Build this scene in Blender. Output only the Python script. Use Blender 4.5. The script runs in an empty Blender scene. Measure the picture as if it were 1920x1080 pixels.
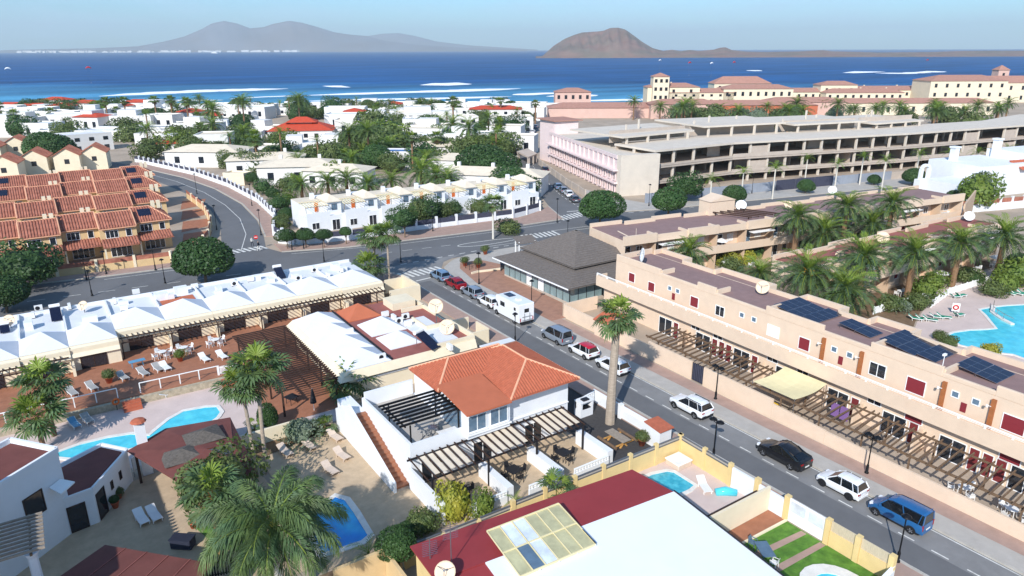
import bpy, math, random
from mathutils import Vector, Matrix
random.seed(11)
sc = bpy.context.scene
COL = sc.collection
R = math.radians

# ------------------------------------------------------------------ camera, sky, sun, exposure
# World axes: +X runs from the road towards the salmon flats, +Y runs up the road towards the sea.
CAM_H, F_PX, V_H, HEAD = 33.0, 1330.0, 448.0, R(34)
PITCH = math.atan(V_H / F_PX)
cam = bpy.data.cameras.new('camera')
cam.sensor_width = 36.0
cam.lens = 36.0 * F_PX / 1920.0
cam.clip_start = 0.5
cam.clip_end = 90000
cam_o = bpy.data.objects.new('camera', cam)
COL.objects.link(cam_o)
cam_o.location = (0, 0, CAM_H)
cam_o.rotation_euler = (R(90) - PITCH, 0, -HEAD)
cam_o.rotation_euler.rotate_axis('Z', R(-0.18))
sc.camera = cam_o

SUN_EL, SH = R(34), R(53)          # shadows run towards (sin SH, cos SH)
world = bpy.data.worlds.new('World')
sc.world = world
world.use_nodes = True
nt = world.node_tree
nt.nodes.clear()
wo = nt.nodes.new('ShaderNodeOutputWorld')
bg = nt.nodes.new('ShaderNodeBackground')
sky = nt.nodes.new('ShaderNodeTexSky')
sky.sky_type = 'NISHITA'
sky.sun_disc = False
sky.sun_elevation = SUN_EL
sky.sun_rotation = SH + math.pi
sky.air_density = 1.0
sky.dust_density = 0.35
sky.ozone_density = 2.6
sky.altitude = 0
bg.inputs['Strength'].default_value = 0.125
# thin cloud veils
tc = nt.nodes.new('ShaderNodeTexCoord')
mp = nt.nodes.new('ShaderNodeMapping')
mp.inputs['Scale'].default_value = (2.2, 2.2, 13)
nz = nt.nodes.new('ShaderNodeTexNoise')
nz.inputs['Scale'].default_value = 2.1
nz.inputs['Detail'].default_value = 5
nz.inputs['Roughness'].default_value = 0.55
rp = nt.nodes.new('ShaderNodeValToRGB')
rp.color_ramp.elements[0].position = 0.45
rp.color_ramp.elements[1].position = 0.78
rp.color_ramp.elements[1].color = (0.8, 0.8, 0.8, 1)
mx = nt.nodes.new('ShaderNodeMix')
mx.data_type = 'RGBA'
mx.inputs[7].default_value = (8.0, 7.6, 7.4, 1)
L = nt.links.new
L(tc.outputs['Generated'], mp.inputs['Vector'])
L(mp.outputs['Vector'], nz.inputs['Vector'])
L(nz.outputs['Fac'], rp.inputs['Fac'])
L(rp.outputs['Color'], mx.inputs[0])
L(sky.outputs['Color'], mx.inputs[6])
tn = nt.nodes.new('ShaderNodeVectorMath')
tn.operation = 'MULTIPLY'
tn.inputs[1].default_value = (0.58, 0.92, 1.22)
L(mx.outputs[2], tn.inputs[0])
L(tn.outputs[0], bg.inputs['Color'])
L(bg.outputs['Background'], wo.inputs['Surface'])

sun = bpy.data.lights.new('sun', 'SUN')
sun.energy = 5.0
sun.angle = R(0.53)
sun.color = (1.0, 0.965, 0.92)
sun_o = bpy.data.objects.new('sun', sun)
COL.objects.link(sun_o)
sd = Vector((math.sin(SH) * math.cos(SUN_EL), math.cos(SH) * math.cos(SUN_EL), -math.sin(SUN_EL)))
sun_o.rotation_euler = sd.to_track_quat('-Z', 'Y').to_euler()
sun_o.location = (-60, -50, 90)

vs = sc.view_settings
vs.view_transform = 'Standard'
vs.look = 'None'
vs.exposure = 0.14
vs.gamma = 1.0
vs.use_curve_mapping = False
sc.cycles.max_bounces = 6
sc.cycles.transparent_max_bounces = 8
sc.cycles.use_denoising = True
sc.cycles.volume_bounces = 0

# ------------------------------------------------------------------ where a point of the plan lies
CT, ST = math.cos(PITCH), math.sin(PITCH)
def G(px, py, z=0.0):
  """plan position (X, Y) at height z of a surveyed photo point"""
  u, v = px - 960.0, py - 540.0
  fx, fy, fz = u, F_PX * CT - v * ST, -(v * CT + F_PX * ST)
  t = (z - CAM_H) / fz
  x, y = fx * t, fy * t
  ca, sa = math.cos(HEAD), math.sin(HEAD)
  return (x * ca + y * sa, -x * sa + y * ca)
def G3(px, py, z=0.0):
  a = G(px, py, z)
  return (a[0], a[1], z)

# ------------------------------------------------------------------ materials
def lin(c):
  return tuple(((x / 255) / 12.92 if x / 255 <= 0.04045 else ((x / 255 + 0.055) / 1.055) ** 2.4) for x in c)
MATS = {}
def mat(name, col, rough=0.8, var=0.12, scale=2.0, bump=0.0, bscale=12.0, metal=0.0, spec=0.3,
    stain=0.0, stain_col=(90, 80, 70), stretch=(1, 1, 1), hue=None, per_obj=0.0, k=1.0):
  """col in sRGB 0-255; var = light/dark mottling; stain = weathering patches; hue = second colour mixed by noise"""
  m = bpy.data.materials.new(name)
  m.use_nodes = True
  n = m.node_tree.nodes
  l = m.node_tree.links.new
  b = n['Principled BSDF']
  b.inputs['Roughness'].default_value = rough
  b.inputs['Metallic'].default_value = metal
  b.inputs['Specular IOR Level'].default_value = spec
  c = tuple(k * x for x in lin(col))
  t = n.new('ShaderNodeTexCoord')
  mpn = n.new('ShaderNodeMapping')
  mpn.inputs['Scale'].default_value = stretch
  l(t.outputs['Object'], mpn.inputs['Vector'])
  no = n.new('ShaderNodeTexNoise')
  no.inputs['Scale'].default_value = scale
  no.inputs['Detail'].default_value = 6
  no.inputs['Roughness'].default_value = 0.65
  l(mpn.outputs['Vector'], no.inputs['Vector'])
  r1 = n.new('ShaderNodeMapRange')
  r1.inputs['From Min'].default_value = 0.3
  r1.inputs['From Max'].default_value = 0.7
  r1.inputs['To Min'].default_value = 1 - var
  r1.inputs['To Max'].default_value = 1 + var
  l(no.outputs['Fac'], r1.inputs['Value'])
  mul = n.new('ShaderNodeVectorMath')
  mul.operation = 'SCALE'
  if hue:
    h = n.new('ShaderNodeTexNoise')
    h.inputs['Scale'].default_value = scale * 0.6
    h.inputs['Detail'].default_value = 3
    l(mpn.outputs['Vector'], h.inputs['Vector'])
    rr = n.new('ShaderNodeMapRange')
    rr.inputs['From Min'].default_value = 0.4
    rr.inputs['From Max'].default_value = 0.62
    l(h.outputs['Fac'], rr.inputs['Value'])
    hm = n.new('ShaderNodeMix')
    hm.data_type = 'RGBA'
    hm.inputs[6].default_value = (*c, 1)
    hm.inputs[7].default_value = (*[k * x for x in lin(hue)], 1)
    l(rr.outputs['Result'], hm.inputs[0])
    l(hm.outputs[2], mul.inputs[0])
  else:
    mul.inputs[0].default_value = c
  out = r1.outputs['Result']
  if per_obj:
    oi = n.new('ShaderNodeObjectInfo')
    pr = n.new('ShaderNodeMapRange')
    pr.inputs['To Min'].default_value = 1 - per_obj
    pr.inputs['To Max'].default_value = 1 + per_obj
    l(oi.outputs['Random'], pr.inputs['Value'])
    mm = n.new('ShaderNodeMath')
    mm.operation = 'MULTIPLY'
    l(out, mm.inputs[0])
    l(pr.outputs['Result'], mm.inputs[1])
    out = mm.outputs[0]
  l(out, mul.inputs['Scale'])
  last = mul.outputs[0]
  if stain:
    s = n.new('ShaderNodeTexNoise')
    s.inputs['Scale'].default_value = scale * 0.22
    s.inputs['Detail'].default_value = 8
    s.inputs['Roughness'].default_value = 0.7
    l(mpn.outputs['Vector'], s.inputs['Vector'])
    sr = n.new('ShaderNodeMapRange')
    sr.inputs['From Min'].default_value = 0.52
    sr.inputs['From Max'].default_value = 0.75
    sr.inputs['To Max'].default_value = stain
    l(s.outputs['Fac'], sr.inputs['Value'])
    sm = n.new('ShaderNodeMix')
    sm.data_type = 'RGBA'
    sm.inputs[7].default_value = (*lin(stain_col), 1)
    l(sr.outputs['Result'], sm.inputs[0])
    l(last, sm.inputs[6])
    last = sm.outputs[2]
  l(last, b.inputs['Base Color'])
  if bump:
    bn = n.new('ShaderNodeTexNoise')
    bn.inputs['Scale'].default_value = bscale
    bn.inputs['Detail'].default_value = 4
    l(mpn.outputs['Vector'], bn.inputs['Vector'])
    bu = n.new('ShaderNodeBump')
    bu.inputs['Strength'].default_value = bump
    bu.inputs['Distance'].default_value = 0.05
    l(bn.outputs['Fac'], bu.inputs['Height'])
    l(bu.outputs['Normal'], b.inputs['Normal'])
  MATS[name] = m
  return m

def glass_mat(name, col, rough=0.06, trans=0.0):
  m = mat(name, col, rough, 0.25, 0.8, spec=0.8)
  b = m.node_tree.nodes['Principled BSDF']
  b.inputs['Transmission Weight'].default_value = trans
  return m

def leaf_mat(name, col, hue, tl=0.25, var=0.3, scale=1.3, k=1.0):
  m = mat(name, col, 0.55, var, scale, hue=hue, per_obj=0.18, spec=0.35, k=k)
  n = m.node_tree.nodes
  l = m.node_tree.links.new
  b = n['Principled BSDF']
  src = b.inputs['Base Color'].links[0].from_socket
  t = n.new('ShaderNodeBsdfTranslucent')
  g = n.new('ShaderNodeVectorMath')
  g.operation = 'MULTIPLY'
  g.inputs[1].default_value = (1.3, 1.5, 0.5)
  l(src, g.inputs[0])
  l(g.outputs[0], t.inputs['Color'])
  mi = n.new('ShaderNodeMixShader')
  mi.inputs[0].default_value = tl
  l(b.outputs[0], mi.inputs[1])
  l(t.outputs[0], mi.inputs[2])
  l(mi.outputs[0], n['Material Output'].inputs['Surface'])
  return m

# ground and roads
mat('earth', (196, 178, 158), 0.95, 0.2, 0.15, 0.4, 3, stain=0.5, stain_col=(150, 135, 118), k=0.72)
mat('asphalt', (132, 131, 130), 0.9, 0.12, 0.5, 0.25, 30, stain=0.45, stain_col=(86, 85, 86))
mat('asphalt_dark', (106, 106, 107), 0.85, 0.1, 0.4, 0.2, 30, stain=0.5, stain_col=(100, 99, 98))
mat('asphalt_avenue', (108, 108, 109), 0.88, 0.12, 0.12, 0.2, 30, stain=0.6, stain_col=(76, 76, 78))
mat('kerb', (178, 172, 162), 0.9, 0.12, 1.5, 0.1)
mat('kerb_white', (224, 220, 212), 0.8, 0.12, 1.5, 0.1)
mat('paint', (215, 213, 206), 0.7, 0.2, 3.0, stain=0.75, stain_col=(120, 118, 115))
mat('paving_pink', (168, 141, 128), 0.92, 0.12, 0.9, 0.2, 14, stain=0.35, stain_col=(150, 138, 128))
mat('paving_red', (164, 124, 104), 0.92, 0.14, 1.1, 0.2, 14, stain=0.3, stain_col=(140, 112, 98))
mat('paving_grey', (176, 170, 162), 0.92, 0.1, 0.7, 0.2, 14, stain=0.4, stain_col=(150, 144, 136))
mat('paving_joint', (130, 120, 112), 0.95, 0.1)
mat('pool_deck', (205, 186, 178), 0.9, 0.08, 0.5, 0.1, stain=0.3, stain_col=(180, 162, 152))
mat('tile_terracotta', (160, 108, 82), 0.8, 0.15, 1.2, 0.15, stain=0.3, stain_col=(150, 92, 66))
mat('sand_paving', (190, 168, 140), 0.92, 0.14, 1.2, 0.25, 9, stain=0.4, stain_col=(160, 138, 112))
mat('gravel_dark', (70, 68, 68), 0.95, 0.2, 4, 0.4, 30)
mat('lawn', (96, 138, 52), 0.9, 0.25, 2.0, 0.6, 40, hue=(78, 120, 44))
mat('soil', (120, 98, 76), 0.95, 0.25, 1.5, 0.4)
# walls
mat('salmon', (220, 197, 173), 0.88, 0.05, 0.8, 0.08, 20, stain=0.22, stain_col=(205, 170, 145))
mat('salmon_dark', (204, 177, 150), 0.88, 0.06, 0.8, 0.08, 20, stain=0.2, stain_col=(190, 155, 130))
mat('cream', (230, 216, 188), 0.88, 0.05, 0.7, 0.08, 20, stain=0.2, stain_col=(212, 192, 156))
mat('white_wall', (226, 228, 230), 0.85, 0.04, 0.8, 0.06, 20, stain=0.16, stain_col=(205, 205, 202))
mat('white_plain', (240, 240, 238), 0.6, 0.04, 1.0)
mat('white_far', (222, 220, 216), 0.85, 0.06, 0.4, stain=0.2, stain_col=(205, 200, 192))
mat('yellow_wall', (222, 196, 140), 0.88, 0.07, 0.9, 0.08, 20, stain=0.25, stain_col=(205, 172, 108))
mat('ochre_wall', (212, 184, 138), 0.88, 0.08, 0.9, 0.08, 20, stain=0.25, stain_col=(190, 150, 100))
mat('concrete', (188, 174, 160), 0.92, 0.1, 0.5, 0.15, 8, stain=0.45, stain_col=(160, 152, 142))
mat('concrete_light', (208, 197, 182), 0.92, 0.08, 0.4, 0.1, 8, stain=0.35, stain_col=(182, 175, 164))
mat('pink_wall', (226, 206, 202), 0.88, 0.06, 0.6, stain=0.25, stain_col=(205, 178, 172))
mat('resort_cream', (222, 208, 182), 0.88, 0.05, 0.3)
mat('resort_pink', (206, 172, 158), 0.88, 0.06, 0.3)
mat('stone', (172, 160, 138), 0.95, 0.3, 3, 0.5, 6)
# roofs
mat('roof_brown', (142, 116, 112), 0.9, 0.1, 1.0, 0.15, 10, stain=0.4, stain_col=(122, 102, 100))
mat('roof_brown_red', (150, 92, 84), 0.9, 0.12, 1.0, 0.15, 10, stain=0.4, stain_col=(120, 80, 74))
mat('roof_white', (218, 220, 224), 0.7, 0.04, 0.4, 0.06, 6, stain=0.3, stain_col=(196, 198, 200))
mat('roof_membrane', (234, 236, 240), 0.75, 0.03, 0.25, 0.05, 3, stain=0.3, stain_col=(205, 206, 206))
mat('roof_red', (150, 56, 58), 0.7, 0.08, 0.6, 0.06, 6, stain=0.35, stain_col=(166, 84, 82))
mat('roof_maroon', (112, 66, 60), 0.85, 0.14, 0.8, 0.15, 8, stain=0.5, stain_col=(136, 92, 84))
mat('tile_orange', (178, 100, 74), 0.85, 0.16, 2.5, 0.2, 10, stain=0.25, stain_col=(170, 82, 50))
mat('tile_clay', (172, 112, 92), 0.88, 0.2, 1.5, 0.2, 8, hue=(150, 94, 76), stain=0.4, stain_col=(120, 84, 70))
mat('tile_ridge', (226, 170, 136), 0.85, 0.1, 2)
mat('orange_flat', (186, 106, 76), 0.85, 0.07, 0.8, 0.1, 10, stain=0.35, stain_col=(182, 104, 70))
mat('shingle_grey', (112, 104, 98), 0.9, 0.2, 2.5, 0.3, 10, stretch=(1, 1, 4), stain=0.3, stain_col=(92, 86, 82))
mat('roof_beige', (222, 208, 186), 0.9, 0.08, 0.6, stain=0.3, stain_col=(190, 176, 154))
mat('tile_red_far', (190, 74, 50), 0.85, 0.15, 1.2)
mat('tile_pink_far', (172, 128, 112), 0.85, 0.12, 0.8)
# joinery, metal, wood
mat('wood_dark', (62, 44, 36), 0.7, 0.25, 3, 0.2, 12, stretch=(1, 1, 1))
mat('wood_mid', (112, 90, 70), 0.75, 0.25, 4, 0.2, 12)
mat('wood_grey', (150, 138, 124), 0.8, 0.2, 4, 0.2, 12)
mat('wood_honey', (196, 148, 84), 0.75, 0.2, 4, 0.2, 12)
mat('wood_brown_post', (158, 98, 58), 0.8, 0.15, 2)
mat('metal_dark', (44, 42, 46), 0.5, 0.1, 2, metal=0.3)
mat('metal_black', (26, 27, 30), 0.45, 0.1, 2, metal=0.3)
mat('metal_grey', (120, 122, 126), 0.4, 0.1, 2, metal=0.5)
mat('chrome', (190, 192, 196), 0.2, 0.05, 2, metal=0.9)
mat('shutter_red', (128, 44, 52), 0.6, 0.08, 3, stretch=(1, 1, 8))
mat('shutter_white', (224, 222, 216), 0.6, 0.05, 3)
mat('door_red', (116, 46, 48), 0.6, 0.08, 3)
mat('orange_door', (206, 104, 44), 0.7, 0.1, 2)
mat('canvas_cream', (226, 212, 166), 0.85, 0.06, 1)
mat('canvas_white', (232, 230, 226), 0.85, 0.05, 1)
mat('fabric_grey', (160, 158, 154), 0.9, 0.1, 3)
mat('cane_screen', (196, 182, 156), 0.9, 0.2, 6, stretch=(6, 6, 0.5))
mat('thatch', (96, 90, 84), 0.95, 0.35, 5, 0.5, 20)
mat('plastic_white', (232, 231, 228), 0.45, 0.04, 2)
mat('plastic_blue', (96, 152, 184), 0.5, 0.08, 2)
mat('plastic_green', (48, 146, 118), 0.5, 0.08, 2)
mat('plastic_beige', (206, 188, 172), 0.6, 0.06, 2)
mat('plastic_dark', (40, 40, 44), 0.5, 0.1, 2)
mat('red_bright', (196, 36, 40), 0.45, 0.06, 2)
mat('blue_bright', (46, 104, 168), 0.5, 0.06, 2)
mat('yellow_bright', (226, 186, 40), 0.5, 0.06, 2)
mat('purple_cloth', (128, 96, 150), 0.8, 0.08, 2)
mat('terracotta_pot', (190, 102, 72), 0.85, 0.12, 3)
mat('dish_cream', (232, 206, 176), 0.6, 0.05, 2)
mat('skin', (196, 142, 112), 0.6, 0.05, 5)
mat('cloth_dark', (40, 44, 60), 0.85, 0.1, 5)
mat('cloth_light', (222, 216, 208), 0.85, 0.1, 5)
mat('hair_dark', (44, 32, 26), 0.7, 0.1, 5)
mat('hoarding', (146, 152, 162), 0.85, 0.08, 0.6, stain=0.4, stain_col=(120, 124, 134))
mat('mesh_dark', (66, 68, 84), 0.9, 0.15, 2)
mat('net_green', (64, 110, 92), 0.9, 0.2, 1.5)
# solar cells
sm_ = mat('solar_cell', (22, 26, 48), 0.22, 0.1, 2, spec=0.6)
# glass
glass_mat('glass_dark', (34, 40, 48))
glass_mat('glass_green', (128, 150, 152), 0.1)
glass_mat('glass_blue', (96, 118, 136), 0.08)
glass_mat('poly_sheet', (190, 184, 142), 0.35)
glass_mat('poly_clear', (214, 222, 232), 0.2)
glass_mat('car_glass', (20, 24, 28), 0.05)
# cars
def paint_mat(name, col, metal=0.0):
  m = mat(name, col, 0.32, 0.02, 1.0, metal=metal, spec=0.5)
  m.node_tree.nodes['Principled BSDF'].inputs['Coat Weight'].default_value = 0.6
  m.node_tree.nodes['Principled BSDF'].inputs['Coat Roughness'].default_value = 0.08
for nm_, c_, me_ in (('car_white', (232, 234, 236), 0), ('car_black', (22, 23, 28), .2), ('car_blue', (36, 98, 152), .15),
                 ('car_silver', (150, 160, 172), .4), ('car_bluegrey', (120, 148, 176), .3), ('car_red', (150, 24, 36), .2),
                 ('car_redroof', (190, 22, 44), 0), ('car_grey', (92, 98, 106), .3), ('car_darkblue', (30, 40, 66), .2)):
  paint_mat(nm_, c_, me_)
mat('tyre', (30, 30, 31), 0.85, 0.1, 5)
mat('rim', (176, 178, 182), 0.35, 0.05, 3, metal=0.7)
mat('rim_dark', (52, 52, 56), 0.4, 0.05, 3, metal=0.5)
mat('bumper_black', (34, 34, 36), 0.7, 0.1, 4)
mat('lamp_red', (160, 22, 26), 0.25, 0.05, 4)
mat('lamp_clear', (226, 228, 232), 0.15, 0.05, 4)
mat('plate_white', (230, 230, 226), 0.5, 0.02, 4)
# vegetation
leaf_mat('palm_leaf', (98, 118, 66), (80, 104, 70), 0.2)
leaf_mat('palm_leaf_bright', (112, 138, 54), (134, 148, 62), 0.28)
leaf_mat('palm_leaf_dark', (74, 92, 58), (60, 82, 50), 0.2)
leaf_mat('palm_leaf_dead', (150, 124, 88), (120, 96, 66), 0.1)
leaf_mat('leaf_ficus', (66, 94, 48), (52, 80, 40), 0.15)
leaf_mat('leaf_olive', (98, 110, 62), (80, 96, 54), 0.2)
leaf_mat('leaf_bright', (112, 128, 56), (92, 112, 48), 0.25)
leaf_mat('leaf_yellow', (176, 170, 70), (140, 146, 58), 0.3)
leaf_mat('leaf_greygreen', (124, 136, 116), (98, 114, 90), 0.2)
mat('trunk_grey', (164, 150, 134), 0.95, 0.2, 2, 0.5, 6, stretch=(1, 1, 5))
mat('trunk_brown', (136, 106, 80), 0.95, 0.25, 3, 0.6, 8, stretch=(1, 1, 3))
mat('trunk_red', (170, 108, 72), 0.95, 0.25, 2, 0.6, 6, stretch=(1, 1, 4))
mat('trunk_pale', (206, 200, 188), 0.9, 0.1, 2, 0.2, 6, stretch=(1, 1, 4))
mat('crownshaft', (186, 176, 62), 0.5, 0.12, 2, stretch=(1, 1, 3))
mat('bark', (116, 98, 80), 0.95, 0.25, 4, 0.4)
mat('date_fruit', (206, 142, 50), 0.7, 0.2, 5)
MT = lambda *a: [MATS[x] for x in a]

# ------------------------------------------------------------------ mesh builder
class MB:
  def __init__(s):
    s.v, s.f, s.m = [], [], []
  def add(s, vs_, fs, m=0):
    o = len(s.v)
    s.v += [tuple(p) for p in vs_]
    for f in fs:
      s.f.append(tuple(i + o for i in f))
      s.m.append(m)
    return s
  def box(s, x0, x1, y0, y1, z0, z1, m=0):
    return s.add([(x0, y0, z0), (x1, y0, z0), (x1, y1, z0), (x0, y1, z0), (x0, y0, z1), (x1, y0, z1), (x1, y1, z1), (x0, y1, z1)],
                     [(0, 3, 2, 1), (4, 5, 6, 7), (0, 1, 5, 4), (1, 2, 6, 5), (2, 3, 7, 6), (3, 0, 4, 7)], m)
  def obox(s, c, sz, rz=0.0, m=0):
    """box of size sz standing on point c (centre of its base), turned by rz"""
    ca, sa = math.cos(rz), math.sin(rz)
    hx, hy = sz[0] / 2, sz[1] / 2
    q = [(c[0] + x * ca - y * sa, c[1] + x * sa + y * ca) for x, y in ((-hx, -hy), (hx, -hy), (hx, hy), (-hx, hy))]
    return s.prism(q, c[2], c[2] + sz[2], m)
  def prism(s, poly, z0, z1, m=0):
    n = len(poly)
    a = sum(poly[i][0] * poly[(i + 1) % n][1] - poly[(i + 1) % n][0] * poly[i][1] for i in range(n))
    if a < 0:
      poly = poly[::-1]
    return s.add([(p[0], p[1], z0) for p in poly] + [(p[0], p[1], z1) for p in poly],
                     [tuple(range(n))[::-1], tuple(range(n, 2 * n))] + [(i, (i + 1) % n, n + (i + 1) % n, n + i) for i in range(n)], m)
  def poly(s, pts, m=0):
    return s.add(pts, [tuple(range(len(pts)))], m)
  def slab(s, pts, th, m=0):
    """thick sheet below a planar 3-D polygon"""
    n = len(pts)
    a, b, c = Vector(pts[0]), Vector(pts[1]), Vector(pts[2])
    nn = (b - a).cross(c - a)
    if nn.z < 0:
      pts = pts[::-1]
    return s.add(list(pts) + [(p[0], p[1], p[2] - th) for p in pts],
                     [tuple(range(n)), tuple(range(n, 2 * n))[::-1]] + [(i, n + i, n + (i + 1) % n, (i + 1) % n) for i in range(n)], m)
  def bar(s, p, q, w, h, m=0):
    """beam from p to q, w wide, h high"""
    p, q = Vector(p), Vector(q)
    d = (q - p).normalized()
    up = Vector((0, 0, 1)) if abs(d.z) < 0.95 else Vector((0, 1, 0))
    x = d.cross(up).normalized() * (w / 2)
    z = x.cross(d).normalized() * (h / 2)
    return s.add([p - x - z, p + x - z, p + x + z, p - x + z, q - x - z, q + x - z, q + x + z, q - x + z],
                     [(0, 1, 2, 3), (7, 6, 5, 4), (0, 4, 5, 1), (1, 5, 6, 2), (2, 6, 7, 3), (3, 7, 4, 0)], m)
  def tube(s, pts, rad, n=8, m=0, cap=True):
    pts = [Vector(p) for p in pts]
    if not hasattr(rad, '__len__'):
      rad = [rad] * len(pts)
    o = len(s.v)
    ref = None
    for i, p in enumerate(pts):
      d = (pts[min(i + 1, len(pts) - 1)] - pts[max(i - 1, 0)]).normalized()
      if ref is None:
        ref = d.orthogonal().normalized()
      ref = (ref - d * ref.dot(d)).normalized()
      b = d.cross(ref)
      for k_ in range(n):
        a = 2 * math.pi * k_ / n
        s.v.append(tuple(p + (ref * math.cos(a) + b * math.sin(a)) * rad[i]))
    for i in range(len(pts) - 1):
      for k_ in range(n):
        a, b2 = o + i * n + k_, o + i * n + (k_ + 1) % n
        s.f.append((a, b2, b2 + n, a + n))
        s.m.append(m)
    if cap:
      s.f.append(tuple(range(o, o + n))[::-1])
      s.f.append(tuple(range(o + (len(pts) - 1) * n, o + len(pts) * n)))
      s.m += [m, m]
    return s
  def cyl(s, x, y, r, z0, z1, n=12, m=0, r2=None):
    return s.tube([(x, y, z0), (x, y, z1)], [r, r if r2 is None else r2], n, m)
  def lathe(s, prof, n=12, c=(0, 0, 0), m=0):
    o = len(s.v)
    for r, z in prof:
      for k_ in range(n):
        a = 2 * math.pi * k_ / n
        s.v.append((c[0] + r * math.cos(a), c[1] + r * math.sin(a), c[2] + z))
    for i in range(len(prof) - 1):
      for k_ in range(n):
        a, b = o + i * n + k_, o + i * n + (k_ + 1) % n
        s.f.append((a, b, b + n, a + n))
        s.m.append(m)
    return s
  def ribs(s, pts, eave, spacing, r, m=0, lift=0.0):
    """rows of barrel tiles running up a planar roof slope; eave = direction along the eave"""
    P = [Vector(p) for p in pts]
    nrm = (P[1] - P[0]).cross(P[2] - P[0]).normalized()
    if nrm.z < 0:
      nrm = -nrm
    e = Vector(eave).normalized()
    up = nrm.cross(e).normalized()
    Q = [((p - P[0]).dot(e), (p - P[0]).dot(up)) for p in P]
    a0, a1 = min(q[0] for q in Q), max(q[0] for q in Q)
    k_ = int((a1 - a0) / spacing)
    for i in range(k_ + 1):
      a = a0 + (a1 - a0 - k_ * spacing) / 2 + i * spacing
      ts = []
      for j in range(len(Q)):
        (ax, at), (bx, bt) = Q[j], Q[(j + 1) % len(Q)]
        if (ax - a) * (bx - a) <= 0 and ax != bx:
          ts.append(at + (bt - at) * (a - ax) / (bx - ax))
      if len(ts) < 2 or max(ts) - min(ts) < 0.15:
        continue
      b0 = P[0] + e * a + up * min(ts) + nrm * lift
      b1 = P[0] + e * a + up * max(ts) + nrm * lift
      o = len(s.v)
      for b in (b0, b1):
        s.v += [tuple(b - e * r), tuple(b - e * r * .5 + nrm * r * .8), tuple(b + e * r * .5 + nrm * r * .8), tuple(b + e * r)]
      s.f += [(o, o + 1, o + 5, o + 4), (o + 1, o + 2, o + 6, o + 5), (o + 2, o + 3, o + 7, o + 6), (o, o + 3, o + 2, o + 1), (o + 4, o + 5, o + 6, o + 7)]
      s.m += [m] * 5
    return s
  def mesh(s, name, mats, off=(0, 0, 0), smooth=False):
    me = bpy.data.meshes.new(name)
    me.from_pydata([(p[0] - off[0], p[1] - off[1], p[2] - off[2]) for p in s.v], [], s.f)
    for x in mats:
      me.materials.append(MATS[x] if isinstance(x, str) else x)
    if len(mats) > 1:
      me.polygons.foreach_set('material_index', s.m)
    if smooth:
      me.polygons.foreach_set('use_smooth', [True] * len(me.polygons))
    me.update()
    return me
  def build(s, name, mats, parent=None, smooth=False, bevel=0.0):
    if isinstance(mats, str):
      mats = [mats]
    me = s.mesh(name, mats, woff(parent), smooth)
    o = bpy.data.objects.new(name, me)
    COL.objects.link(o)
    o.parent = parent
    if bevel:
      b = o.modifiers.new('bevel', 'BEVEL')
      b.width = bevel
      b.segments = 1
    return o

def woff(p):
  x = Vector((0, 0, 0))
  while p is not None:
    x += p.location
    p = p.parent
  return x
def tag(o, label, cat, group=None):
  o['label'] = label
  o['category'] = cat
  if group:
    o['group'] = group
  return o
def thing(name, label, cat, loc=(0, 0, 0), rz=0.0, group=None):
  o = bpy.data.objects.new(name, None)
  o.empty_display_size = 0.2
  COL.objects.link(o)
  o.location = loc
  o.rotation_euler = (0, 0, rz)
  return tag(o, label, cat, group)
def struct(o, kind='structure'):
  o['kind'] = kind
  return o
def piece(name, me, parent=None, loc=(0, 0, 0), rot=(0, 0, 0), scale=(1, 1, 1)):
  o = bpy.data.objects.new(name, me)
  COL.objects.link(o)
  o.parent = parent
  o.location = loc
  o.rotation_euler = rot
  o.scale = scale
  return o
def copy_tree(o, loc=None, rz=None, label=None, group=None, parent=None, scale=None):
  c = o.copy()
  COL.objects.link(c)
  c.parent = parent
  if loc is not None:
    c.location = loc
  if rz is not None:
    c.rotation_euler = (0, 0, rz)
  if scale is not None:
    c.scale = (scale, scale, scale) if not hasattr(scale, '__len__') else scale
  if label:
    c['label'] = label
  if group:
    c['group'] = group
  for ch in list(o.children):
    copy_tree(ch, parent=c)
  return c
def rect(cx, cy, sx, sy, rz=0.0):
  ca, sa = math.cos(rz), math.sin(rz)
  return [(cx + x * ca - y * sa, cy + x * sa + y * ca) for x, y in ((-sx / 2, -sy / 2), (sx / 2, -sy / 2), (sx / 2, sy / 2), (-sx / 2, sy / 2))]
# ================================================================== SETTING: land, sea, islands, haze
COAST = [(-1500, 1250), (-700, 950), (-300, 720), (-120, 610), (-10, 558), (49, 548), (100, 505), (158, 458), (220, 398), (284, 345), (324, 318), (420, 290), (613, 246), (900, 170), (1700, -150)]
cv, cf = [], []
rng = random.Random(3)
fine = []
for a, b in zip(COAST[:-1], COAST[1:]):
  n_ = max(2, int(math.dist(a, b) / 18)) if max(abs(a[0]), abs(b[0])) < 700 else 3
  for i in range(n_):
    t = i / n_
    fine.append((a[0] + (b[0] - a[0]) * t + rng.uniform(-4, 4), a[1] + (b[1] - a[1]) * t + rng.uniform(-4, 4)))
fine.append(COAST[-1])
m = MB()
inner = [(p[0] - 6, p[1] - 8, 0.0) for p in fine]
outer = [(p[0] + 4, p[1] + 7, -3.6) for p in fine]
back = [(1700, -1500, 0.0), (-1500, -1500, 0.0)]
m.poly(inner + back)
n_ = len(fine)
m.add(inner + outer, [(i, i + 1, n_ + i + 1, n_ + i) for i in range(n_ - 1)])
m.f = [tuple(reversed(f)) for f in m.f]
struct(m.build('ground', 'earth'))

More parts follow.
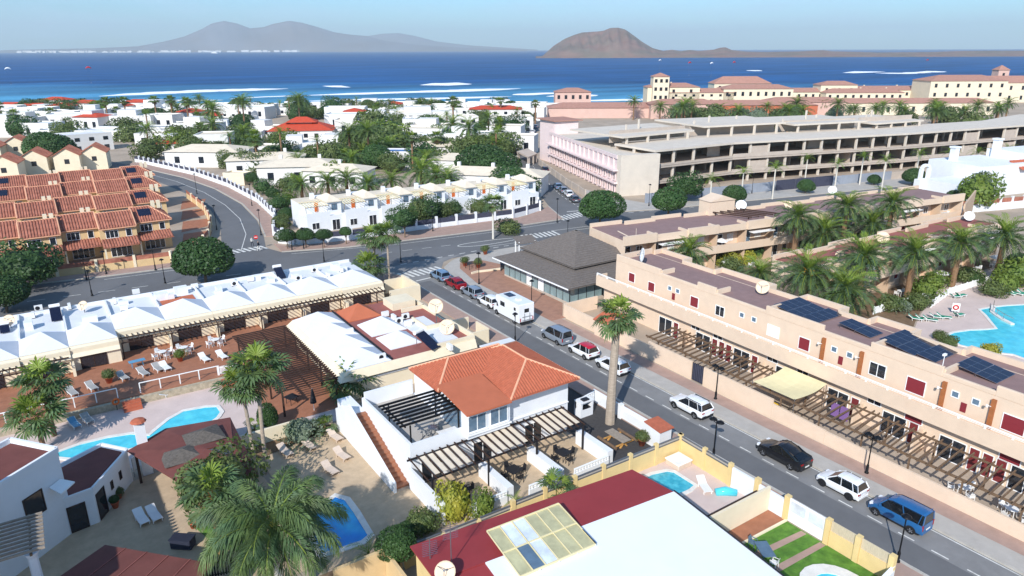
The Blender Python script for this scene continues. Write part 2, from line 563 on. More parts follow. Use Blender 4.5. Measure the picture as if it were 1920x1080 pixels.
# sea
def sea_material():
  s = mat('sea', (10, 74, 128), 0.5, 0.18, 0.004, spec=0.08, k=1.0)
  n, l = s.node_tree.nodes, s.node_tree.links.new
  b = n['Principled BSDF']
  src = b.inputs['Base Color'].links[0].from_socket
  t = n.new('ShaderNodeTexCoord')
  # shallow water near the beach is lighter and greener
  dp = n.new('ShaderNodeVectorMath')
  dp.operation = 'DOT_PRODUCT'
  dp.inputs[1].default_value = (0.62, 0.785, 0)
  l(t.outputs['Object'], dp.inputs[0])
  nz2 = n.new('ShaderNodeTexNoise')
  nz2.inputs['Scale'].default_value = 0.006
  nz2.inputs['Detail'].default_value = 5
  l(t.outputs['Object'], nz2.inputs['Vector'])
  ad = n.new('ShaderNodeMath')
  ad.operation = 'MULTIPLY_ADD'
  ad.inputs[1].default_value = 260
  l(nz2.outputs['Fac'], ad.inputs[0])
  l(dp.outputs['Value'], ad.inputs[2])
  mr = n.new('ShaderNodeMapRange')
  mr.inputs['From Min'].default_value = 980
  mr.inputs['From Max'].default_value = 540
  mr.inputs['To Max'].default_value = 0.9
  l(ad.outputs[0], mr.inputs['Value'])
  mx_ = n.new('ShaderNodeMix')
  mx_.data_type = 'RGBA'
  mx_.inputs[7].default_value = (*lin((92, 166, 196)), 1)
  l(mr.outputs['Result'], mx_.inputs[0])
  l(src, mx_.inputs[6])
  # shading of the long swell, painted into the colour as dark and light bands
  mp2 = n.new('ShaderNodeMapping')
  mp2.inputs['Rotation'].default_value = (0, 0, R(38))
  mp2.inputs['Scale'].default_value = (0.004, 0.022, 1)
  l(t.outputs['Object'], mp2.inputs['Vector'])
  nz3 = n.new('ShaderNodeTexNoise')
  nz3.inputs['Scale'].default_value = 1.0
  nz3.inputs['Detail'].default_value = 4
  l(mp2.outputs['Vector'], nz3.inputs['Vector'])
  mr3 = n.new('ShaderNodeMapRange')
  mr3.inputs['From Min'].default_value = 0.35
  mr3.inputs['From Max'].default_value = 0.65
  mr3.inputs['To Min'].default_value = 0.72
  mr3.inputs['To Max'].default_value = 1.3
  l(nz3.outputs['Fac'], mr3.inputs['Value'])
  sc2 = n.new('ShaderNodeVectorMath')
  sc2.operation = 'SCALE'
  l(mx_.outputs[2], sc2.inputs[0])
  l(mr3.outputs['Result'], sc2.inputs['Scale'])
  l(sc2.outputs[0], b.inputs['Base Color'])
  w = n.new('ShaderNodeTexNoise')
  w.inputs['Scale'].default_value = 0.12
  w.inputs['Detail'].default_value = 6
  l(t.outputs['Object'], w.inputs['Vector'])
  bu = n.new('ShaderNodeBump')
  bu.inputs['Strength'].default_value = 0.9
  bu.inputs['Distance'].default_value = 1.6
  l(w.outputs['Fac'], bu.inputs['Height'])
  l(bu.outputs['Normal'], b.inputs['Normal'])
sea_material()
m = MB()
SEA = 20500.0
nseg = 64
ring = [(SEA * math.cos(2 * math.pi * i / nseg), SEA * math.sin(2 * math.pi * i / nseg), -3.0) for i in range(nseg)]
m.poly(ring)
struct(m.build('sea', 'sea'))

mat('foam', (244, 246, 247), 0.8, 0.08, 0.05, k=1.0)
def breaker(pts, w0, w1, label, hz=0.9, seed=0):
  """a line of white water: ragged low ridge along pts (photo survey points on the sea)"""
  r_ = random.Random(seed)
  P = []
  for (a, b) in zip(pts[:-1], pts[1:]):
    A, B = G(*a, -3), G(*b, -3)
    k_ = max(3, int(math.dist(A, B) / 6))
    for i in range(k_):
      t = i / k_
      P.append((A[0] + (B[0] - A[0]) * t, A[1] + (B[1] - A[1]) * t))
  P.append(G(*pts[-1], -3))
  n2 = len(P)
  mm = MB()
  wob = 0
  rows = []
  for i, p in enumerate(P):
    q = P[min(i + 1, n2 - 1)]
    o = P[max(i - 1, 0)]
    d = Vector((q[0] - o[0], q[1] - o[1], 0)).normalized()
    nn = Vector((-d.y, d.x, 0))
    t = i / (n2 - 1)
    wob = 0.8 * wob + r_.uniform(-0.5, 0.5)
    taper = min(1, 5 * t + .1, 5 * (1 - t) + .1)
    w = 1.9 * (w0 + (w1 - w0) * t) * taper * (1 + 0.5 * wob * 0.6)
    c = Vector((p[0], p[1], -3))
    rows.append([c - nn * w * .5 + Vector((0, 0, 0.05)), c - nn * w * .1 + Vector((0, 0, hz * taper)), c + nn * w * (0.35 + 0.2 * r_.random()) + Vector((0, 0, 0.06))])
  for i in range(n2 - 1):
    a, b = rows[i], rows[i + 1]
    for j in range(2):
      mm.add([a[j], b[j], b[j + 1], a[j + 1]], [(0, 1, 2, 3)])
  tag(mm.build('breaking_wave', 'foam', smooth=True), label, 'wave', 'white breakers rolling towards the beach')
breaker([(186, 178), (280, 173), (400, 168), (541, 165)], 14, 24, 'long thick white breaker rolling in off the palms and red-roofed villas')
breaker([(0, 196), (110, 191), (240, 187), (420, 186)], 22, 10, 'shore foam running past the white villa with red roof', 0.5, 1)
breaker([(566, 178), (700, 174), (850, 170), (976, 166)], 10, 18, 'longest white breaker straight off the town centre', 0.9, 2)
breaker([(430, 184), (500, 180), (566, 178)], 4, 6, 'thin foam line inside the long western breaker', 0.4, 3)
breaker([(570, 188), (700, 186), (830, 184), (960, 181)], 5, 9, 'second white water line just off the town beach', 0.7, 4)
breaker([(620, 162), (644, 161)], 20, 20, 'small isolated whitecap outside the breaker lines', 1.2, 5)
breaker([(808, 157), (835, 158), (861, 156)], 30, 30, 'short bright curling crest far outside the breaker lines', 1.5, 6)
breaker([(962, 178), (1010, 176), (1056, 175)], 14, 12, 'white breaker off the street end, the farther of a pair', 0.9, 7)
breaker([(1025, 181), (1070, 180), (1122, 179)], 10, 16, 'white breaker off the street end, the nearer of a pair', 0.9, 8)
breaker([(1080, 190), (1160, 188), (1262, 187)], 10, 12, 'white wash against the shore beside the resort tower', 0.5, 9)
breaker([(700, 192), (790, 190), (870, 190)], 5, 4, 'faint broken foam close in to the town beach', 0.4, 10)
breaker([(1600, 137), (1640, 138)], 40, 60, 'white reef surf some way off the kite surfer', 1.5, 11)
breaker([(1642, 139), (1690, 140), (1735, 138)], 26, 22, 'thin reef surf trailing towards the kite surfer', 1.0, 12)
breaker([(1738, 137), (1768, 138)], 40, 30, 'bright reef surf under the kite surfer', 1.5, 13)
breaker([(1402, 134), (1430, 134)], 25, 20, 'far thin surf line off the resort roofs', 1.0, 14)

# islands: real relief, laid out from a skyline survey
def relief(name, prof, base_y, dist_pad, depth, col, label, ztop_scale=1.0, seed=0, rough=0.12, nx=160, ny=26):
  """prof = skyline (px, py); base_y = waterline row; builds a heightfield ridge with that skyline"""
  r_ = random.Random(seed)
  mm = MB()
  xs0, xs1 = prof[0][0], prof[-1][0]
  def sky_y(x):
    for (a, b) in zip(prof[:-1], prof[1:]):
      if a[0] <= x <= b[0]:
        return a[1] + (b[1] - a[1]) * (x - a[0]) / (b[0] - a[0])
    return base_y
  ph = [(r_.uniform(0, 6.28), r_.choice((r_.uniform(4, 40), r_.uniform(50, 130))), r_.uniform(2, 9)) for _ in range(9)]
  A, B = G(xs0, base_y, -3) if dist_pad is None else None, None
  V0 = []
  for i in range(nx + 1):
    x = xs0 + (xs1 - xs0) * i / nx
    u = x - 960
    ang = math.atan2(u, F_PX / CT)
    D = dist_pad
    fx, fy = math.sin(HEAD + ang), math.cos(HEAD + ang)
    Dr = D / math.cos(ang)
    yh = 92.0
    h = max(0.0, (yh - sky_y(x)) * CT / F_PX * D / 1.0 + CAM_H) + 3.0
    for j in range(ny + 1):
      t = j / ny
      bell = math.sin(math.pi * t) ** 0.85
      nse = sum(math.sin(p + f * (i / nx) * 3 + g * t * 2.2) for p, f, g in ph) / 9
      gul = 1 - rough * max(0.0, .5 + nse) * (1 - abs(4 * t - 1)) if t < .5 else 1.0
      hh = h * bell * (gul if t < 0.5 else 1.0)
      if abs(t - 0.5) < 0.5 / ny:
        hh = h
      rr = Dr + (t - 0.5) * depth
      V0.append((fx * rr, fy * rr, -3.2 + hh * ztop_scale))
  F0 = []
  for i in range(nx):
    for j in range(ny):
      a = i * (ny + 1) + j
      F0.append((a, a + ny + 1, a + ny + 2, a + 1))
  mm.add(V0, F0)
  o = mm.build(name, col, smooth=True)
  o['label'] = label
  struct(o)
  return o
mat('volcanic_rock', (132, 104, 94), 0.95, 0.22, 0.012, 0.5, 0.05, hue=(116, 104, 92), stain=0.5, stain_col=(140, 118, 104))
mat('far_rock_hazed', (116, 112, 116), 0.95, 0.15, 0.002, hue=(112, 100, 96))  # rock colour paled towards grey, distance haze painted in
relief('island', [(1006, 107.8), (1018, 105), (1040, 86), (1060, 74), (1078, 67), (1092, 63), (1120, 61.5), (1132, 60), (1145, 55), (1160, 55), (1172, 58), (1186, 67), (1205, 80), (1225, 91), (1245, 96), (1262, 94), (1278, 96.5), (1295, 94.5), (1312, 96.5), (1340, 94), (1352, 90.5), (1362, 90), (1374, 95), (1400, 97.5), (1440, 98.5), (1505, 97.5), (1545, 95.5), (1560, 97.5), (1650, 100), (1750, 99.5), (1800, 98), (1870, 97.5), (1990, 98), (2100, 104)],
       107, 3500, 900, 'volcanic_rock', 'brown volcanic island with one big flat-topped cone', seed=5, nx=320, ny=34, rough=0.42)
relief('mountain', [(-60, 92.5), (60, 90), (180, 88), (260, 85), (310, 77), (350, 68), (385, 55), (405, 45), (428, 41), (450, 45), (475, 54), (500, 52), (520, 46), (548, 41), (570, 44), (600, 52), (630, 61), (655, 65), (690, 68), (725, 77), (780, 83), (850, 88), (930, 91.5), (990, 93)],
       92, 14200, 3000, 'far_rock_hazed', 'pale hazy mountain island with two summits on the horizon', seed=8, nx=200)
relief('mountain', [(600, 80), (680, 70), (720, 64), (750, 63), (780, 68), (820, 78), (880, 85), (960, 90), (1010, 93)],
       92, 17500, 2000, 'far_rock_hazed', 'faint farther ridge behind the two-summit mountain island', seed=9, nx=90)
# white resort town strung along the far shore
m = MB()
r_ = random.Random(4)
for i in range(150):
  x = r_.choice([r_.uniform(30, 160), r_.uniform(140, 420), r_.uniform(380, 560)])
  ang = math.atan2(x - 960, F_PX / CT)
  D = (12500 + r_.uniform(-250, 150)) / math.cos(ang)
  m.obox((math.sin(HEAD + ang) * D, math.cos(HEAD + ang) * D, -3.2), (r_.uniform(25, 110), 30, r_.uniform(12, 34)), -HEAD, 0)
o = m.build('far_town', 'white_far')
o['label'] = 'tiny white far-off town along the foot of the hazy mountains'
struct(o, 'stuff')

# haze: the air between the town and the far islands
m = MB()
m.box(-21500, 21500, -21500, 21500, -4.6, 640)
o = m.build('haze', 'foam')
hz = bpy.data.materials.new('haze_air')
hz.use_nodes = True
hn = hz.node_tree
for n in list(hn.nodes):
  if n.type == 'BSDF_PRINCIPLED':
    hn.nodes.remove(n)
pv = hn.nodes.new('ShaderNodeVolumePrincipled')
pv.inputs['Color'].default_value = (0.80, 0.93, 1.0, 1)
pv.inputs['Density'].default_value = 0.00008
pv.inputs['Anisotropy'].default_value = 0.0
hn.links.new(pv.outputs[0], hn.nodes['Material Output'].inputs['Volume'])
o.data.materials[0] = hz
struct(o, 'stuff')

# ================================================================== SETTING: roads and pavements
def sheet(name, pts, material, z, kind='structure', parent=None):
  mm = MB()
  mm.poly([(p[0], p[1], z) for p in pts])
  mm.f = [tuple(f) for f in mm.f]
  a = sum(pts[i][0] * pts[(i + 1) % len(pts)][1] - pts[(i + 1) % len(pts)][0] * pts[i][1] for i in range(len(pts)))
  if a < 0:
    mm.f = [tuple(reversed(f)) for f in mm.f]
  o_ = mm.build(name, material, parent)
  return struct(o_, kind) if kind else o_
def pavement(name, pts, material, h=0.13, kerb=None, kw=0.25, label=None):
  """raised pavement with a kerb along the listed edge (polyline of pts indices)"""
  mm = MB()
  mm.prism(pts, -0.05, h)
  o_ = struct(mm.build(name, material))
  if kerb:
    mk = MB()
    for a, b in zip(kerb[:-1], kerb[1:]):
      d = Vector((b[0] - a[0], b[1] - a[1], 0)).normalized()
      L_ = math.dist(a, b)
      k_ = max(1, int(L_ / 6))
      for i in range(k_):
        p = (a[0] + d.x * L_ * i / k_, a[1] + d.y * L_ * i / k_, h - 0.06)
        q = (a[0] + d.x * (L_ * (i + 1) / k_ - 0.02), a[1] + d.y * (L_ * (i + 1) / k_ - 0.02), h - 0.06)
        mk.bar(p, q, kw, 0.15)
    mk.build('kerb', 'kerb', o_)
  return o_

AV_NEAR = [(-90, 119), (-40, 112), (-7, 107), (20, 103), (38, 100.6), (43, 99.6)]
AV_NEAR2 = [(57, 99.7), (66, 99.6), (90, 96.5), (112, 93), (150, 86), (190, 79), (270, 66)]
AV_FAR = [(270, 79), (215, 87), (186, 90.5), (147, 99), (125, 104), (112, 106.5), (102, 110)]
AV_FAR2 = [(88, 111.5), (72, 112), (53, 114.4), (43, 116), (33, 119.5)]
AV_FAR3 = [(20, 119.6), (6.5, 121), (-5, 123), (-40, 128), (-90, 135)]
sheet('road', AV_NEAR + AV_NEAR2 + AV_FAR + AV_FAR2 + AV_FAR3, 'asphalt_avenue', 0.02)
sheet('road', [(43.8, -20), (49.35, -20), (49.35, 90), (50.2, 94.5), (53, 98.6), (58, 101), (43, 101), (43.8, 96)], 'asphalt', 0.026)
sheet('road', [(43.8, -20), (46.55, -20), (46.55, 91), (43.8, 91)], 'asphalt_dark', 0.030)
CIN = [(20, 119.6), (23.5, 127), (26.3, 134), (29, 147), (30.6, 163), (30.4, 180), (28.2, 199), (25.5, 216), (20, 240), (10, 270)]
COUT = [(33, 119.5), (31.5, 124), (33.4, 132), (36, 146), (37.6, 165), (36.8, 188), (33.5, 210), (28.5, 228), (24, 246), (15, 274)]
sheet('road', CIN + COUT[::-1], 'asphalt_avenue', 0.024)
DL = [(88, 111.5), (93.5, 124), (111.6, 159), (133.5, 195), (160, 229), (187, 262), (215, 296), (240, 325)]
DR = [(102, 110), (102.6, 122), (112, 141), (127, 172), (147.5, 207), (172, 238), (196, 266), (222, 292), (248, 320)]
sheet('road', DL + DR[::-1], 'asphalt_avenue', 0.028)

# pavements
pavement('pavement', [(49.35, -20), (53, -20), (53, 67), (56, 67), (56, 69.5), (57, 86), (62, 89), (72, 92.5), (90, 94), (90, 96.3), (66, 99.4), (58, 99.6), (54.5, 98.2), (51.6, 95.6), (49.9, 91.5), (49.35, 88)], 'paving_grey',
         kerb=[(49.35, -20), (49.35, 88), (49.9, 91.5), (51.6, 95.6), (54.5, 98.2), (58, 99.6), (66, 99.4), (90, 96.3)])
sheet('paving', [(51.25, -20), (52.95, -20), (52.95, 67), (51.25, 67)], 'paving_pink', 0.137)
sheet('paving', [(51.3, 67.05), (56.5, 67.05), (57.2, 86), (60.5, 90), (58.6, 95.5), (55, 96.6), (53.2, 93.6), (51.6, 86)], 'paving_red', 0.138)
pavement('pavement', [(41.6, -20), (43.8, -20), (43.8, 96), (42.6, 99), (39.5, 100.2), (20, 102.8), (-7, 106.8), (-40, 111.8), (-90, 118.8), (-90, 112), (-40, 105.5), (-7, 102), (20, 99.6), (37, 97.6), (41.6, 92)], 'paving_pink',
         kerb=[(43.8, -20), (43.8, 96), (42.6, 99), (39.5, 100.2), (20, 102.8), (-7, 106.8), (-40, 111.8)])
pavement('pavement', [(33, 119.7), (43, 116.2), (53, 114.6), (72, 112.2), (88, 111.7), (93, 123.5), (89.5, 121), (82, 117.9), (59, 120.0), (46, 120.2), (35, 122.3), (33.5, 126)], 'paving_pink',
         kerb=[(33, 119.7), (43, 116.2), (53, 114.6), (72, 112.2), (88, 111.7), (93, 123.5)])
pavement('pavement', [(20, 119.8), (6.5, 121.2), (-5, 123.2), (-40, 128.2), (-90, 135.2), (-90, 140), (-40, 131), (-5, 125.4), (16, 123.2), (21.6, 127.2), (22.2, 124.6)], 'paving_pink',
         kerb=[(22.2, 124.6), (20, 119.8), (6.5, 121.2), (-5, 123.2), (-40, 128.2)])
COUT2 = [(35.4, 131), (39.3, 146), (40.9, 165), (40.1, 188.5), (37, 211.5), (32, 230), (27.5, 248)]
pavement('pavement', [(33.7, 132), (36.3, 146), (37.9, 165), (37.1, 188), (33.8, 210), (28.8, 228), (24.3, 246)] + COUT2[::-1], 'paving_pink', kerb=[(33.7, 132), (36.3, 146), (37.9, 165), (37.1, 188), (33.8, 210), (28.8, 228)])
pavement('pavement', [(102.3, 110.2), (112, 106.8), (125, 104.3), (147, 99.3), (186, 90.8), (215, 87.3), (216, 95), (187, 99), (148, 107), (125, 111), (113, 113), (111, 122), (113, 141), (106, 126)], 'paving_grey',
         kerb=[(106, 126), (102.3, 110.2), (112, 106.8), (125, 104.3), (147, 99.3), (186, 90.8), (215, 87.3)])
# road markings
def marks(name, quads, z=0.036, material='paint'):
  mm = MB()
  for q in quads:
    a = sum(q[i][0] * q[(i + 1) % 4][1] - q[(i + 1) % 4][0] * q[i][1] for i in range(4))
    mm.poly([(p[0], p[1], z) for p in (q if a > 0 else q[::-1])])
  return struct(mm.build(name, material))
for i in range(52):
  y = 3.0 + i * 2.33
  if y < 89:
    marks('lane_dash', [rect(46.8, y, 0.12, 1.15)])
marks('kerb_line', [rect(44.05, 40, 0.1, 108), rect(49.05, 40, 0.1, 90)])
marks('zebra_crossing', [rect(44.3 + i * 0.92, 95.6, 0.48, 3.0, R(8)) for i in range(8)])
marks('stop_line', [rect(46.4, 92.2, 3.4, 0.35, R(6))])
marks('zebra_crossing', [rect(73.2 + i * 0.95, 104.2 - i * 0.1, 0.5, 3.2, R(-10)) for i in range(8)])
marks('zebra_crossing', [rect(88.0 + i * 1.0, 112.6 + .12 * i, 0.5, 3.6, R(-12)) for i in range(10)])
def line(pts, w, dash=None):
  q = []
  for a, b in zip(pts[:-1], pts[1:]):
    L_ = math.dist(a, b)
    an = math.atan2(b[1] - a[1], b[0] - a[0])
    st = dash or L_
    k_ = max(1, int(L_ / st))
    for i in range(k_):
      t = (i + .5) / k_
      q.append(rect(a[0] + (b[0] - a[0]) * t, a[1] + (b[1] - a[1]) * t, L_ / k_ * (0.5 if dash else 1), w, an))
  return q
marks('edge_line', line([(46, 101.2), (57, 101.3), (66, 101.2), (90, 98)], 0.22, 2.0))
marks('edge_line', line([(64, 102.5), (72.3, 101.6)], 0.14))
marks('centre_line', line([(-60, 119.5), (-5, 114.6), (25, 110.6)], 0.14, 4.0))
marks('centre_line', line([(80, 105.2), (110, 101.5)], 0.16))
marks('centre_line', line([(84, 103.2), (110, 99.6), (150, 93), (200, 84)], 0.16))
marks('centre_line', line([(46, 109.3), (60, 107.0)], 0.14, 3.0))
marks('edge_line', line([(102.5, 108.7), (124, 103)], 0.2, 2.4))
marks('edge_line', line([(6, 119.6), (19.5, 118.4)], 0.14) + line([(34, 117.6), (52, 112.9), (72, 110.6), (86, 110)], 0.14))
isl = [(62 + 5.2 * math.cos(a) * (1.5 if math.cos(a) > 0 else .8) + 2, 105 + 1.25 * math.sin(a) - 0.14 * math.cos(a) * 5) for a in [2 * math.pi * i / 28 for i in range(29)]]
marks('painted_island', line(isl, 0.2))
marks('centre_line', line([(27.4, 124.5), (31.2, 136), (33.6, 150), (34.4, 166), (33.8, 184), (31, 205), (26, 226)], 0.13))
marks('zebra_crossing', [rect(24.6 + i * 0.95, 124.6, 0.5, 2.6, R(15)) for i in range(8)])
marks('centre_line', line([(96.5, 115), (103, 132), (119, 164), (140, 200)], 0.14, 3.0))
marks('stop_line', [rect(95.2, 116.2, 4.6, 0.4, R(-15))])
# ================================================================== LIBRARY: plants
def frond_mesh(name, L_=2.6, e0=35, droop=75, leaf=0.42, pairs=34, vee=35, plume=0, material='palm_leaf', seed=0, wid=0.034):
  """pinnate palm leaf along +X from the origin: arching midrib with two (or, plumose, more) ranks of leaflets"""
  r_ = random.Random(seed)
  mm = MB()
  pts = []
  p = Vector((0, 0, 0))
  n_ = 14
  for i in range(n_ + 1):
    t = i / n_
    a = R(e0 - droop * t ** 1.35)
    pts.append(p.copy())
    p += Vector((math.cos(a), 0, math.sin(a))) * (L_ / n_)
  for i in range(n_):
    w0, w1 = 0.045 * (1 - i / n_) + .012, 0.045 * (1 - (i + 1) / n_) + .01
    a, b = pts[i], pts[i + 1]
    mm.add([a + Vector((0, -w0, 0)), a + Vector((0, w0, 0)), b + Vector((0, w1, 0)), b + Vector((0, -w1, 0))], [(0, 1, 2, 3)], 1)
  for k_ in range(pairs):
    t = 0.1 + 0.9 * (k_ + 0.5) / pairs
    f = t * n_
    i = min(int(f), n_ - 1)
    c = pts[i].lerp(pts[i + 1], f - i)
    d = (pts[i + 1] - pts[i]).normalized()
    nrm = Vector((0, 1, 0)).cross(d) * -1
    nrm = d.cross(Vector((0, 1, 0)))
    ll = leaf * (0.35 + 1.0 * math.sin(math.pi * min(1, t * 0.86 + 0.12)) ** 0.7)
    for s_ in (-1, 1):
      for q in range(1 + plume):
        va = R(vee + r_.uniform(-12, 12)) if not plume else R(r_.uniform(-70, 75))
        sweep = R(38 + r_.uniform(-8, 8) + 18 * t)
        side = Vector((0, s_ * math.cos(va), 0)) + nrm * (-math.sin(va) if plume and r_.random() < .5 else math.sin(va)) * (1 if not plume else .8)
        ld = (side * math.cos(sweep) + d * math.sin(sweep)).normalized()
        tip = c + ld * ll * r_.uniform(.85, 1.1)
        tip.z -= ll * (0.18 if not plume else 0.45)
        mid = c + ld * ll * 0.45
        mm.add([c - d * wid * .5, mid + d * wid, tip, mid - d * wid * .6], [(0, 1, 2, 3)], 0)
  return mm.mesh(name, [material, 'palm_leaf_dead' if material == 'palm_leaf_dead' else 'palm_leaf_bright'])
def fan_mesh(name, pet=0.7, rad=0.85, e0=30, blades=22, material='palm_leaf_bright', seed=0, fold=18):
  """costapalmate leaf along +X: stalk and a drooping fan of blades"""
  r_ = random.Random(seed)
  mm = MB()
  a0 = R(e0)
  h = Vector((math.cos(a0), 0, math.sin(a0))) * pet
  mm.add([(0, -.025, 0), (0, .025, 0), h + Vector((0, .015, 0)), h + Vector((0, -.015, 0))], [(0, 1, 2, 3)], 1)
  d = Vector((math.cos(a0 - .35), 0, math.sin(a0 - .35)))
  y = Vector((0, 1, 0))
  for i in range(blades):
    an = R(-118 + 236 * i / (blades - 1))
    L_ = rad * (0.72 + 0.28 * math.cos(an * .7)) * r_.uniform(.92, 1.06)
    dd = d * math.cos(an) + y * math.sin(an)
    nn = Vector((0, 0, 1)) * (0.10 if i % 2 else -0.03)
    per = d * -math.sin(an) + y * math.cos(an)
    w = L_ * 0.085
    mid = h + dd * L_ * .6 + nn * L_
    tip = h + dd * L_ * .98 - Vector((0, 0, 1)) * L_ * r_.uniform(.02, .3)
    mm.add([h, mid - per * w, tip, mid + per * w], [(0, 1, 2, 3)], 0)
  return mm.mesh(name, [material, 'palm_leaf_bright'])
PHX = [frond_mesh('frond', 2.7, 62, 70, .48, 30, seed=1, material='palm_leaf_bright', wid=.05), frond_mesh('frond', 2.9, 38, 80, .5, 30, seed=2, wid=.055), frond_mesh('frond', 2.8, 8, 70, .5, 30, seed=3, wid=.055), frond_mesh('frond', 2.3, -25, 50, .46, 28, seed=4, material='palm_leaf_dark', wid=.055)]
ROY = [frond_mesh('frond', 3.2, 55, 95, 0.72, 74, 30, 1, 'palm_leaf', 5, .036), frond_mesh('frond', 3.4, 28, 95, 0.76, 78, 30, 1, 'palm_leaf', 6, .036), frond_mesh('frond', 3.2, -2, 70, 0.7, 72, 30, 1, 'palm_leaf_dark', 7, .036)]
YNG = [frond_mesh('frond', 2.2, 65, 95, 0.42, 26, 25, 0, 'palm_leaf_bright', 8, .03), frond_mesh('frond', 2.3, 35, 90, 0.42, 26, 25, 0, 'palm_leaf_bright', 9, .03), frond_mesh('frond', 2.0, 5, 70, 0.4, 24, 25, 0, 'palm_leaf', 10, .03)]
FAN = [fan_mesh('fan_leaf', .85, .85, 66, 18, seed=1), fan_mesh('fan_leaf', 1.0, .9, 30, 18, seed=2, material='palm_leaf'), fan_mesh('fan_leaf', .95, .85, -8, 18, seed=3, material='palm_leaf'), fan_mesh('fan_leaf', .6, .7, -58, 14, seed=4, material='palm_leaf_dead')]
RINGS = {
  'phoenix': [(PHX[0], 9, 1.0, 0), (PHX[1], 13, 1.0, .3), (PHX[2], 15, 1.0, .1), (PHX[3], 13, 1.0, .5)],
  'royal': [(ROY[0], 5, 1.0, 0), (ROY[1], 7, 1.0, .4), (ROY[2], 6, .95, .2)],
  'young': [(YNG[0], 5, 1.0, 0), (YNG[1], 7, 1.0, .4), (YNG[2], 5, .95, .2)],
  'fan': [(FAN[0], 7, .95, 0), (FAN[1], 11, 1.0, .3), (FAN[2], 11, 1.0, .1), (FAN[3], 8, .9, .6)],
}
def crown_mesh(kind, seed, thin=1.0):
  """all leaves of a crown joined in one mesh, for palms too far away to tell leaves apart"""
  r_ = random.Random(seed)
  vs_, fs, ms = [], [], []
  mats_ = []
  for me, n_, s_, z in RINGS[kind]:
    n2 = max(3, int(n_ * thin))
    idx = []
    for x in me.materials:
      if x not in mats_:
        mats_.append(x)
      idx.append(mats_.index(x))
    for i in range(n2):
      M_ = Matrix.Translation((0, 0, z * -.15)) @ Matrix.Rotation(2 * math.pi * (i + r_.uniform(-.25, .25)) / n2 + z, 4, 'Z') @ Matrix.Rotation(R(r_.uniform(-10, 10)), 4, 'Y') @ Matrix.Scale(s_ * r_.uniform(.85, 1.1), 4)
      o = len(vs_)
      vs_ += [tuple(M_ @ v.co) for v in me.vertices]
      for p in me.polygons:
        fs.append(tuple(o + j for j in p.vertices))
        ms.append(idx[p.material_index])
  me = bpy.data.meshes.new('crown')
  me.from_pydata(vs_, [], fs)
  for x in mats_:
    me.materials.append(x)
  me.polygons.foreach_set('material_index', ms)
  return me
CROWNS = {(k_, i): crown_mesh(k_, 20 + i, 1.0 if k_ != 'phoenix' else .8) for k_ in RINGS for i in range(2)}
def trunk(h, r0, r1, lean=(0, 0), n=9, rough=0.06, seed=0, bulge=0.0, mat_='trunk_grey', name='trunk', parent=None, z0=-0.1):
  r_ = random.Random(seed)
  mm = MB()
  k_ = max(6, int(h / 0.45))
  pts, rad = [], []
  for i in range(k_ + 1):
    t = i / k_
    pts.append((lean[0] * t * t, lean[1] * t * t, z0 + (h - z0) * t))
    rad.append((r0 + (r1 - r0) * t) * (1 + r_.uniform(-rough, rough)) + (bulge * max(0, 1 - t * 8)))
  mm.tube(pts, rad, n)
  me = mm.mesh(name, [mat_])
  return piece(name, me, parent)
PALM_N = 0
def palm(x, y, h, kind, label, s=1.0, near=False, trunk_mat='trunk_brown', r0=.3, r1=.26, lean=(0, 0), name='palm_tree', group=None, cat='palm tree', thin=1.0, z=0.0, shaft=False, rz=None):
  global PALM_N
  PALM_N += 1
  sd = PALM_N
  r_ = random.Random(sd * 7 + 1)
  t = thing(name, label, cat, (x, y, z), 0, group)
  trunk(h, r0, r1, lean, seed=sd, mat_=trunk_mat, parent=t)
  top = (lean[0], lean[1], h)
  if shaft:
    mm = MB()
    mm.tube([(lean[0], lean[1], h - .1), (lean[0], lean[1], h + .5), (lean[0], lean[1], h + 1.15)], [r1 * .95, r1 * 1.05, r1 * .45], 10)
    piece('crownshaft', mm.mesh('crownshaft', ['crownshaft'], smooth=True), t)
    top = (lean[0], lean[1], h + .95)
  a0 = r_.uniform(0, 6.28) if rz is None else rz
  if near:
    for me, n_, s_, zz in RINGS[kind]:
      n2 = max(3, int(n_ * thin))
      for i in range(n2):
        an = a0 + 2 * math.pi * (i + r_.uniform(-.25, .25)) / n2 + zz
        ss = s * s_ * r_.uniform(.88, 1.1)
        tl_ = 22 if kind == 'fan' else 9
        piece(me.name.split('.')[0], me, t, (top[0], top[1], top[2] - zz * .25 * s), (R(r_.uniform(-tl_, tl_)), R(r_.uniform(-tl_, tl_)), an), (ss, ss, ss))
  else:
    piece('crown', CROWNS[(kind, sd % 2)], t, top, (0, 0, a0), (s, s, s * r_.uniform(.9, 1.1)))
  return t

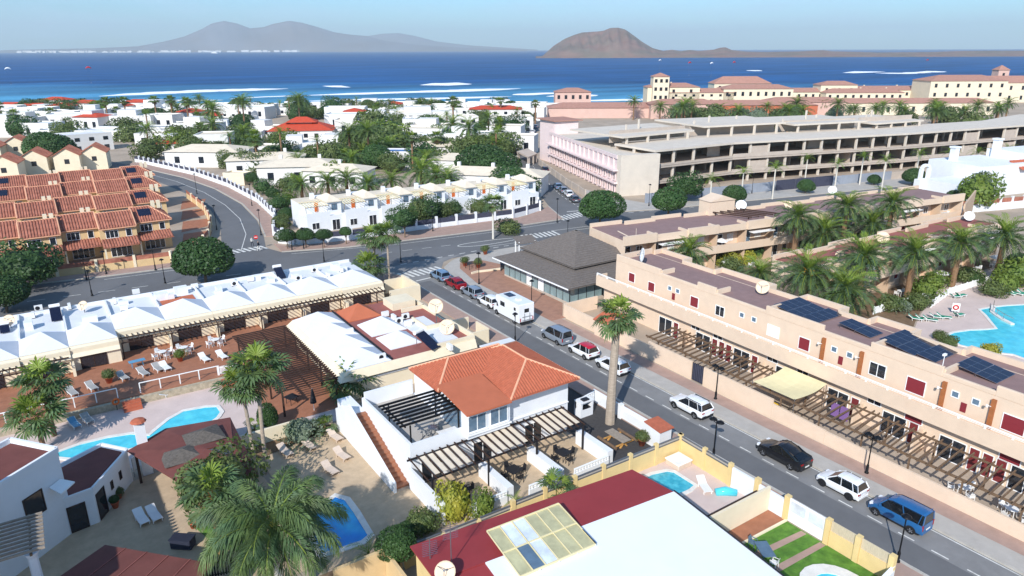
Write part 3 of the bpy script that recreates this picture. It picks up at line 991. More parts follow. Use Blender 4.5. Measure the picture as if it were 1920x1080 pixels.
def leafball(name, rx, ry, rz_, n, leaf, material, seed=0, flat=0.0, core=True, lumps=0.12, open_=0.0):
  """leafy crown around the origin: thousands of small leaf faces over an uneven volume, with a dark twiggy heart"""
  r_ = random.Random(seed)
  mm = MB()
  ph = [(Vector((r_.uniform(-1, 1), r_.uniform(-1, 1), r_.uniform(-1, 1))).normalized(), r_.uniform(.5, 1)) for _ in range(14)]
  for i in range(n):
    d = Vector((r_.gauss(0, 1), r_.gauss(0, 1), r_.gauss(0, 1))).normalized()
    if d.z < -0.75 and flat:
      continue
    bump = 1 + lumps * sum(w * max(0, d.dot(p) - .55) * 3.2 for p, w in ph) - lumps * .5
    rr = bump * (1 - abs(r_.gauss(0, .10 + open_)))
    c = Vector((d.x * rx * rr, d.y * ry * rr, d.z * rz_ * rr * (1 if d.z > 0 else 1 - flat * .5)))
    nrm = (d + Vector((r_.gauss(0, .6), r_.gauss(0, .6), r_.gauss(0, .6)))).normalized()
    a = nrm.orthogonal().normalized()
    b = nrm.cross(a)
    an = r_.uniform(0, 6.28)
    a, b = a * math.cos(an) + b * math.sin(an), b * math.cos(an) - a * math.sin(an)
    s_ = leaf * r_.uniform(.7, 1.35)
    mm.add([c - a * s_, c + b * s_ * .55, c + a * s_, c - b * s_ * .55], [(0, 1, 2, 3)])
  if core:
    o = len(mm.v)
    k1, k2 = 10, 7
    for j in range(k2 + 1):
      th = math.pi * j / k2
      for i in range(k1):
        f_ = 2 * math.pi * i / k1
        d = Vector((math.sin(th) * math.cos(f_), math.sin(th) * math.sin(f_), math.cos(th)))
        q = .74 * (1 + .5 * lumps * sum(w * max(0, d.dot(p) - .55) * 3 for p, w in ph) + r_.uniform(-.06, .06))
        mm.v.append((d.x * rx * q, d.y * ry * q, d.z * rz_ * q * (1 if d.z > 0 else 1 - flat * .5)))
    for j in range(k2):
      for i in range(k1):
        a_, b_ = o + j * k1 + i, o + j * k1 + (i + 1) % k1
        mm.f.append((a_, a_ + k1, b_ + k1, b_))
        mm.m.append(0)
  return mm.mesh(name, [material])
BALLS = {
  'ficus': [leafball('crown', 1, 1, .78, 5200, .055, 'leaf_ficus', 1, .6, lumps=.06), leafball('crown', 1, 1, .82, 5200, .055, 'leaf_ficus', 2, .6, lumps=.08)],
  'tree': [leafball('crown', 1, 1, .9, 3000, .085, 'leaf_olive', 3, .3, lumps=.3, open_=.06), leafball('crown', 1, 1, .8, 3000, .085, 'leaf_ficus', 4, .3, lumps=.35, open_=.06)],
  'olive': [leafball('crown', 1, 1, .8, 1500, .11, 'leaf_olive', 5, .2, lumps=.35, open_=.08)],
  'bright': [leafball('crown', 1, 1, .85, 1300, .12, 'leaf_bright', 6, .2, lumps=.4, open_=.08)],
  'yellow': [leafball('crown', 1, 1, .9, 1300, .12, 'leaf_yellow', 7, .2, lumps=.4, open_=.1)],
  'grey': [leafball('crown', 1, 1, .85, 1300, .11, 'leaf_greygreen', 8, .2, lumps=.4, open_=.1)],
}
BUSH_N = 0
def tree(x, y, h, rc, kind, label, name='tree', cat='tree', squash=1.0, group=None, tr=.14, z=0.0):
  """h = height of the crown's centre, rc = crown radius"""
  global BUSH_N
  BUSH_N += 1
  t = thing(name, label, cat, (x, y, z), 0, group)
  mm = MB()
  r_ = random.Random(BUSH_N)
  mm.tube([(0, 0, -.1), (.05, .03, h * .45), (0, 0, h)], [tr, tr * .8, tr * .5], 7)
  for i in range(4):
    a = i * 1.57 + r_.uniform(-.4, .4)
    mm.tube([(.04, .02, h * .5), (math.cos(a) * rc * .3, math.sin(a) * rc * .3, h * .85), (math.cos(a) * rc * .6, math.sin(a) * rc * .6, h * 1.05)], [tr * .55, tr * .35, tr * .15], 5)
  piece('trunk', mm.mesh('trunk', ['bark']), t)
  me = BALLS[kind][BUSH_N % len(BALLS[kind])]
  piece('crown', me, t, (0, 0, h), (0, 0, r_.uniform(0, 6.28)), (rc, rc * r_.uniform(.92, 1.08), rc * squash))
  return t
def shrub(x, y, r, kind, label, name='shrub', group=None, squash=1.0, z=0.0, cat='shrub'):
  global BUSH_N
  BUSH_N += 1
  r_ = random.Random(BUSH_N)
  t = thing(name, label, cat, (x, y, z), 0, group)
  mm = MB()
  for i in range(5):
    a = i * 1.26
    mm.tube([(0, 0, -.05), (math.cos(a) * r * .4, math.sin(a) * r * .4, r * .9 * squash)], [.04, .02], 5)
  piece('stem', mm.mesh('stem', ['bark']), t)
  me = BALLS[kind][BUSH_N % len(BALLS[kind])]
  piece('foliage', me, t, (0, 0, r * .85 * squash), (0, 0, r_.uniform(0, 6.28)), (r, r * r_.uniform(.85, 1.15), r * squash))
  return t

# ================================================================== LIBRARY: street lamps, cars, furniture
def lamp_proto(h, double=False, name='street_lamp'):
  t = thing(name, 'x', 'street lamp')
  mm = MB()
  mm.lathe([(.17, 0), (.17, .12), (.11, .2), (.11, .75), (.07, .85), (.055, 1.0), (.045, h - .5), (.045, h)], 8)
  mm.build('post', 'metal_black', t, True)
  for s_ in ((-1, 1) if double else (0,)):
    mm = MB()
    c = (s_ * .38, 0, h - (.25 if double else 0))
    if double:
      mm.bar((0, 0, h - .35), (s_ * .38, 0, h - .28), .04, .04)
    mm.lathe([(0, .32), (.1, .3), (.3, .16), (.34, .12), (.34, .09), (.12, .05), (.1, 0)], 10, c)
    mm.build('lamp_head', 'metal_black', t, True)
  return t
LAMP1, LAMP2 = lamp_proto(3.5), lamp_proto(3.6, True)
LAMP_TALL = lamp_proto(4.6)
LAMP_USED = set()
def lamp(proto, x, y, label, rz=0.0, group=None):
  if id(proto) not in LAMP_USED:
    LAMP_USED.add(id(proto))
    proto.location = (x, y, .1)
    proto.rotation_euler = (0, 0, rz)
    proto['label'] = label
    if group:
      proto['group'] = group
    return proto
  c = copy_tree(proto, (x, y, .1), rz, label)
  if group:
    c['group'] = group
  elif 'group' in c:
    del c['group']
  return c

WHEEL = {}
def wheel_mesh(r, w, rim):
  key = (r, w, rim)
  if key not in WHEEL:
    mt, mr = MB(), MB()
    prof = [(r * .62, -w / 2), (r * .92, -w / 2), (r, -w * .32), (r, w * .32), (r * .92, w / 2), (r * .62, w / 2)]
    n_ = 18
    for i in range(n_):
      a0_, a1_ = 2 * math.pi * i / n_, 2 * math.pi * (i + 1) / n_
      for (ra, ya), (rb, yb) in zip(prof[:-1], prof[1:]):
        mt.add([(ra * math.cos(a0_), ya, ra * math.sin(a0_)), (rb * math.cos(a0_), yb, rb * math.sin(a0_)), (rb * math.cos(a1_), yb, rb * math.sin(a1_)), (ra * math.cos(a1_), ya, ra * math.sin(a1_))], [(0, 1, 2, 3)])
    for s_ in (-1, 1):
      mr.add([(r * .6 * math.cos(2 * math.pi * i / n_), s_ * w * .36, r * .6 * math.sin(2 * math.pi * i / n_)) for i in range(n_)] + [(r * .64 * math.cos(2 * math.pi * i / n_), s_ * w * .5, r * .64 * math.sin(2 * math.pi * i / n_)) for i in range(n_)],
                   [tuple(range(n_))] + [(i, (i + 1) % n_, n_ + (i + 1) % n_, n_ + i) for i in range(n_)], 1)
      for k_ in range(5):
        a = 2 * math.pi * k_ / 5
        mr.bar((r * .1 * math.cos(a), s_ * w * .44, r * .1 * math.sin(a)), (r * .6 * math.cos(a), s_ * w * .44, r * .6 * math.sin(a)), r * .16, w * .1, 0)
    WHEEL[key] = (mt.mesh('tyre', ['tyre'], smooth=True), mr.mesh('rim', [rim, 'rim_dark']))
  return WHEEL[key]
def car(label, paint, kind='hatch', roof=None, loc=(0, 0, 0), rz=R(90), L_=4.0, W_=1.74, H_=1.48, wb=2.5, rim='rim', roofbox=False, rails=False, clad=False, group=None, cat='car', name='parked_car'):
  """front points along +X of the car before turning; built from lofted cross sections"""
  t = thing(name, label, cat, (0, 0, 0), 0, group)
  hl = L_ / 2
  hw = W_ / 2
  belt = {'hatch': .60, 'suv': .62, 'van': .56, 'coupe': .64, 'small': .6}[kind] * H_
  sill = .17 * H_ if kind != 'suv' else .2 * H_
  # stations: x, lower z, belt z, half width
  if kind == 'van':
    st = [(-hl, .34, belt * .98, hw * .93), (-hl + .06, sill, belt, hw * .98), (-hl * .5, sill, belt, hw), (hl * .2, sill, belt, hw), (hl * .5, sill, belt * .98, hw * .99), (hl * .62, sill, belt * .94, hw * .97), (hl * .9, sill + .03, belt * .8, hw * .88), (hl, .32, belt * .64, hw * .72)]
    cab = [(-hl + .05, .97, .88), (-hl + .22, 1.0, .97), (-hl * .2, 1.0, 1.0), (hl * .16, .985, .97), (hl * .36, .9, .9)]
    base = (-hl + .02, hl * .62)
  elif kind == 'coupe':
    st = [(-hl, .40, belt * .98, hw * .86), (-hl + .1, sill + .08, belt * 1.04, hw * .95), (-hl * .55, sill, belt, hw), (0, sill, belt * .98, hw), (hl * .45, sill, belt * .96, hw * .99), (hl * .8, sill + .03, belt * .86, hw * .92), (hl, .34, belt * .66, hw * .74)]
    cab = [(-hl * .6, .80, .80), (-hl * .36, .95, .92), (-hl * .05, 1.0, .96), (hl * .1, .97, .94)]
    base = (-hl * .92, hl * .46)
  else:
    fr = .56 if kind == 'small' else .5
    st = [(-hl, .38, belt * .93, hw * .86), (-hl + .08, sill + .06, belt, hw * .95), (-hl * .55, sill, belt, hw), (0, sill, belt * .98, hw), (hl * fr, sill, belt * .95, hw * .98), (hl * .84, sill + .03, belt * .86, hw * .9), (hl, .34, belt * .66, hw * .72)]
    cab = [(-hl * .84, .93, .82), (-hl * .62, .99, .93), (-hl * .15, 1.0, .97), (hl * .08, .97, .94)]
    base = (-hl * .96, hl * fr)
  mm = MB()
  rows = []
  for x, zl, zb, w in st:
    rows.append([(x, -w * .90, zl), (x, -w, zl + (zb - zl) * .35), (x, -w * .99, zl + (zb - zl) * .75), (x, -w * .93, zb), (x, -w * .45, zb + .035), (x, w * .45, zb + .035), (x, w * .93, zb), (x, w * .99, zl + (zb - zl) * .75), (x, w, zl + (zb - zl) * .35), (x, w * .90, zl)])
  o = len(mm.v)
  for r_ in rows:
    mm.v += r_
  nn = 10
  for i in range(len(rows) - 1):
    for j in range(nn):
      a, b = o + i * nn + j, o + i * nn + (j + 1) % nn
      mm.f.append((a, b, b + nn, a + nn))
      mm.m.append(0)
  mm.f += [tuple(range(o, o + nn)), tuple(range(o + (len(rows) - 1) * nn, o + len(rows) * nn))[::-1]]
  mm.m += [0, 0]
  body = mm.build('body', [paint], t, True)
  es = body.modifiers.new('edge', 'EDGE_SPLIT')
  es.split_angle = R(38)
  # cabin
  def belt_at(x):
    for (a, b) in zip(st[:-1], st[1:]):
      if a[0] <= x <= b[0]:
        f = (x - a[0]) / (b[0] - a[0])
        return a[2] + (b[2] - a[2]) * f, a[3] + (b[3] - a[3]) * f
    return st[0][2], st[0][3]
  mg = MB()
  low = [base[0]] + [base[0] + (base[1] - base[0]) * f for f in ((.14, .5, .72) if len(cab) == 4 else (.1, .4, .66, .82))] + [base[1]]
  low = low[:len(cab)]
  low[-1] = base[1]
  rowsL, rowsT = [], []
  for xl, (xt, zf, wf) in zip(low, cab):
    zb, w = belt_at(max(xl, st[0][0] + .01))
    rowsL.append((xl, w * .93, zb))
    rowsT.append((xt, hw * .80 * wf, H_ * zf))
  n2 = len(cab)
  for s_ in (-1, 1):
    for i in range(n2 - 1):
      a, b = rowsL[i], rowsL[i + 1]
      c, d = rowsT[i + 1], rowsT[i]
      q = [(a[0], s_ * a[1], a[2]), (b[0], s_ * b[1], b[2]), (c[0], s_ * c[1], c[2]), (d[0], s_ * d[1], d[2])]
      mg.add(q, [(0, 1, 2, 3)], 0)
  a, b = rowsL[-1], rowsT[-1]
  mg.add([(a[0], -a[1], a[2]), (a[0], a[1], a[2]), (b[0], b[1], b[2]), (b[0], -b[1], b[2])], [(0, 1, 2, 3)], 0)
  a, b = rowsL[0], rowsT[0]
  mg.add([(a[0], -a[1], a[2]), (a[0], a[1], a[2]), (b[0], b[1], b[2]), (b[0], -b[1], b[2])], [(0, 1, 2, 3)], 0)
  mg.build('window_glass', ['car_glass'], t)
  # roof skin, pillars
  mr = MB()
  for i in range(n2 - 1):
    a, b = rowsT[i], rowsT[i + 1]
    e = .015
    mr.add([(a[0], -a[1] - e, a[2] - .05), (a[0], -a[1] * .8, a[2] + .012), (a[0], 0, a[2] + .035), (a[0], a[1] * .8, a[2] + .012), (a[0], a[1] + e, a[2] - .05),
        (b[0], -b[1] - e, b[2] - .05), (b[0], -b[1] * .8, b[2] + .012), (b[0], 0, b[2] + .035), (b[0], b[1] * .8, b[2] + .012), (b[0], b[1] + e, b[2] - .05)],
               [(j, j + 5, j + 6, j + 1) for j in range(4)])
  mr.build('roof', [roof or paint], t, True)
  mp_ = MB()
  pil = [0, n2 - 1] + ([1, 2] if kind in ('van',) else [1] + ([2] if n2 > 3 else []))
  for i in pil:
    for s_ in (-1, 1):
      a, b = rowsL[i], rowsT[i]
      wth = .16 if i == 0 else (.07 if i == n2 - 1 else .08)
      if kind == 'van' and i == 1:
        wth = .2
      mp_.bar((a[0], s_ * (a[1] + .004), a[2]), (b[0], s_ * (b[1] + .004), b[2]), .03, wth)
  mp_.build('pillar', [roof if (roof and kind == 'x') else paint], t)
  # wheels
  r = .315 if kind in ('hatch', 'small') else (.34 if kind != 'van' else .31)
  ty, ri = wheel_mesh(r, .2, rim)
  for sx in (-1, 1):
    for s_ in (-1, 1):
      w = piece('wheel', ty, t, (sx * wb / 2 + (.03 if sx < 0 else .0), s_ * (hw - .09), r))
      piece('rim', ri, w)
      ma = MB()
      xx = sx * wb / 2 + (.03 if sx < 0 else .0)
      arc = [(xx + (r + .07) * math.cos(math.pi * k_ / 10), (r + .07) * math.sin(math.pi * k_ / 10) + r) for k_ in range(11)]
      for p, q in zip(arc[:-1], arc[1:]):
        ma.add([(p[0], s_ * (hw + .006), p[1]), (q[0], s_ * (hw + .006), q[1]), (xx, s_ * (hw + .006), r)], [(0, 1, 2) if s_ < 0 else (0, 2, 1)])
      ma.build('wheel_arch', ['bumper_black'], t)
  # lights, bumpers, plate
  for s_ in (-1, 1):
    ml = MB()
    zt = belt * .86
    if kind == 'van':
      ml.box(-hl - .012, -hl + .08, s_ * (hw * .84) - .07, s_ * (hw * .84) + .07, belt * .62, belt * 1.05)
    else:
      ml.box(-hl - .004, -hl + .14, s_ * hw * .70 - .16, s_ * hw * .70 + .16, zt - .08, zt + .06)
    ml.build('tail_light', ['lamp_red'], t)
    ml = MB()
    ml.box(hl * .8, hl * .93, s_ * hw * .70 - .15, s_ * hw * .70 + .15, belt * .66, belt * .84)
    ml.build('headlight', ['lamp_clear'], t)
    ml = MB()
    xm = base[1] - .25
    ml.box(xm - .06, xm + .08, s_ * (hw + .07) - .08, s_ * (hw + .07) + .08, belt * 1.0, belt * 1.0 + .13)
    ml.build('mirror', [paint], t)
    ml = MB()
    zb, w = belt_at(-.1)
    ml.box(-.42, -.26, s_ * (hw * .985) - .012, s_ * (hw * .985) + .012, belt * .84, belt * .84 + .03)
    ml.build('door_handle', ['bumper_black' if clad else paint], t)
  mb = MB()
  mb.box(-hl - .03, -hl + .12, -hw * .84, hw * .84, .26, .46 if not clad else .52)
  mb.box(hl - .1, hl + .02, -hw * .7, hw * .7, .22, .4)
  mb.build('bumper', ['bumper_black' if clad else paint], t, bevel=.03)
  mb = MB()
  mb.box(-hl - .042, -hl - .02, -.26, .26, .50 if kind != 'van' else .56, .61 if kind != 'van' else .67)
  mb.build('number_plate', ['plate_white'], t)
  mb = MB()
  mb.box(-hl + .2, hl - .3, -hw * .86, hw * .86, .16, .3)
  mb.build('underbody', ['bumper_black'], t)
  if rails:
    for s_ in (-1, 1):
      mb = MB()
      mb.bar((rowsT[0][0] + .1, s_ * hw * .68, H_ + .03), (rowsT[-1][0] - .1, s_ * hw * .68, H_ + .02), .04, .05)
      mb.build('roof_rail', ['metal_black'], t)
  t.location = loc
  t.rotation_euler = (0, 0, rz)
  return t

def lounger_proto(name='sun_lounger', frame='plastic_white', pad='plastic_beige', back=28):
  """white moulded lounger 1.9 m long, head towards +Y, with a raised back"""
  t = thing(name, 'x', 'sun lounger')
  hinge, b = .25, R(back)
  mm = MB()
  for s_ in (-1, 1):
    mm.bar((s_ * .31, -.95, .3), (s_ * .31, hinge, .3), .05, .07)
    mm.bar((s_ * .31, hinge, .3), (s_ * .31, hinge + .7 * math.cos(b), .3 + .7 * math.sin(b)), .05, .07)
  mm.build('frame', frame, t)
  mm = MB()
  mm.slab([(-.29, -.93, .345), (.29, -.93, .345), (.29, hinge, .345), (-.29, hinge, .345)], .03)
  mm.build('seat', pad, t)
  mm = MB()
  mm.slab([(-.29, hinge, .345), (.29, hinge, .345), (.29, hinge + .7 * math.cos(b), .345 + .7 * math.sin(b)), (-.29, hinge + .7 * math.cos(b), .345 + .7 * math.sin(b))], .03)
  mm.build('backrest', pad, t)
  for x in (-.31, .31):
    for y in (-.75, .3):
      mm = MB()
      mm.bar((x, y, 0), (x, y + .05, .28), .05, .05)
      mm.build('leg', frame, t)
  return t
def chair_proto(material, name='garden_chair', cat='chair'):
  t = thing(name, 'x', cat)
  mm = MB()
  mm.box(-.23, .23, -.22, .22, .42, .46)
  mm.build('seat', material, t)
  mm = MB()
  mm.slab([(-.22, .2, .46), (.22, .2, .46), (.2, .3, .86), (-.2, .3, .86)], .03)
  mm.box(-.22, .22, .2, .24, .44, .6)
  mm.build('backrest', material, t)
  for x in (-.2, .2):
    for y in (-.19, .2):
      mm = MB()
      mm.bar((x * 1.12, y * 1.1, 0), (x, y, .43), .04, .04)
      mm.build('leg', material, t)
    mm = MB()
    mm.bar((x * 1.15, -.2, .64), (x * 1.15, .24, .66), .04, .03)
    mm.bar((x * 1.15, -.2, .64), (x * 1.12, -.2, .42), .04, .03)
    mm.build('armrest', material, t)
  return t
def table_proto(material, sx=.9, sy=.9, h=.73, rnd=True, name='garden_table'):
  t = thing(name, 'x', 'table')
  mm = MB()
  if rnd:
    mm.cyl(0, 0, sx / 2, h - .04, h, 18)
  else:
    mm.box(-sx / 2, sx / 2, -sy / 2, sy / 2, h - .04, h)
  mm.build('table_top', material, t)
  for a in (-1, 1):
    for b in (-1, 1):
      mm = MB()
      mm.bar((a * sx * .34, b * sy * .34, 0), (a * sx * .3, b * sy * .3, h - .04), .045, .045)
      mm.build('leg', material, t)
  return t
USED = set()
def place(proto, x, y, z, rz, label, group=None, scale=None):
  """first call moves the prototype itself, later calls copy it with its parts"""
  if id(proto) not in USED:
    USED.add(id(proto))
    proto.location = (x, y, z)
    proto.rotation_euler = (0, 0, rz)
    if scale:
      proto.scale = (scale,) * 3
    proto['label'] = label
    if group:
      proto['group'] = group
    return proto
  c = copy_tree(proto, (x, y, z), rz, label, scale=scale)
  if group:
    c['group'] = group
  elif 'group' in c:
    del c['group']
  return c
def dish(x, y, z, r, rz, label, material='dish_cream', tilt=35, post=.6):
  """satellite dish on a short post, opening towards rz"""
  t = thing('satellite_dish', label, 'satellite dish', (x, y, z), rz)
  mm = MB()
  mm.cyl(0, 0, .05, 0, post + .2, 8)
  piece('post', mm.mesh('post', ['metal_grey']), t)
  ml = MB()
  n_ = 20
  prof = [(0.001, 0), (r * .4, r * .035), (r * .75, r * .12), (r, r * .22), (r, r * .25), (r * .75, r * .15), (.001, r * .03)]
  ml.lathe(prof, n_)
  me = ml.mesh('reflector', [material], smooth=True)
  d_ = piece('reflector', me, t, (0.05, 0, post + .25), (0, R(90 - tilt), 0))
  ma = MB()
  for a in (0.0, 2.1, 4.2):
    ma.bar((r * .9 * math.cos(a), r * .9 * math.sin(a), r * .2), (0, 0, r * .8), .03, .03)
  ma.cyl(0, 0, .07, r * .74, r * .86, 8)
  piece('feed_arm', ma.mesh('feed_arm', ['metal_grey']), d_)
  return t
def pot(x, y, z, r, label, plant=None, group=None):
  t = thing('flower_pot', label, 'flower pot', (x, y, z), 0, group)
  mm = MB()
  mm.lathe([(0.01, 0), (r * .6, 0), (r * .95, r * 1.5), (r, r * 1.5), (r, r * 1.75), (r * .88, r * 1.75), (r * .8, r * 1.5), (0.01, r * 1.5)], 14)
  piece('pot', mm.mesh('pot', ['terracotta_pot'], smooth=True), t)
  if plant:
    piece('foliage', BALLS[plant][0], t, (0, 0, r * 2.4), (0, 0, x), (r * 1.2, r * 1.2, r * 1.3))
  return t
def ac_unit(x, y, z, rz, label, group=None):
  t = thing('air_conditioner', label, 'air conditioner', (x, y, z), rz, group)
  mm = MB()
  mm.box(-.42, .42, -.16, .16, .08, .68)
  piece('case', mm.mesh('case', ['plastic_white']), t)
  mm = MB()
  mm.tube([(-.1, -.175, .38), (-.1, -.185, .38)], [.24, .24], 16)
  piece('fan_grille', mm.mesh('fan_grille', ['metal_dark']), t)
  for x in (-.34, .34):
    mm = MB()
    mm.box(x - .04, x + .04, -.18, .18, 0, .08)
    piece('foot', mm.mesh('foot', ['metal_dark']), t)
  return t
# windows set in a wall: frame proud of the wall, pane recessed inside the frame
def window(parent, c, w, h, face, glass='glass_dark', frame='white_plain', mull=1, name='window', depth=.10, shutter=None, fw=.07, sill=False):
  """c = centre of the window on the wall face; face = '-x', '+x', '-y', '+y' or an angle of the outward normal"""
  an = {'+x': 0.0, '+y': R(90), '-x': R(180), '-y': R(-90)}.get(face, face)
  n_ = Vector((math.cos(an), math.sin(an), 0))
  s_ = Vector((-n_.y, n_.x, 0))
  C_ = Vector(c)
  def bx(mm, a0, a1, z0, z1, d0, d1, m_=0):
    P = [C_ + s_ * a + n_ * d + Vector((0, 0, z)) for z in (z0, z1) for a, d in ((a0, d0), (a1, d0), (a1, d1), (a0, d1))]
    mm.add(P, [(0, 3, 2, 1), (4, 5, 6, 7), (0, 1, 5, 4), (1, 2, 6, 5), (2, 3, 7, 6), (3, 0, 4, 7)], m_)
  mm = MB()
  W, H = w / 2, h / 2
  bx(mm, -W, -W + fw, -H, H, -.02, depth * .5)
  bx(mm, W - fw, W, -H, H, -.02, depth * .5)
  bx(mm, -W + fw, W - fw, H - fw, H, -.02, depth * .5)
  bx(mm, -W + fw, W - fw, -H, -H + fw, -.02, depth * .5)
  for i in range(mull):
    a = -W + (2 * W) * (i + 1) / (mull + 1)
    bx(mm, a - fw * .45, a + fw * .45, -H + fw, H - fw, -.02, depth * .45)
  if sill:
    bx(mm, -W - .08, W + .08, -H - .07, -H, -.02, depth * 1.3)
  f = mm.build(name, frame, parent)
  g = MB()
  bx(g, -W + fw, W - fw, -H + fw, H - fw, -.02, .012 if not shutter else .03)
  g.build('pane' if not shutter else 'shutter', shutter or glass, f)
  return f
# ================================================================== SALMON HOLIDAY FLATS east of the road
TILT = R(-1.3)
def steps_parapet(name, parent, x0, x1, segs, z0, material):
  for a, b, zt in segs:
    mm = MB()
    mm.box(x0, x1, b, a, z0, zt)
    mm.build(name, material, parent, bevel=.03)
def flats_a():
  t = thing('apartment_block', 'long salmon two-storey apartment block with solar panels and white-railed gallery along the street', 'apartment block', (58.6, 17, 0))
  SEG = [(66, 58, 7.7), (58, 52, 7.25), (52, 49.3, 7.75), (49.3, 42.5, 7.2), (42.5, 35.8, 7.75), (35.8, 31, 7.25), (31, 24.6, 7.75), (24.6, 20.5, 7.25), (20.5, 13, 7.75), (13, 9, 7.25), (9, 0, 7.7)]
  m = MB()
  m.box(59.3, 66, 0, 67.6, 0, 3.2)
  m.box(59.8, 65.9, 0, 66, 3.2, 6.88)
  m.build('wall', 'salmon', t)
  for i, (a, b) in enumerate(((65.5, 60), (55, 47), (43, 38), (35, 30.5), (26, 20.5), (16, 9))):
    m = MB()
    m.box(65.95, 67.4, b, a, 0, 6.86)
    m.build('rear_bay', 'salmon', t)
    m = MB()
    m.box(65.9, 67.1, b + .3, a - .3, 6.862, 6.9)
    m.build('bay_roof', 'roof_brown', t)
    for q in ((67.1, 67.4, b, a), (65.9, 67.1, b, b + .3), (65.9, 67.1, a - .3, a)):
      m = MB()
      m.box(*q, 6.864, 7.45)
      m.build('rear_parapet', 'salmon', t)
  for a, b in ((60, 55), (47, 43), (38, 35), (30.5, 26), (20.5, 16), (9, 0)):
    m = MB()
    m.box(65.65, 65.9, b, a, 6.885, 7.4)
    m.build('rear_parapet', 'salmon', t)
  m = MB()
  m.box(60.1, 65.65, .2, 65.75, 6.882, 6.93)
  m.build('roof', 'roof_brown', t)
  steps_parapet('front_parapet', t, 59.803, 60.1, SEG, 6.884, 'salmon')
  m = MB()
  m.box(60.1, 65.9, 65.75, 66, 6.886, 7.6)
  m.build('side_parapet', 'salmon', t)
  for y in (58, 49.3, 42.5, 31, 24.6, 13):
    m = MB()
    m.box(60.1, 62.2, y - .12, y + .12, 6.94, 7.5)
    m.build('roof_upstand', 'salmon', t)
  # gallery
  m = MB()
  m.box(58.5, 59.79, 0, 68.2, 3.21, 3.42)
  m.build('gallery_floor', 'salmon_dark', t)
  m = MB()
  m.box(58.42, 58.6, 0, 68.3, 3.1, 4.5)
  m.box(58.6, 60.2, 68.12, 68.3, 3.1, 4.5)
  m.build('gallery_front', 'salmon', t)
  m = MB()
  m.bar((58.5, 0, 4.8), (58.5, 68.2, 4.8), .09, .1)
  m.bar((58.5, 0, 4.64), (58.5, 68.2, 4.64), .035, .035)
  m.build('handrail', 'white_plain', t)
  for i in range(35):
    m = MB()
    m.box(58.44, 58.56, i * 2 + .1, i * 2 + .24, 4.48, 4.77)
    m.build('rail_post', 'white_plain', t)
  for y, z, w, h, k_ in ((62.9, 5.35, 1.2, 1.25, 'red'), (59.3, 5.1, 1.2, 1.25, 'red'), (52.2, 5.25, 1.3, 1.3, 'red'), (48.4, 5.3, 1.3, 1.2, 'glass'), (41.3, 5.3, 1.5, 1.25, 'white'), (37.6, 5.2, 1.3, 1.35, 'red'),
                           (30.0, 5.35, 1.6, 1.3, 'glass'), (26.5, 5.2, 1.7, 1.45, 'red'), (18.8, 5.1, 1.7, 1.45, 'red'), (14.5, 5.2, 1.6, 1.35, 'glass'), (7, 5.2, 1.6, 1.4, 'red')):
    window(t, (59.8, y, z), w, h, '-x', mull=1 if k_ == 'glass' else 0, shutter={'red': 'shutter_red', 'white': 'shutter_white'}.get(k_))
  for y in (56.2, 54.9, 45.4, 43.8, 34.4, 32.8, 23.3, 21.7, 11.8, 10.3):
    window(t, (59.8, y, 5.8), .65, .6, '-x', mull=0, glass='glass_blue')
  for y in (55.5, 33.6, 22.5):
    m = MB()
    m.box(59.74, 59.8, y - .22, y + .22, 4.55, 5.35)
    m.build('meter_cupboard', 'shutter_red', t)
  for y in (51.2, 47.9, 40.6, 37.0, 29.5, 14.6):
    window(t, (59.3, y, 2.6), 1.35, .75, '-x', mull=1)
  for y in (25.9, 18.3, 10.5):
    window(t, (59.3, y, 2.5), 1.6, .8, '-x', mull=0, shutter='shutter_red')
  for y in (35.5, 31.6, 24.2, 20.4, 13.2):
    m = MB()
    m.box(59.55, 59.81, y - .16, y + .16, 3.43, 6.6)
    m.build('pilaster', 'wood_brown_post', t)
    m = MB()
    m.bar((59.55, y + .1, 6.0), (59.2, y + .25, 6.15), .05, .05)
    m.cyl(59.2, y + .25, .09, 6.0, 6.2, 8)
    m.build('wall_lamp', 'plastic_white', t)
  # ground floor: glazed doors and red louvred shutters behind the pergola
  for i, y in enumerate((56, 50, 44.5, 39, 33, 27.5, 22.5, 17, 12, 6)):
    window(t, (59.3, y, 1.08), 2.2, 2.1, '-x', mull=1, name='patio_door', glass='glass_dark')
    for q in range(3 if i in (6, 1) else 1):
      window(t, (59.3, y - 1.75 - q * 1.0, 1.1), .85, 2.1, '-x', mull=0, name='louvred_door', shutter='door_red')
  for y in (52.4, 41.6, 30.5, 25.0, 14.5):
    m = MB()
    m.box(57.9, 59.29, y - .1, y + .1, 0, 1.9)
    m.build('patio_divider', 'salmon', t)
  t.rotation_euler = (0, 0, TILT)
flats_a()

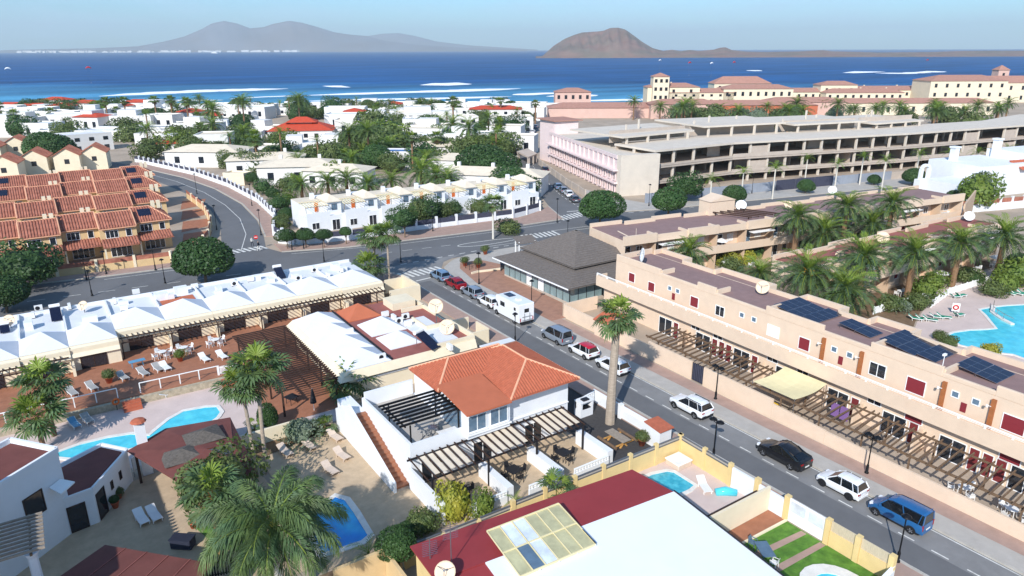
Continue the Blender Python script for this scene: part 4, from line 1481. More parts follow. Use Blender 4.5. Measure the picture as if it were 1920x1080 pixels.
def solar_array(x, y, cols, rows, label, z=6.95, w=1.08, h=1.72, tilt=7):
  """panels tilted towards -Y; the raised edge faces +Y and rests on struts"""
  t = thing('solar_array', label, 'solar panels', (x, y, z), TILT)
  W, H = cols * w, rows * h
  up = math.tan(R(tilt))
  pm = MB()
  pm.slab([(-w / 2 + .02, -h / 2 + .02, 0), (w / 2 - .02, -h / 2 + .02, 0), (w / 2 - .02, h / 2 - .02, 0), (-w / 2 + .02, h / 2 - .02, 0)], .035, 1)
  for i in range(2):
    for j in range(2):
      x0, y0 = -w / 2 + .045 + i * (w / 2 - .035), -h / 2 + .045 + j * (h / 2 - .035)
      pm.add([(x0, y0, .004), (x0 + w / 2 - .055, y0, .004), (x0 + w / 2 - .055, y0 + h / 2 - .055, .004), (x0, y0 + h / 2 - .055, .004)], [(0, 1, 2, 3)], 0)
  me = pm.mesh('panel', ['solar_cell', 'chrome'])
  for i in range(cols):
    for j in range(rows):
      yc = -H / 2 + (j + .5) * h
      piece('panel', me, t, (-W / 2 + (i + .5) * w, yc * math.cos(R(tilt)), .12 + (yc + H / 2) * math.sin(R(tilt))), (R(tilt), 0, 0))
  for i in (-1, 1):
    m = MB()
    xx = i * (W / 2 - .15)
    zt = .1 + H * math.sin(R(tilt)) - .06
    yy = H / 2 * math.cos(R(tilt)) - .1
    m.bar((xx, yy, 0), (xx, yy, zt), .05, .05)
    m.bar((xx, -yy, 0), (xx, -yy, .1), .05, .05)
    m.bar((xx, 0, 0), (xx, 0, (zt + .1) / 2), .05, .05)
    me2 = m.mesh('strut', ['chrome'])
    piece('strut', me2, t)
  return t
for (cx, cy, c, r_, lb) in ((64.1, 41.0, 4, 2, 'large dark solar array on the flats roof nearest the cream dish'), (64.1, 38.35, 4, 1, 'narrow solar strip in front of the large array near the cream dish'),
              (63.8, 34.1, 2, 2, 'small solar array in a roof notch above the brown pilasters'), (64.2, 29.6, 4, 2, 'large dark solar array opposite the pool bay, behind a roof camera pole'),
              (64.2, 26.95, 4, 1, 'narrow solar strip in front of the array with the camera pole'), (63.6, 22.9, 3, 2, 'small solar array in the notch between two red shutters'), (63.6, 17.0, 4, 2, 'solar array farthest along the roof from the grey pavilion')):
  solar_array(cx, cy, c, r_, lb)
m = MB()
t = thing('camera_pole', 'thin white camera pole on the flats roof beside solar panels', 'camera pole', (60.5, 24.9, 6.9))
m.cyl(60.5, 24.9, .03, 6.9, 8.6, 6)
m.build('pole', 'white_plain', t)
m = MB()
m.box(60.3, 60.7, 24.8, 25.0, 8.55, 8.72)
m.build('camera_head', 'white_plain', t)
dish(65.0, 46.4, 6.93, .75, R(200), 'cream satellite dish behind the largest roof solar array', tilt=30)
dish(62.2, 62.3, 6.93, .95, R(150), 'white satellite dish seen edge-on at the flats roof end by the grey pavilion', 'white_plain', 10, 1.0)

# street wall in front of the flats
t = thing('garden_wall', 'salmon garden wall with stepped top along the pink pavement', 'wall', (53, 17, 0))
def wseg(y0, y1, h0, h1):
  mm = MB()
  mm.add([(52.9, y0, 0), (53.12, y0, 0), (53.12, y1, 0), (52.9, y1, 0), (52.9, y0, h0), (53.12, y0, h0), (53.12, y1, h1), (52.9, y1, h1)],
           [(0, 3, 2, 1), (4, 5, 6, 7), (0, 1, 5, 4), (1, 2, 6, 5), (2, 3, 7, 6), (3, 0, 4, 7)])
  mm.build('wall_panel', 'salmon', t)
for s_ in ((-10, 30, 1.35, 1.35), (30.01, 35.5, 1.4, 1.6), (35.51, 43.9, 2.05, 2.05), (45.5, 52, 2.1, 2.1), (52.01, 57, 1.6, 1.6), (60.6, 67.8, 1.75, 1.8)):
  wseg(*s_)
m = MB()
m.box(52.9, 58.6, 67.6, 67.8, 0, 1.8)
m.build('wall_panel', 'salmon', t)
m = MB()
m.box(52.95, 53.05, 43.95, 45.45, .12, 2.0)
g = m.build('gate', 'mesh_dark', t)
for i in range(7):
  m = MB()
  m.box(52.93, 53.07, 44.0 + i * .23, 44.04 + i * .23, .12, 2.05)
  m.build('gate_bar', 'metal_black', g)
t.rotation_euler = (0, 0, R(-.8))
t = thing('entrance_porch', 'small salmon entrance porch with orange tiled lean-to roof by the pavement', 'porch', (53, 58.8, 0))
m = MB()
m.prism([(52.9, 57), (54.9, 57), (54.9, 60.6), (52.9, 60.6)], 0, 2.1)
m.build('wall', 'salmon', t)
m = MB()
q = [(52.7, 57.0, 2.15), (55.1, 57.0, 3.1), (55.1, 60.7, 3.1), (52.7, 60.7, 2.15)]
m.slab(q, .1)
m.ribs(q, (0, 1, 0), .25, .09)
m.build('tiled_roof', 'tile_orange', t)
m = MB()
m.box(54.9, 55.1, 57.0, 60.6, 0, 3.0)
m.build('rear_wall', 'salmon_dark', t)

# timber pergola over the patios
t = thing('pergola', 'long weathered timber pergola with slanting beams over the patios of the flats', 'pergola', (53, 17, 0))
m = MB()
m.bar((53.4, -6, 2.35), (53.4, 53, 2.35), .12, .18)
m.build('purlin', 'wood_mid', t)
m = MB()
m.bar((57.3, -6, 2.45), (57.3, 53, 2.45), .10, .16)
m.build('purlin', 'wood_mid', t)
bm = MB()
bm.bar((-.5, 0, 0), (4.2, .35, .12), .09, .15)
beam_me = bm.mesh('beam', ['wood_mid'])
for i in range(78):
  y = -5.5 + i * .75
  if 34.2 < y < 37.8:
    continue
  piece('beam', beam_me, t, (53.4 - 53, y - 17, 2.5 + random.uniform(-.01, .01)), (0, 0, R(random.uniform(-2.5, 2.5))))
for y in range(-5, 54, 4):
  for x in (53.4, 57.3):
    m = MB()
    m.box(x - .06, x + .06, y - .06, y + .06, 0, 2.36)
    m.build('post', 'wood_mid', t)
t.rotation_euler = (0, 0, R(-.9))
t = thing('shade_sail', 'cream canvas awning stretched over one patio of the pergola', 'awning', (54, 36, 0))
m = MB()
for i in range(6):
  for j in range(6):
    def P(a, b):
      s, r2 = a / 6, b / 6
      sag = .5 * math.sin(math.pi * s) * math.sin(math.pi * r2)
      return (53.6 + 4.9 * s, 33.6 + 4.6 * r2 - .3 * math.sin(math.pi * s), 2.72 + .25 * s - sag * .55)
    m.add([P(i, j), P(i + 1, j), P(i + 1, j + 1), P(i, j + 1)], [(0, 1, 2, 3)])
m.build('canvas', 'canvas_cream', t, True)
for a in ((53.6, 33.6), (58.5, 33.6), (58.5, 38.2), (53.6, 38.2)):
  m = MB()
  m.cyl(a[0], a[1], .035, 0, 2.8, 6)
  m.build('pole', 'metal_grey', t)
for i, y in enumerate((31.6, 30.7)):
  m = MB()
  m.box(57.0, 57.04, y - .4, y + .4, .9, 2.2)
  tag(m.build('hanging_towel', 'purple_cloth'), ('purple towel hanging under the pergola next to the awning', 'second purple towel under the pergola, farther from the awning')[i], 'towel')
m = MB()
m.box(54.2, 55.1, 36.0, 36.6, .4, .75)
t = tag(m.build('storage_box', 'yellow_bright', bevel=.05), 'yellow box under the cream awning', 'box')

# patio furniture under the pergola
WCH, WTB = chair_proto('plastic_white'), table_proto('plastic_white')
WLO = lounger_proto('sun_lounger', 'plastic_white', 'plastic_white', 30)
for i, y in enumerate((14.4, 16.2, 19.5)):
  place(WTB, 55.4, y, .03, 0, 'white round table under the flats pergola', 'white tables under the pergola')
  for k_ in range(3):
    a = k_ * 2.1 + i
    place(WCH, 55.4 + .85 * math.cos(a), y + .85 * math.sin(a), .03, a - math.pi / 2, 'white garden chair under the flats pergola', 'white chairs under the pergola')

def flats_row(name, loc, rz, length, depth, label, roofmat, bay=5.4, H_=7.0, ends=True, seed=0):
  """two-storey salmon row with recessed balconies facing -Y and a stepped roof parapet"""
  r_ = random.Random(seed)
  t = thing(name, label, 'apartment block', loc)
  ox, oy = loc[0], loc[1]
  def B(mm, x0, x1, y0, y1, z0, z1):
    mm.box(ox + x0, ox + x1, oy + y0, oy + y1, z0, z1)
  m = MB()
  B(m, 0, length, 2.0, depth, 0, H_ - .35)
  m.build('wall', 'salmon', t)
  m = MB()
  B(m, .25, length - .25, .3, depth - .3, H_ - .348, H_ - .28)
  m.build('roof', roofmat, t)
  for (a, b) in ((0, .28), (length - .28, length)):
    m = MB()
    B(m, a, b, 0, 2.0, 0, H_ - .36)
    m.build('end_wall', 'salmon', t)
  n_ = int(length / bay)
  bw = length / n_
  for i in range(n_):
    x0 = i * bw
    hi = i % 2 == 0
    # roof edge over the balconies
    m = MB()
    B(m, x0 + .002, x0 + bw - .002, -.12 if hi else .1, .28, H_ - 1.0, H_ + (.35 if hi else .05))
    m.build('front_parapet', 'salmon', t)
    m = MB()
    B(m, x0 + .002, x0 + bw - .002, depth - .3 - (0 if hi else .9), depth - (0 if hi else .9), H_ - .346, H_ + .3)
    m.build('rear_parapet', 'salmon', t)
    if i:
      m = MB()
      B(m, x0 - .12, x0 + .12, .281, 2.0, 0, H_ - .38)
      m.build('party_wall', 'salmon_dark', t)
      m = MB()
      B(m, x0 - .15, x0 + .15, .3, 2.4, H_ - .278, H_ + .1)
      m.build('roof_upstand', 'salmon', t)
    m = MB()
    B(m, x0 + .13, x0 + bw - .13, .1, 2.0, 2.85, 3.03)
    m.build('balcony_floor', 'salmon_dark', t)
    m = MB()
    B(m, x0 + .02, x0 + bw - .02, -.05, .1, 2.8, 4.05)
    m.build('balcony_front', 'salmon', t)
    window(t, (ox + x0 + bw * .3, oy + 2.0, 4.15), 1.7, 2.1, '-y', mull=1, name='balcony_door', glass=r_.choice(['glass_dark', 'glass_blue']))
    window(t, (ox + x0 + bw * .72, oy + 2.0, 4.5), 1.2, 1.2, '-y', mull=1, shutter=r_.choice([None, None, 'shutter_red', 'shutter_white']))
    window(t, (ox + x0 + bw * .35, oy + 2.0, 1.1), 2.0, 2.1, '-y', mull=1, name='patio_door', glass='glass_dark')
    window(t, (ox + x0 + bw * .78, oy + 2.0, 1.5), 1.0, 1.1, '-y', mull=0, shutter=r_.choice([None, 'shutter_red']))
    if i % 3 == 1:
      m = MB()
      B(m, x0 + .4, x0 + bw - .8, -1.0, .1, 5.55, 5.62)
      m.build('awning', 'canvas_white', t)
  t.rotation_euler = (0, 0, rz)
  return t
flats_row('apartment_block', (68.7, 73.0, 0), R(-9.2), 75, 9.6, 'salmon balcony apartment wing nearest the avenue, backed by a stair tower', 'roof_brown', seed=1)
flats_row('apartment_block', (79.5, 49.4, 0), R(-2.2), 47, 6.6, 'salmon balcony apartment wing with red-brown roof beside the pool garden', 'roof_brown_red', seed=2, H_=6.6)
def local(loc, rz, x, y):
  return (loc[0] + x * math.cos(rz) - y * math.sin(rz), loc[1] + x * math.sin(rz) + y * math.cos(rz))
p = local((68.7, 73), R(-9.2), 24.5, 9.0)
t = thing('stair_tower', 'salmon stair tower with a shallow gable behind the avenue wing', 'tower', (p[0], p[1], 0), R(-9.2))
m = MB()
m.box(-2.6, 2.6, -1.2, 1.6, 0, 9.0)
m.v = [(x + p[0], y + p[1], z) for x, y, z in m.v]
m.build('wall', 'salmon', t)
m = MB()
m.add([(p[0] - 2.75, p[1] - 1.35, 9.0), (p[0] + 2.75, p[1] - 1.35, 9.0), (p[0] + 2.75, p[1] + 1.75, 9.0), (p[0] - 2.75, p[1] + 1.75, 9.0), (p[0], p[1] - 1.35, 9.9), (p[0], p[1] + 1.75, 9.9)], [(0, 3, 2, 1), (0, 1, 4), (2, 3, 5), (1, 2, 5, 4), (3, 0, 4, 5)])
m.build('gable_roof', 'salmon', t)
p = local((68.7, 73), R(-9.2), 25.5, 4.5)
t = thing('roof_pergola', 'dark brown beams laid across the roof of the avenue wing', 'pergola', (p[0], p[1], 6.8), R(-9.2))
for i in range(5):
  m = MB()
  m.bar((p[0] - 3 + i * 1.5, p[1] + 3.5, 7.25), (p[0] + i * 1.5 + .6, p[1] - 2.0, 7.15), .16, .2)
  m.build('beam', 'wood_dark', t)
for a in ((-2.6, 3), (3.4, 3), (.4, -1.5), (6, -1.5)):
  m = MB()
  m.box(p[0] + a[0] - .07, p[0] + a[0] + .07, p[1] + a[1] - .07, p[1] + a[1] + .07, 6.72, 7.15)
  m.build('post', 'wood_dark', t)
for (px, py, z, r_, rz, lb) in ((1390, 388, 6.8, .9, 215, 'white satellite dish on the avenue wing near the brown roof beams'), (1478, 388, 6.8, .7, 230, 'pale dish halfway along the avenue wing roof'), (1561, 360, 6.8, .8, 215, 'white dish far along the avenue wing roof'),
                (1655, 450, 6.35, .9, 220, 'cream dish on the rear parapet of the red-brown roof'), (1575, 482, 6.35, .6, 215, 'grey dish on the red-brown roof front'), (1817, 410, 6.35, .8, 215, 'white dish at the far end of the red-brown roof')):
  a = G(px, py, z + .7)
  dish(a[0], a[1], z, r_, R(rz), lb, 'white_plain' if 'white' in lb else 'dish_cream')
a = G(1188, 445, 7)
t = thing('aerial', 'leaning pole and aerial on the avenue wing roof corner', 'aerial', (a[0], a[1], 6.7))
m = MB()
m.bar((a[0], a[1], 6.7), (a[0] - 2.2, a[1] + 1.0, 8.0), .14, .14)
m.bar((a[0] + .5, a[1], 6.7), (a[0] + .5, a[1], 8.2), .06, .06)
m.build('pole', 'plastic_beige', t)

# pool, deck, garden
sheet('pool_deck', [(68, 3), (118, 3), (123, 46), (107, 46.5), (97, 43.5), (90, 41), (80, 37), (73, 38), (68, 30)], 'pool_deck', 0.02)
sheet('garden', [(68, 30.2), (73, 38.2), (80, 37.2), (90, 41.2), (97, 43.7), (107, 46.7), (126, 46.5), (126, 49), (74, 51), (74, 57), (126, 55), (142, 60), (69, 72), (68, 60)], 'soil', 0.024)
def pool(name, pts, label, cop=.35, water=None, zw=.0):
  t = thing(name, label, 'swimming pool', (pts[0][0], pts[0][1], 0))
  cx, cy = sum(p[0] for p in pts) / len(pts), sum(p[1] for p in pts) / len(pts)
  n_ = len(pts)
  out = []
  for i in range(n_):
    a, b, c = Vector(pts[i - 1]), Vector(pts[i]), Vector(pts[(i + 1) % n_])
    d = ((b - a).normalized() + (c - b).normalized())
    d = d.normalized() if d.length > 1e-6 else (b - a).normalized()
    nn = Vector((d.y, -d.x))
    area = sum(pts[j][0] * pts[(j + 1) % n_][1] - pts[(j + 1) % n_][0] * pts[j][1] for j in range(n_))
    if area < 0:
      nn = -nn
    out.append((b.x + nn.x * cop, b.y + nn.y * cop))
  m = MB()
  m.add([(p[0], p[1], .09) for p in pts] + [(p[0], p[1], .09) for p in out] + [(p[0], p[1], 0.0) for p in out] + [(p[0], p[1], .0) for p in pts],
          [(i, (i + 1) % n_, n_ + (i + 1) % n_, n_ + i) for i in range(n_)] + [(n_ + i, n_ + (i + 1) % n_, 2 * n_ + (i + 1) % n_, 2 * n_ + i) for i in range(n_)] + [(i, 3 * n_ + i, 3 * n_ + (i + 1) % n_, (i + 1) % n_) for i in range(n_)])
  m.build('coping', 'kerb_white', t)
  m = MB()
  m.poly([(p[0], p[1], .045) for p in (pts if area > 0 else pts[::-1])])
  m.build('water', water or 'pool_water', t)
  return t
def water_mat(name, c1, c2, scale=1.2):
  w = mat(name, c1, 0.08, 0.12, scale, bump=0.25, bscale=3.0, spec=0.5, hue=c2)
water_mat('pool_water', (92, 208, 222), (74, 194, 214))
water_mat('pool_water_blue', (30, 140, 224), (70, 190, 236), .45)
water_mat('pool_water_teal', (58, 164, 186), (84, 186, 202), 3.0)
bp = [G(px, py) for px, py in ((1776, 633), (1790, 627), (1820, 623), (1850, 622), (1870, 620), (1862, 610), (1850, 595), (1838, 584), (1862, 580), (1890, 577), (1930, 575), (1990, 575), (2060, 600), (2040, 680), (1960, 690), (1900, 668), (1850, 662), (1800, 650))]
pool('swimming_pool', bp, 'large free-form turquoise pool in the garden of the salmon flats')
a, b = G(1860, 588), G(1898, 612)
t = thing('pool_divider', 'white curved divider wall standing in the large turquoise pool', 'pool divider', (a[0], a[1], 0))
m = MB()
pp = [G(1862, 578), G(1860, 590), G(1868, 596), G(1880, 604), G(1898, 613)]
for p, q in zip(pp[:-1], pp[1:]):
  m.bar((p[0], p[1], .12), (q[0], q[1], .12), .5, .24)
m.build('wall', 'kerb_white', t)
m = MB()
for p, q in zip(pp[:-1], pp[1:]):
  m.bar((p[0], p[1], .9), (q[0], q[1], .9), .05, .05)
  m.bar((p[0], p[1], .2), (p[0], p[1], .9), .05, .05)
m.build('handrail', 'chrome', t)
GLO = lounger_proto('sun_lounger', 'plastic_white', 'plastic_green', 35)
for i, (px, py, rz) in enumerate(((1715, 603, 30), (1728, 603, 35), (1742, 605, 30), (1754, 600, 40), (1768, 600, 30), (1796, 597, 80), (1790, 562, 70), (1800, 560, 75), (1860, 555, 20), (1890, 556, 15), (1905, 556, 15), (1918, 556, 15))):
  a = G(px, py)
  place(GLO, a[0], a[1], .02, R(rz), 'green and white sun lounger on the deck of the large turquoise pool', 'green loungers by the large pool')
a = G(1790, 590)
t = thing('life_ring_stand', 'white board with a pink-red life ring by the large pool', 'life ring', (a[0], a[1], 0))
m = MB()
m.obox((a[0], a[1], .3), (.08, .9, 1.1), R(34))
m.box(a[0] - .03, a[0] + .03, a[1] - .03, a[1] + .03, 0, .3)
m.build('board', 'plastic_white', t)
m = MB()
m.lathe([(.22, -.06), (.32, -.06), (.36, 0), (.32, .06), (.22, .06), (.2, 0), (.22, -.06)], 16)
me = m.mesh('life_ring', ['red_bright'], smooth=True)
piece('life_ring', me, t, (-.1, -.05, .85), (R(90), 0, R(124)))
def picket(p, q, h, label, step=1.4, z=0.0, panel='white_plain', gap=.12, name='picket_fence', close=True):
  t = thing(name, label, 'fence', (p[0], p[1], z))
  L_ = math.dist(p, q)
  an = math.atan2(q[1] - p[1], q[0] - p[0])
  n_ = max(1, int(L_ / step))
  pm = MB()
  k_ = int(L_ / n_ / gap)
  for i in range(k_):
    x = (i + .5) * L_ / n_ / k_
    pm.box(x - gap * .32, x + gap * .32, -.015, .015, .06, h - .04)
  pm.box(0, L_ / n_, -.03, .03, h - .22, h - .16)
  pm.box(0, L_ / n_, -.03, .03, .18, .24)
  me = pm.mesh('picket_panel', [panel])
  po = MB()
  po.box(-.05, .05, -.05, .05, 0, h + .08)
  me2 = po.mesh('post', [panel])
  for i in range(n_ + 1):
    x = i * L_ / n_
    loc_ = (x * math.cos(an), x * math.sin(an), 0)
    piece('post', me2, t, loc_, (0, 0, an))
    if i < n_:
      piece('picket_panel', me, t, loc_, (0, 0, an))
  return t
picket(G(1637, 592), G(1740, 562), 1.1, 'white picket fence between the pool deck and the palm garden, by the green loungers')
picket(G(1745, 580), G(1778, 556), 1.1, 'short white picket fence behind the life ring')
picket(G(1778, 556), G(1862, 530), 1.1, 'white picket fence climbing past the palm trunks to the pool gate')

# garden palms and shrubs of the flats
GP = [(1497, 408, 8.5, 1.25, 'date palm by the white satellite dishes of the avenue wing'), (1590, 388, 9.0, 1.3, 'date palm standing against the middle of the avenue wing'), (1675, 383, 9.0, 1.3, 'date palm nearest the blank salmon end wall'),
      (1545, 438, 5.2, 1.45, 'low spreading date palm between the two wings, nearer the gallery block'), (1635, 424, 5.4, 1.35, 'low date palm behind the cream roof dish'), (1716, 475, 7.0, 1.4, 'tall date palm over the lounger end of the picket fence'),
      (1622, 482, 8.0, 1.4, 'date palm in front of the red-brown roof wing, second from the gallery block'), (1802, 457, 6.8, 1.35, 'tall date palm beside the pool gate'), (1885, 446, 6.8, 1.45, 'date palm leaning over the far pool deck'),
      (1292, 473, 6.0, 1.1, 'small date palm at the inner corner behind the gallery roof'), (1425, 514, 6.2, 1.0, 'low date palm just behind the gallery roof upstands'), (1515, 512, 7.0, 1.4, 'date palm with orange fruit stalks behind the cream roof dish'),
      (1582, 545, 5.4, 1.5, 'big bright date palm right behind the roof solar panels')]
for px, py, h, s_, lb in GP:
  a = G(px, py, h)
  palm(a[0], a[1], h, 'phoenix', lb, s_ * 1.12, near=True, trunk_mat='trunk_brown', r0=.42, r1=.36, thin=1.15)
a = G(1515, 512, 7.0)
t = thing('date_cluster', 'hanging orange date stalks in a palm crown', 'fruit', (a[0], a[1], 6.8))
for i in range(6):
  an = i * 1.05
  m = MB()
  m.tube([(a[0], a[1], 7.1), (a[0] + .5 * math.cos(an), a[1] + .5 * math.sin(an), 7.5), (a[0] + 1.0 * math.cos(an), a[1] + 1.0 * math.sin(an), 6.8)], [.05, .06, .16], 6)
  m.build('fruit_stalk', 'date_fruit', t)
SHR = [(1385, 462, 1.6, 'bright', 'bushy bright green shrub under the avenue wing balconies'), (1408, 470, 1.9, 'ficus', 'dark green shrub under the avenue wing balconies'), (1430, 458, 1.6, 'bright', 'light shrub by the balconies nearest the red roof'),
       (1345, 488, 1.0, 'yellow', 'yellow-flowering bush behind the gallery roof'), (1378, 492, 1.2, 'yellow', 'yellow bush beside the curling garden path'), (1405, 486, 1.1, 'yellow', 'yellow-green bush next to the paler path'),
       (1370, 500, 1.3, 'olive', 'olive bush hanging over the gallery roof edge'), (1735, 545, 1.3, 'bright', 'rounded lime shrub by the picket fence'), (1750, 530, 1.2, 'bright', 'lime shrub under the tall date palm'), (1722, 568, 1.2, 'olive', 'dark shrub at the foot of the picket fence'),
       (1670, 572, 1.2, 'olive', 'olive shrub at the picket fence end'), (1815, 520, 1.3, 'olive', 'shrub left of the pool gate'), (1830, 525, 1.1, 'ficus', 'dark shrub at the pool gate'), (1862, 545, 1.2, 'olive', 'shrub behind the pool gate fence'),
       (1885, 540, 1.4, 'bright', 'bright shrub behind the far loungers'), (1905, 520, 2.0, 'bright', 'tall lime bush at the far end of the pool deck'), (1915, 500, 2.0, 'ficus', 'dark bush at the far end of the pool garden'),
       (1762, 632, .6, 'olive', 'small agave-like bush at the pool rim'), (1780, 644, .7, 'olive', 'low bush between pool and flats wall'), (1858, 660, .8, 'yellow', 'yellow-green bush at the pool edge behind the solar panels'), (1690, 575, .9, 'grey', 'grey bush by the deck lamp'),
       (1700, 437, 1.0, 'olive', 'bush under the blank salmon end wall'), (1560, 470, 1.1, 'olive', 'bush at the foot of the middle palms'), (1620, 452, 1.2, 'ficus', 'dark bush between the two wings')]
for px, py, r_, k_, lb in SHR:
  a = G(px, py, r_ * .8)
  shrub(a[0], a[1], r_, k_, lb)

# parasols and tables on the balconies and patios of the two wings
def parasol_proto():
  t = thing('parasol', 'x', 'parasol')
  m = MB()
  m.cyl(0, 0, .03, 0, 2.2, 6)
  m.build('pole', 'white_plain', t)
  m = MB()
  m.lathe([(1.25, 1.75), (.7, 2.05), (.02, 2.3)], 8)
  m.build('canopy', 'canvas_white', t)
  return t
PAR = parasol_proto()
for k_, (loc, rz, n_, nm) in enumerate((((68.7, 73.0), R(-9.2), 14, 'avenue wing'), ((79.5, 49.4), R(-2.2), 9, 'red-brown roofed wing'))):
  for i in range(n_):
    for z, yy in ((3.05, 1.1), (.05, -1.2)):
      if (i * 3 + int(z) + k_) % 4 == 3:
        continue
      a = local(loc, rz, 2.6 + i * (75 / 14 if k_ == 0 else 47 / 9), yy)
      lev = 'balcony' if z > 1 else 'ground patio'
      if (i + k_) % 3 == 0:
        place(PAR, a[0], a[1] - (.3 if z > 1 else 0), z - (.1 if z > 1 else 0), 0, 'open white parasol on a %s of the %s' % (lev, nm), 'parasols on the %s %ss' % (nm, lev), .85)
      place(WTB, a[0], a[1], z, 0, 'white round table on a %s of the %s' % (lev, nm), 'tables on the %s %ss' % (nm, lev))
      for q in (-1, 1):
        place(WCH, a[0] + q * .8, a[1] + .1, z, R(-90 * q), 'white chair on a %s of the %s' % (lev, nm), 'chairs on the %s %ss' % (nm, lev))
# ================================================================== WHITE HOUSE WITH ORANGE ROOF
def hip_roof(name, parent, x0, x1, y0, y1, ze, zr, axis, inset, material='tile_orange', rib=.27, th=.14, ridge='tile_ridge', join=None):
  """hipped roof; axis = direction of the ridge; inset = hip length at both ends (a, b)"""
  a, b = inset
  if axis == 'y':
    r0, r1 = ((x0 + x1) / 2, y0 + a, zr), ((x0 + x1) / 2, y1 - b, zr)
    S = [([(x0, y1, ze), (x0, y0, ze), r0, r1], (0, 1, 0)), ([(x1, y0, ze), (x1, y1, ze), r1, r0], (0, 1, 0)), ([(x0, y0, ze), (x1, y0, ze), r0], (1, 0, 0)), ([(x1, y1, ze), (x0, y1, ze), r1], (1, 0, 0))]
    hips = [((x0, y0, ze), r0), ((x1, y0, ze), r0), ((x0, y1, ze), r1), ((x1, y1, ze), r1), (r0, r1)]
  else:
    r0, r1 = (x0 + a, (y0 + y1) / 2, zr), (x1 - b, (y0 + y1) / 2, zr)
    S = [([(x0, y0, ze), (x1, y0, ze), r1, r0], (1, 0, 0)), ([(x1, y1, ze), (x0, y1, ze), r0, r1], (1, 0, 0)), ([(x0, y1, ze), (x0, y0, ze), r0], (0, 1, 0)), ([(x1, y0, ze), (x1, y1, ze), r1], (0, 1, 0))]
    hips = [((x0, y0, ze), r0), ((x0, y1, ze), r0), ((x1, y0, ze), r1), ((x1, y1, ze), r1), (r0, r1)]
  mm = MB()
  for pts, e in S:
    if len(pts) == 4 and math.dist(pts[2], pts[3]) < .02:
      pts = pts[:3]
    mm.poly(pts)
    if rib:
      mm.ribs(pts, e, rib, rib * .36, lift=.01)
  mm.box(x0, x1, y0, y1, ze - th, ze - .01)
  o_ = mm.build(name, material, parent)
  if ridge:
    mr = MB()
    for p, q in hips:
      if math.dist(p, q) > .1:
        mr.tube([(p[0], p[1], p[2] + .03), (q[0], q[1], q[2] + .03)], .1, 6)
    mr.build('ridge_tiles', ridge, o_)
  return o_
H = thing('white_house', 'white two-storey house with orange tiled hip roof and roof terrace beside the road', 'house', (28, 48, 0))
m = MB()
m.box(20.4, 36, 44.5, 54, 0, 2.95)
m.box(29.4, 36, 44.503, 53.2, 2.95, 5.45)
m.box(25.3, 29.4, 43.95, 53.4, 2.95, 5.45)
m.build('wall', 'white_wall', H)
hip_roof('tiled_roof', H, 29.2, 36.5, 43.5, 53.4, 5.62, 7.25, 'y', (3.0, 3.2))
hip_roof('tiled_roof', H, 25.0, 33.0, 48.3, 53.8, 5.60, 7.05, 'x', (2.6, .1))
m = MB()
q = [(24.9, 43.3, 5.62), (29.18, 43.3, 5.62), (29.18, 48.25, 6.25), (24.9, 48.25, 6.25)]
m.slab(q, .16)
m.build('lean_to_roof', 'orange_flat', H)
for i, x in enumerate((26.2, 28.3)):
  window(H, (x, 43.95, 4.3), 1.75, 1.5, '-y', mull=1, glass='glass_blue', sill=True)
m = MB()
m.box(25.2, 29.5, 43.8, 43.948, 3.28, 3.4)
m.box(29.5, 36.02, 44.4, 44.5, 3.0, 3.1)
m.build('string_course', 'white_plain', H)
for x in (22.2, 27.0, 32.2):
  window(H, (x, 44.5, 1.1), 1.9, 2.1, '-y', mull=1, name='patio_door', glass='glass_dark')
window(H, (36.0, 49.5, 4.2), 1.1, 1.1, '+x')
# roof terrace
m = MB()
m.box(20.6, 25.25, 44.7, 53.8, 2.96, 3.02)
m.build('terrace_floor', 'paving_grey', H)
for q in ((20.4, 20.62, 44.5, 54, 3.9), (20.62, 25.29, 44.5, 44.72, 3.85), (20.62, 25.29, 53.8, 54, 4.4)):
  m = MB()
  m.box(q[0], q[1], q[2], q[3], 2.952, q[4])
  m.build('terrace_parapet', 'white_wall', H)
m = MB()
m.box(25.18, 25.3, 45.0, 47.8, 3.05, 5.2)
m.build('glass_door', 'glass_blue', H)
t = thing('terrace_pergola', 'black steel pergola bars over the roof terrace of the white house', 'pergola', (22.8, 47, 3.0))
bm = MB()
bm.bar((-2.95, 0, 0), (2.8, 0, 0), .12, .16)
me = bm.mesh('beam', ['metal_black'])
for i in range(8):
  piece('beam', me, t, (0, -2.0 + i * .56, 2.42))
for x in (20.3, 25.1):
  m = MB()
  m.bar((x, 44.9, 5.28), (x, 49.1, 5.28), .1, .12)
  m.build('side_rail', 'metal_black', t)
for x, y in ((20.75, 45.0), (20.75, 49.0), (25.05, 45.0), (25.05, 49.0)):
  m = MB()
  m.box(x - .05, x + .05, y - .05, y + .05, 3.02, 5.25)
  m.build('post', 'metal_black', t)
SILV = table_proto('chrome', .8, .8, .72, True)
place(SILV, 23.3, 46.2, 3.02, 0, 'small metal table on the white house roof terrace')
DCH = chair_proto('plastic_dark')
MCH = chair_proto('fabric_grey')
place(MCH, 22.6, 46.0, 3.02, R(100), 'grey chair at the terrace table, its back to the stairs')
place(MCH, 23.9, 46.8, 3.02, R(-40), 'grey chair at the terrace table, its back to the glass door')
place(lounger_proto('daybed', 'plastic_white', 'plastic_white', 5), 24.4, 45.6, 3.02, R(90), 'white low daybed on the roof terrace beside the glass door')
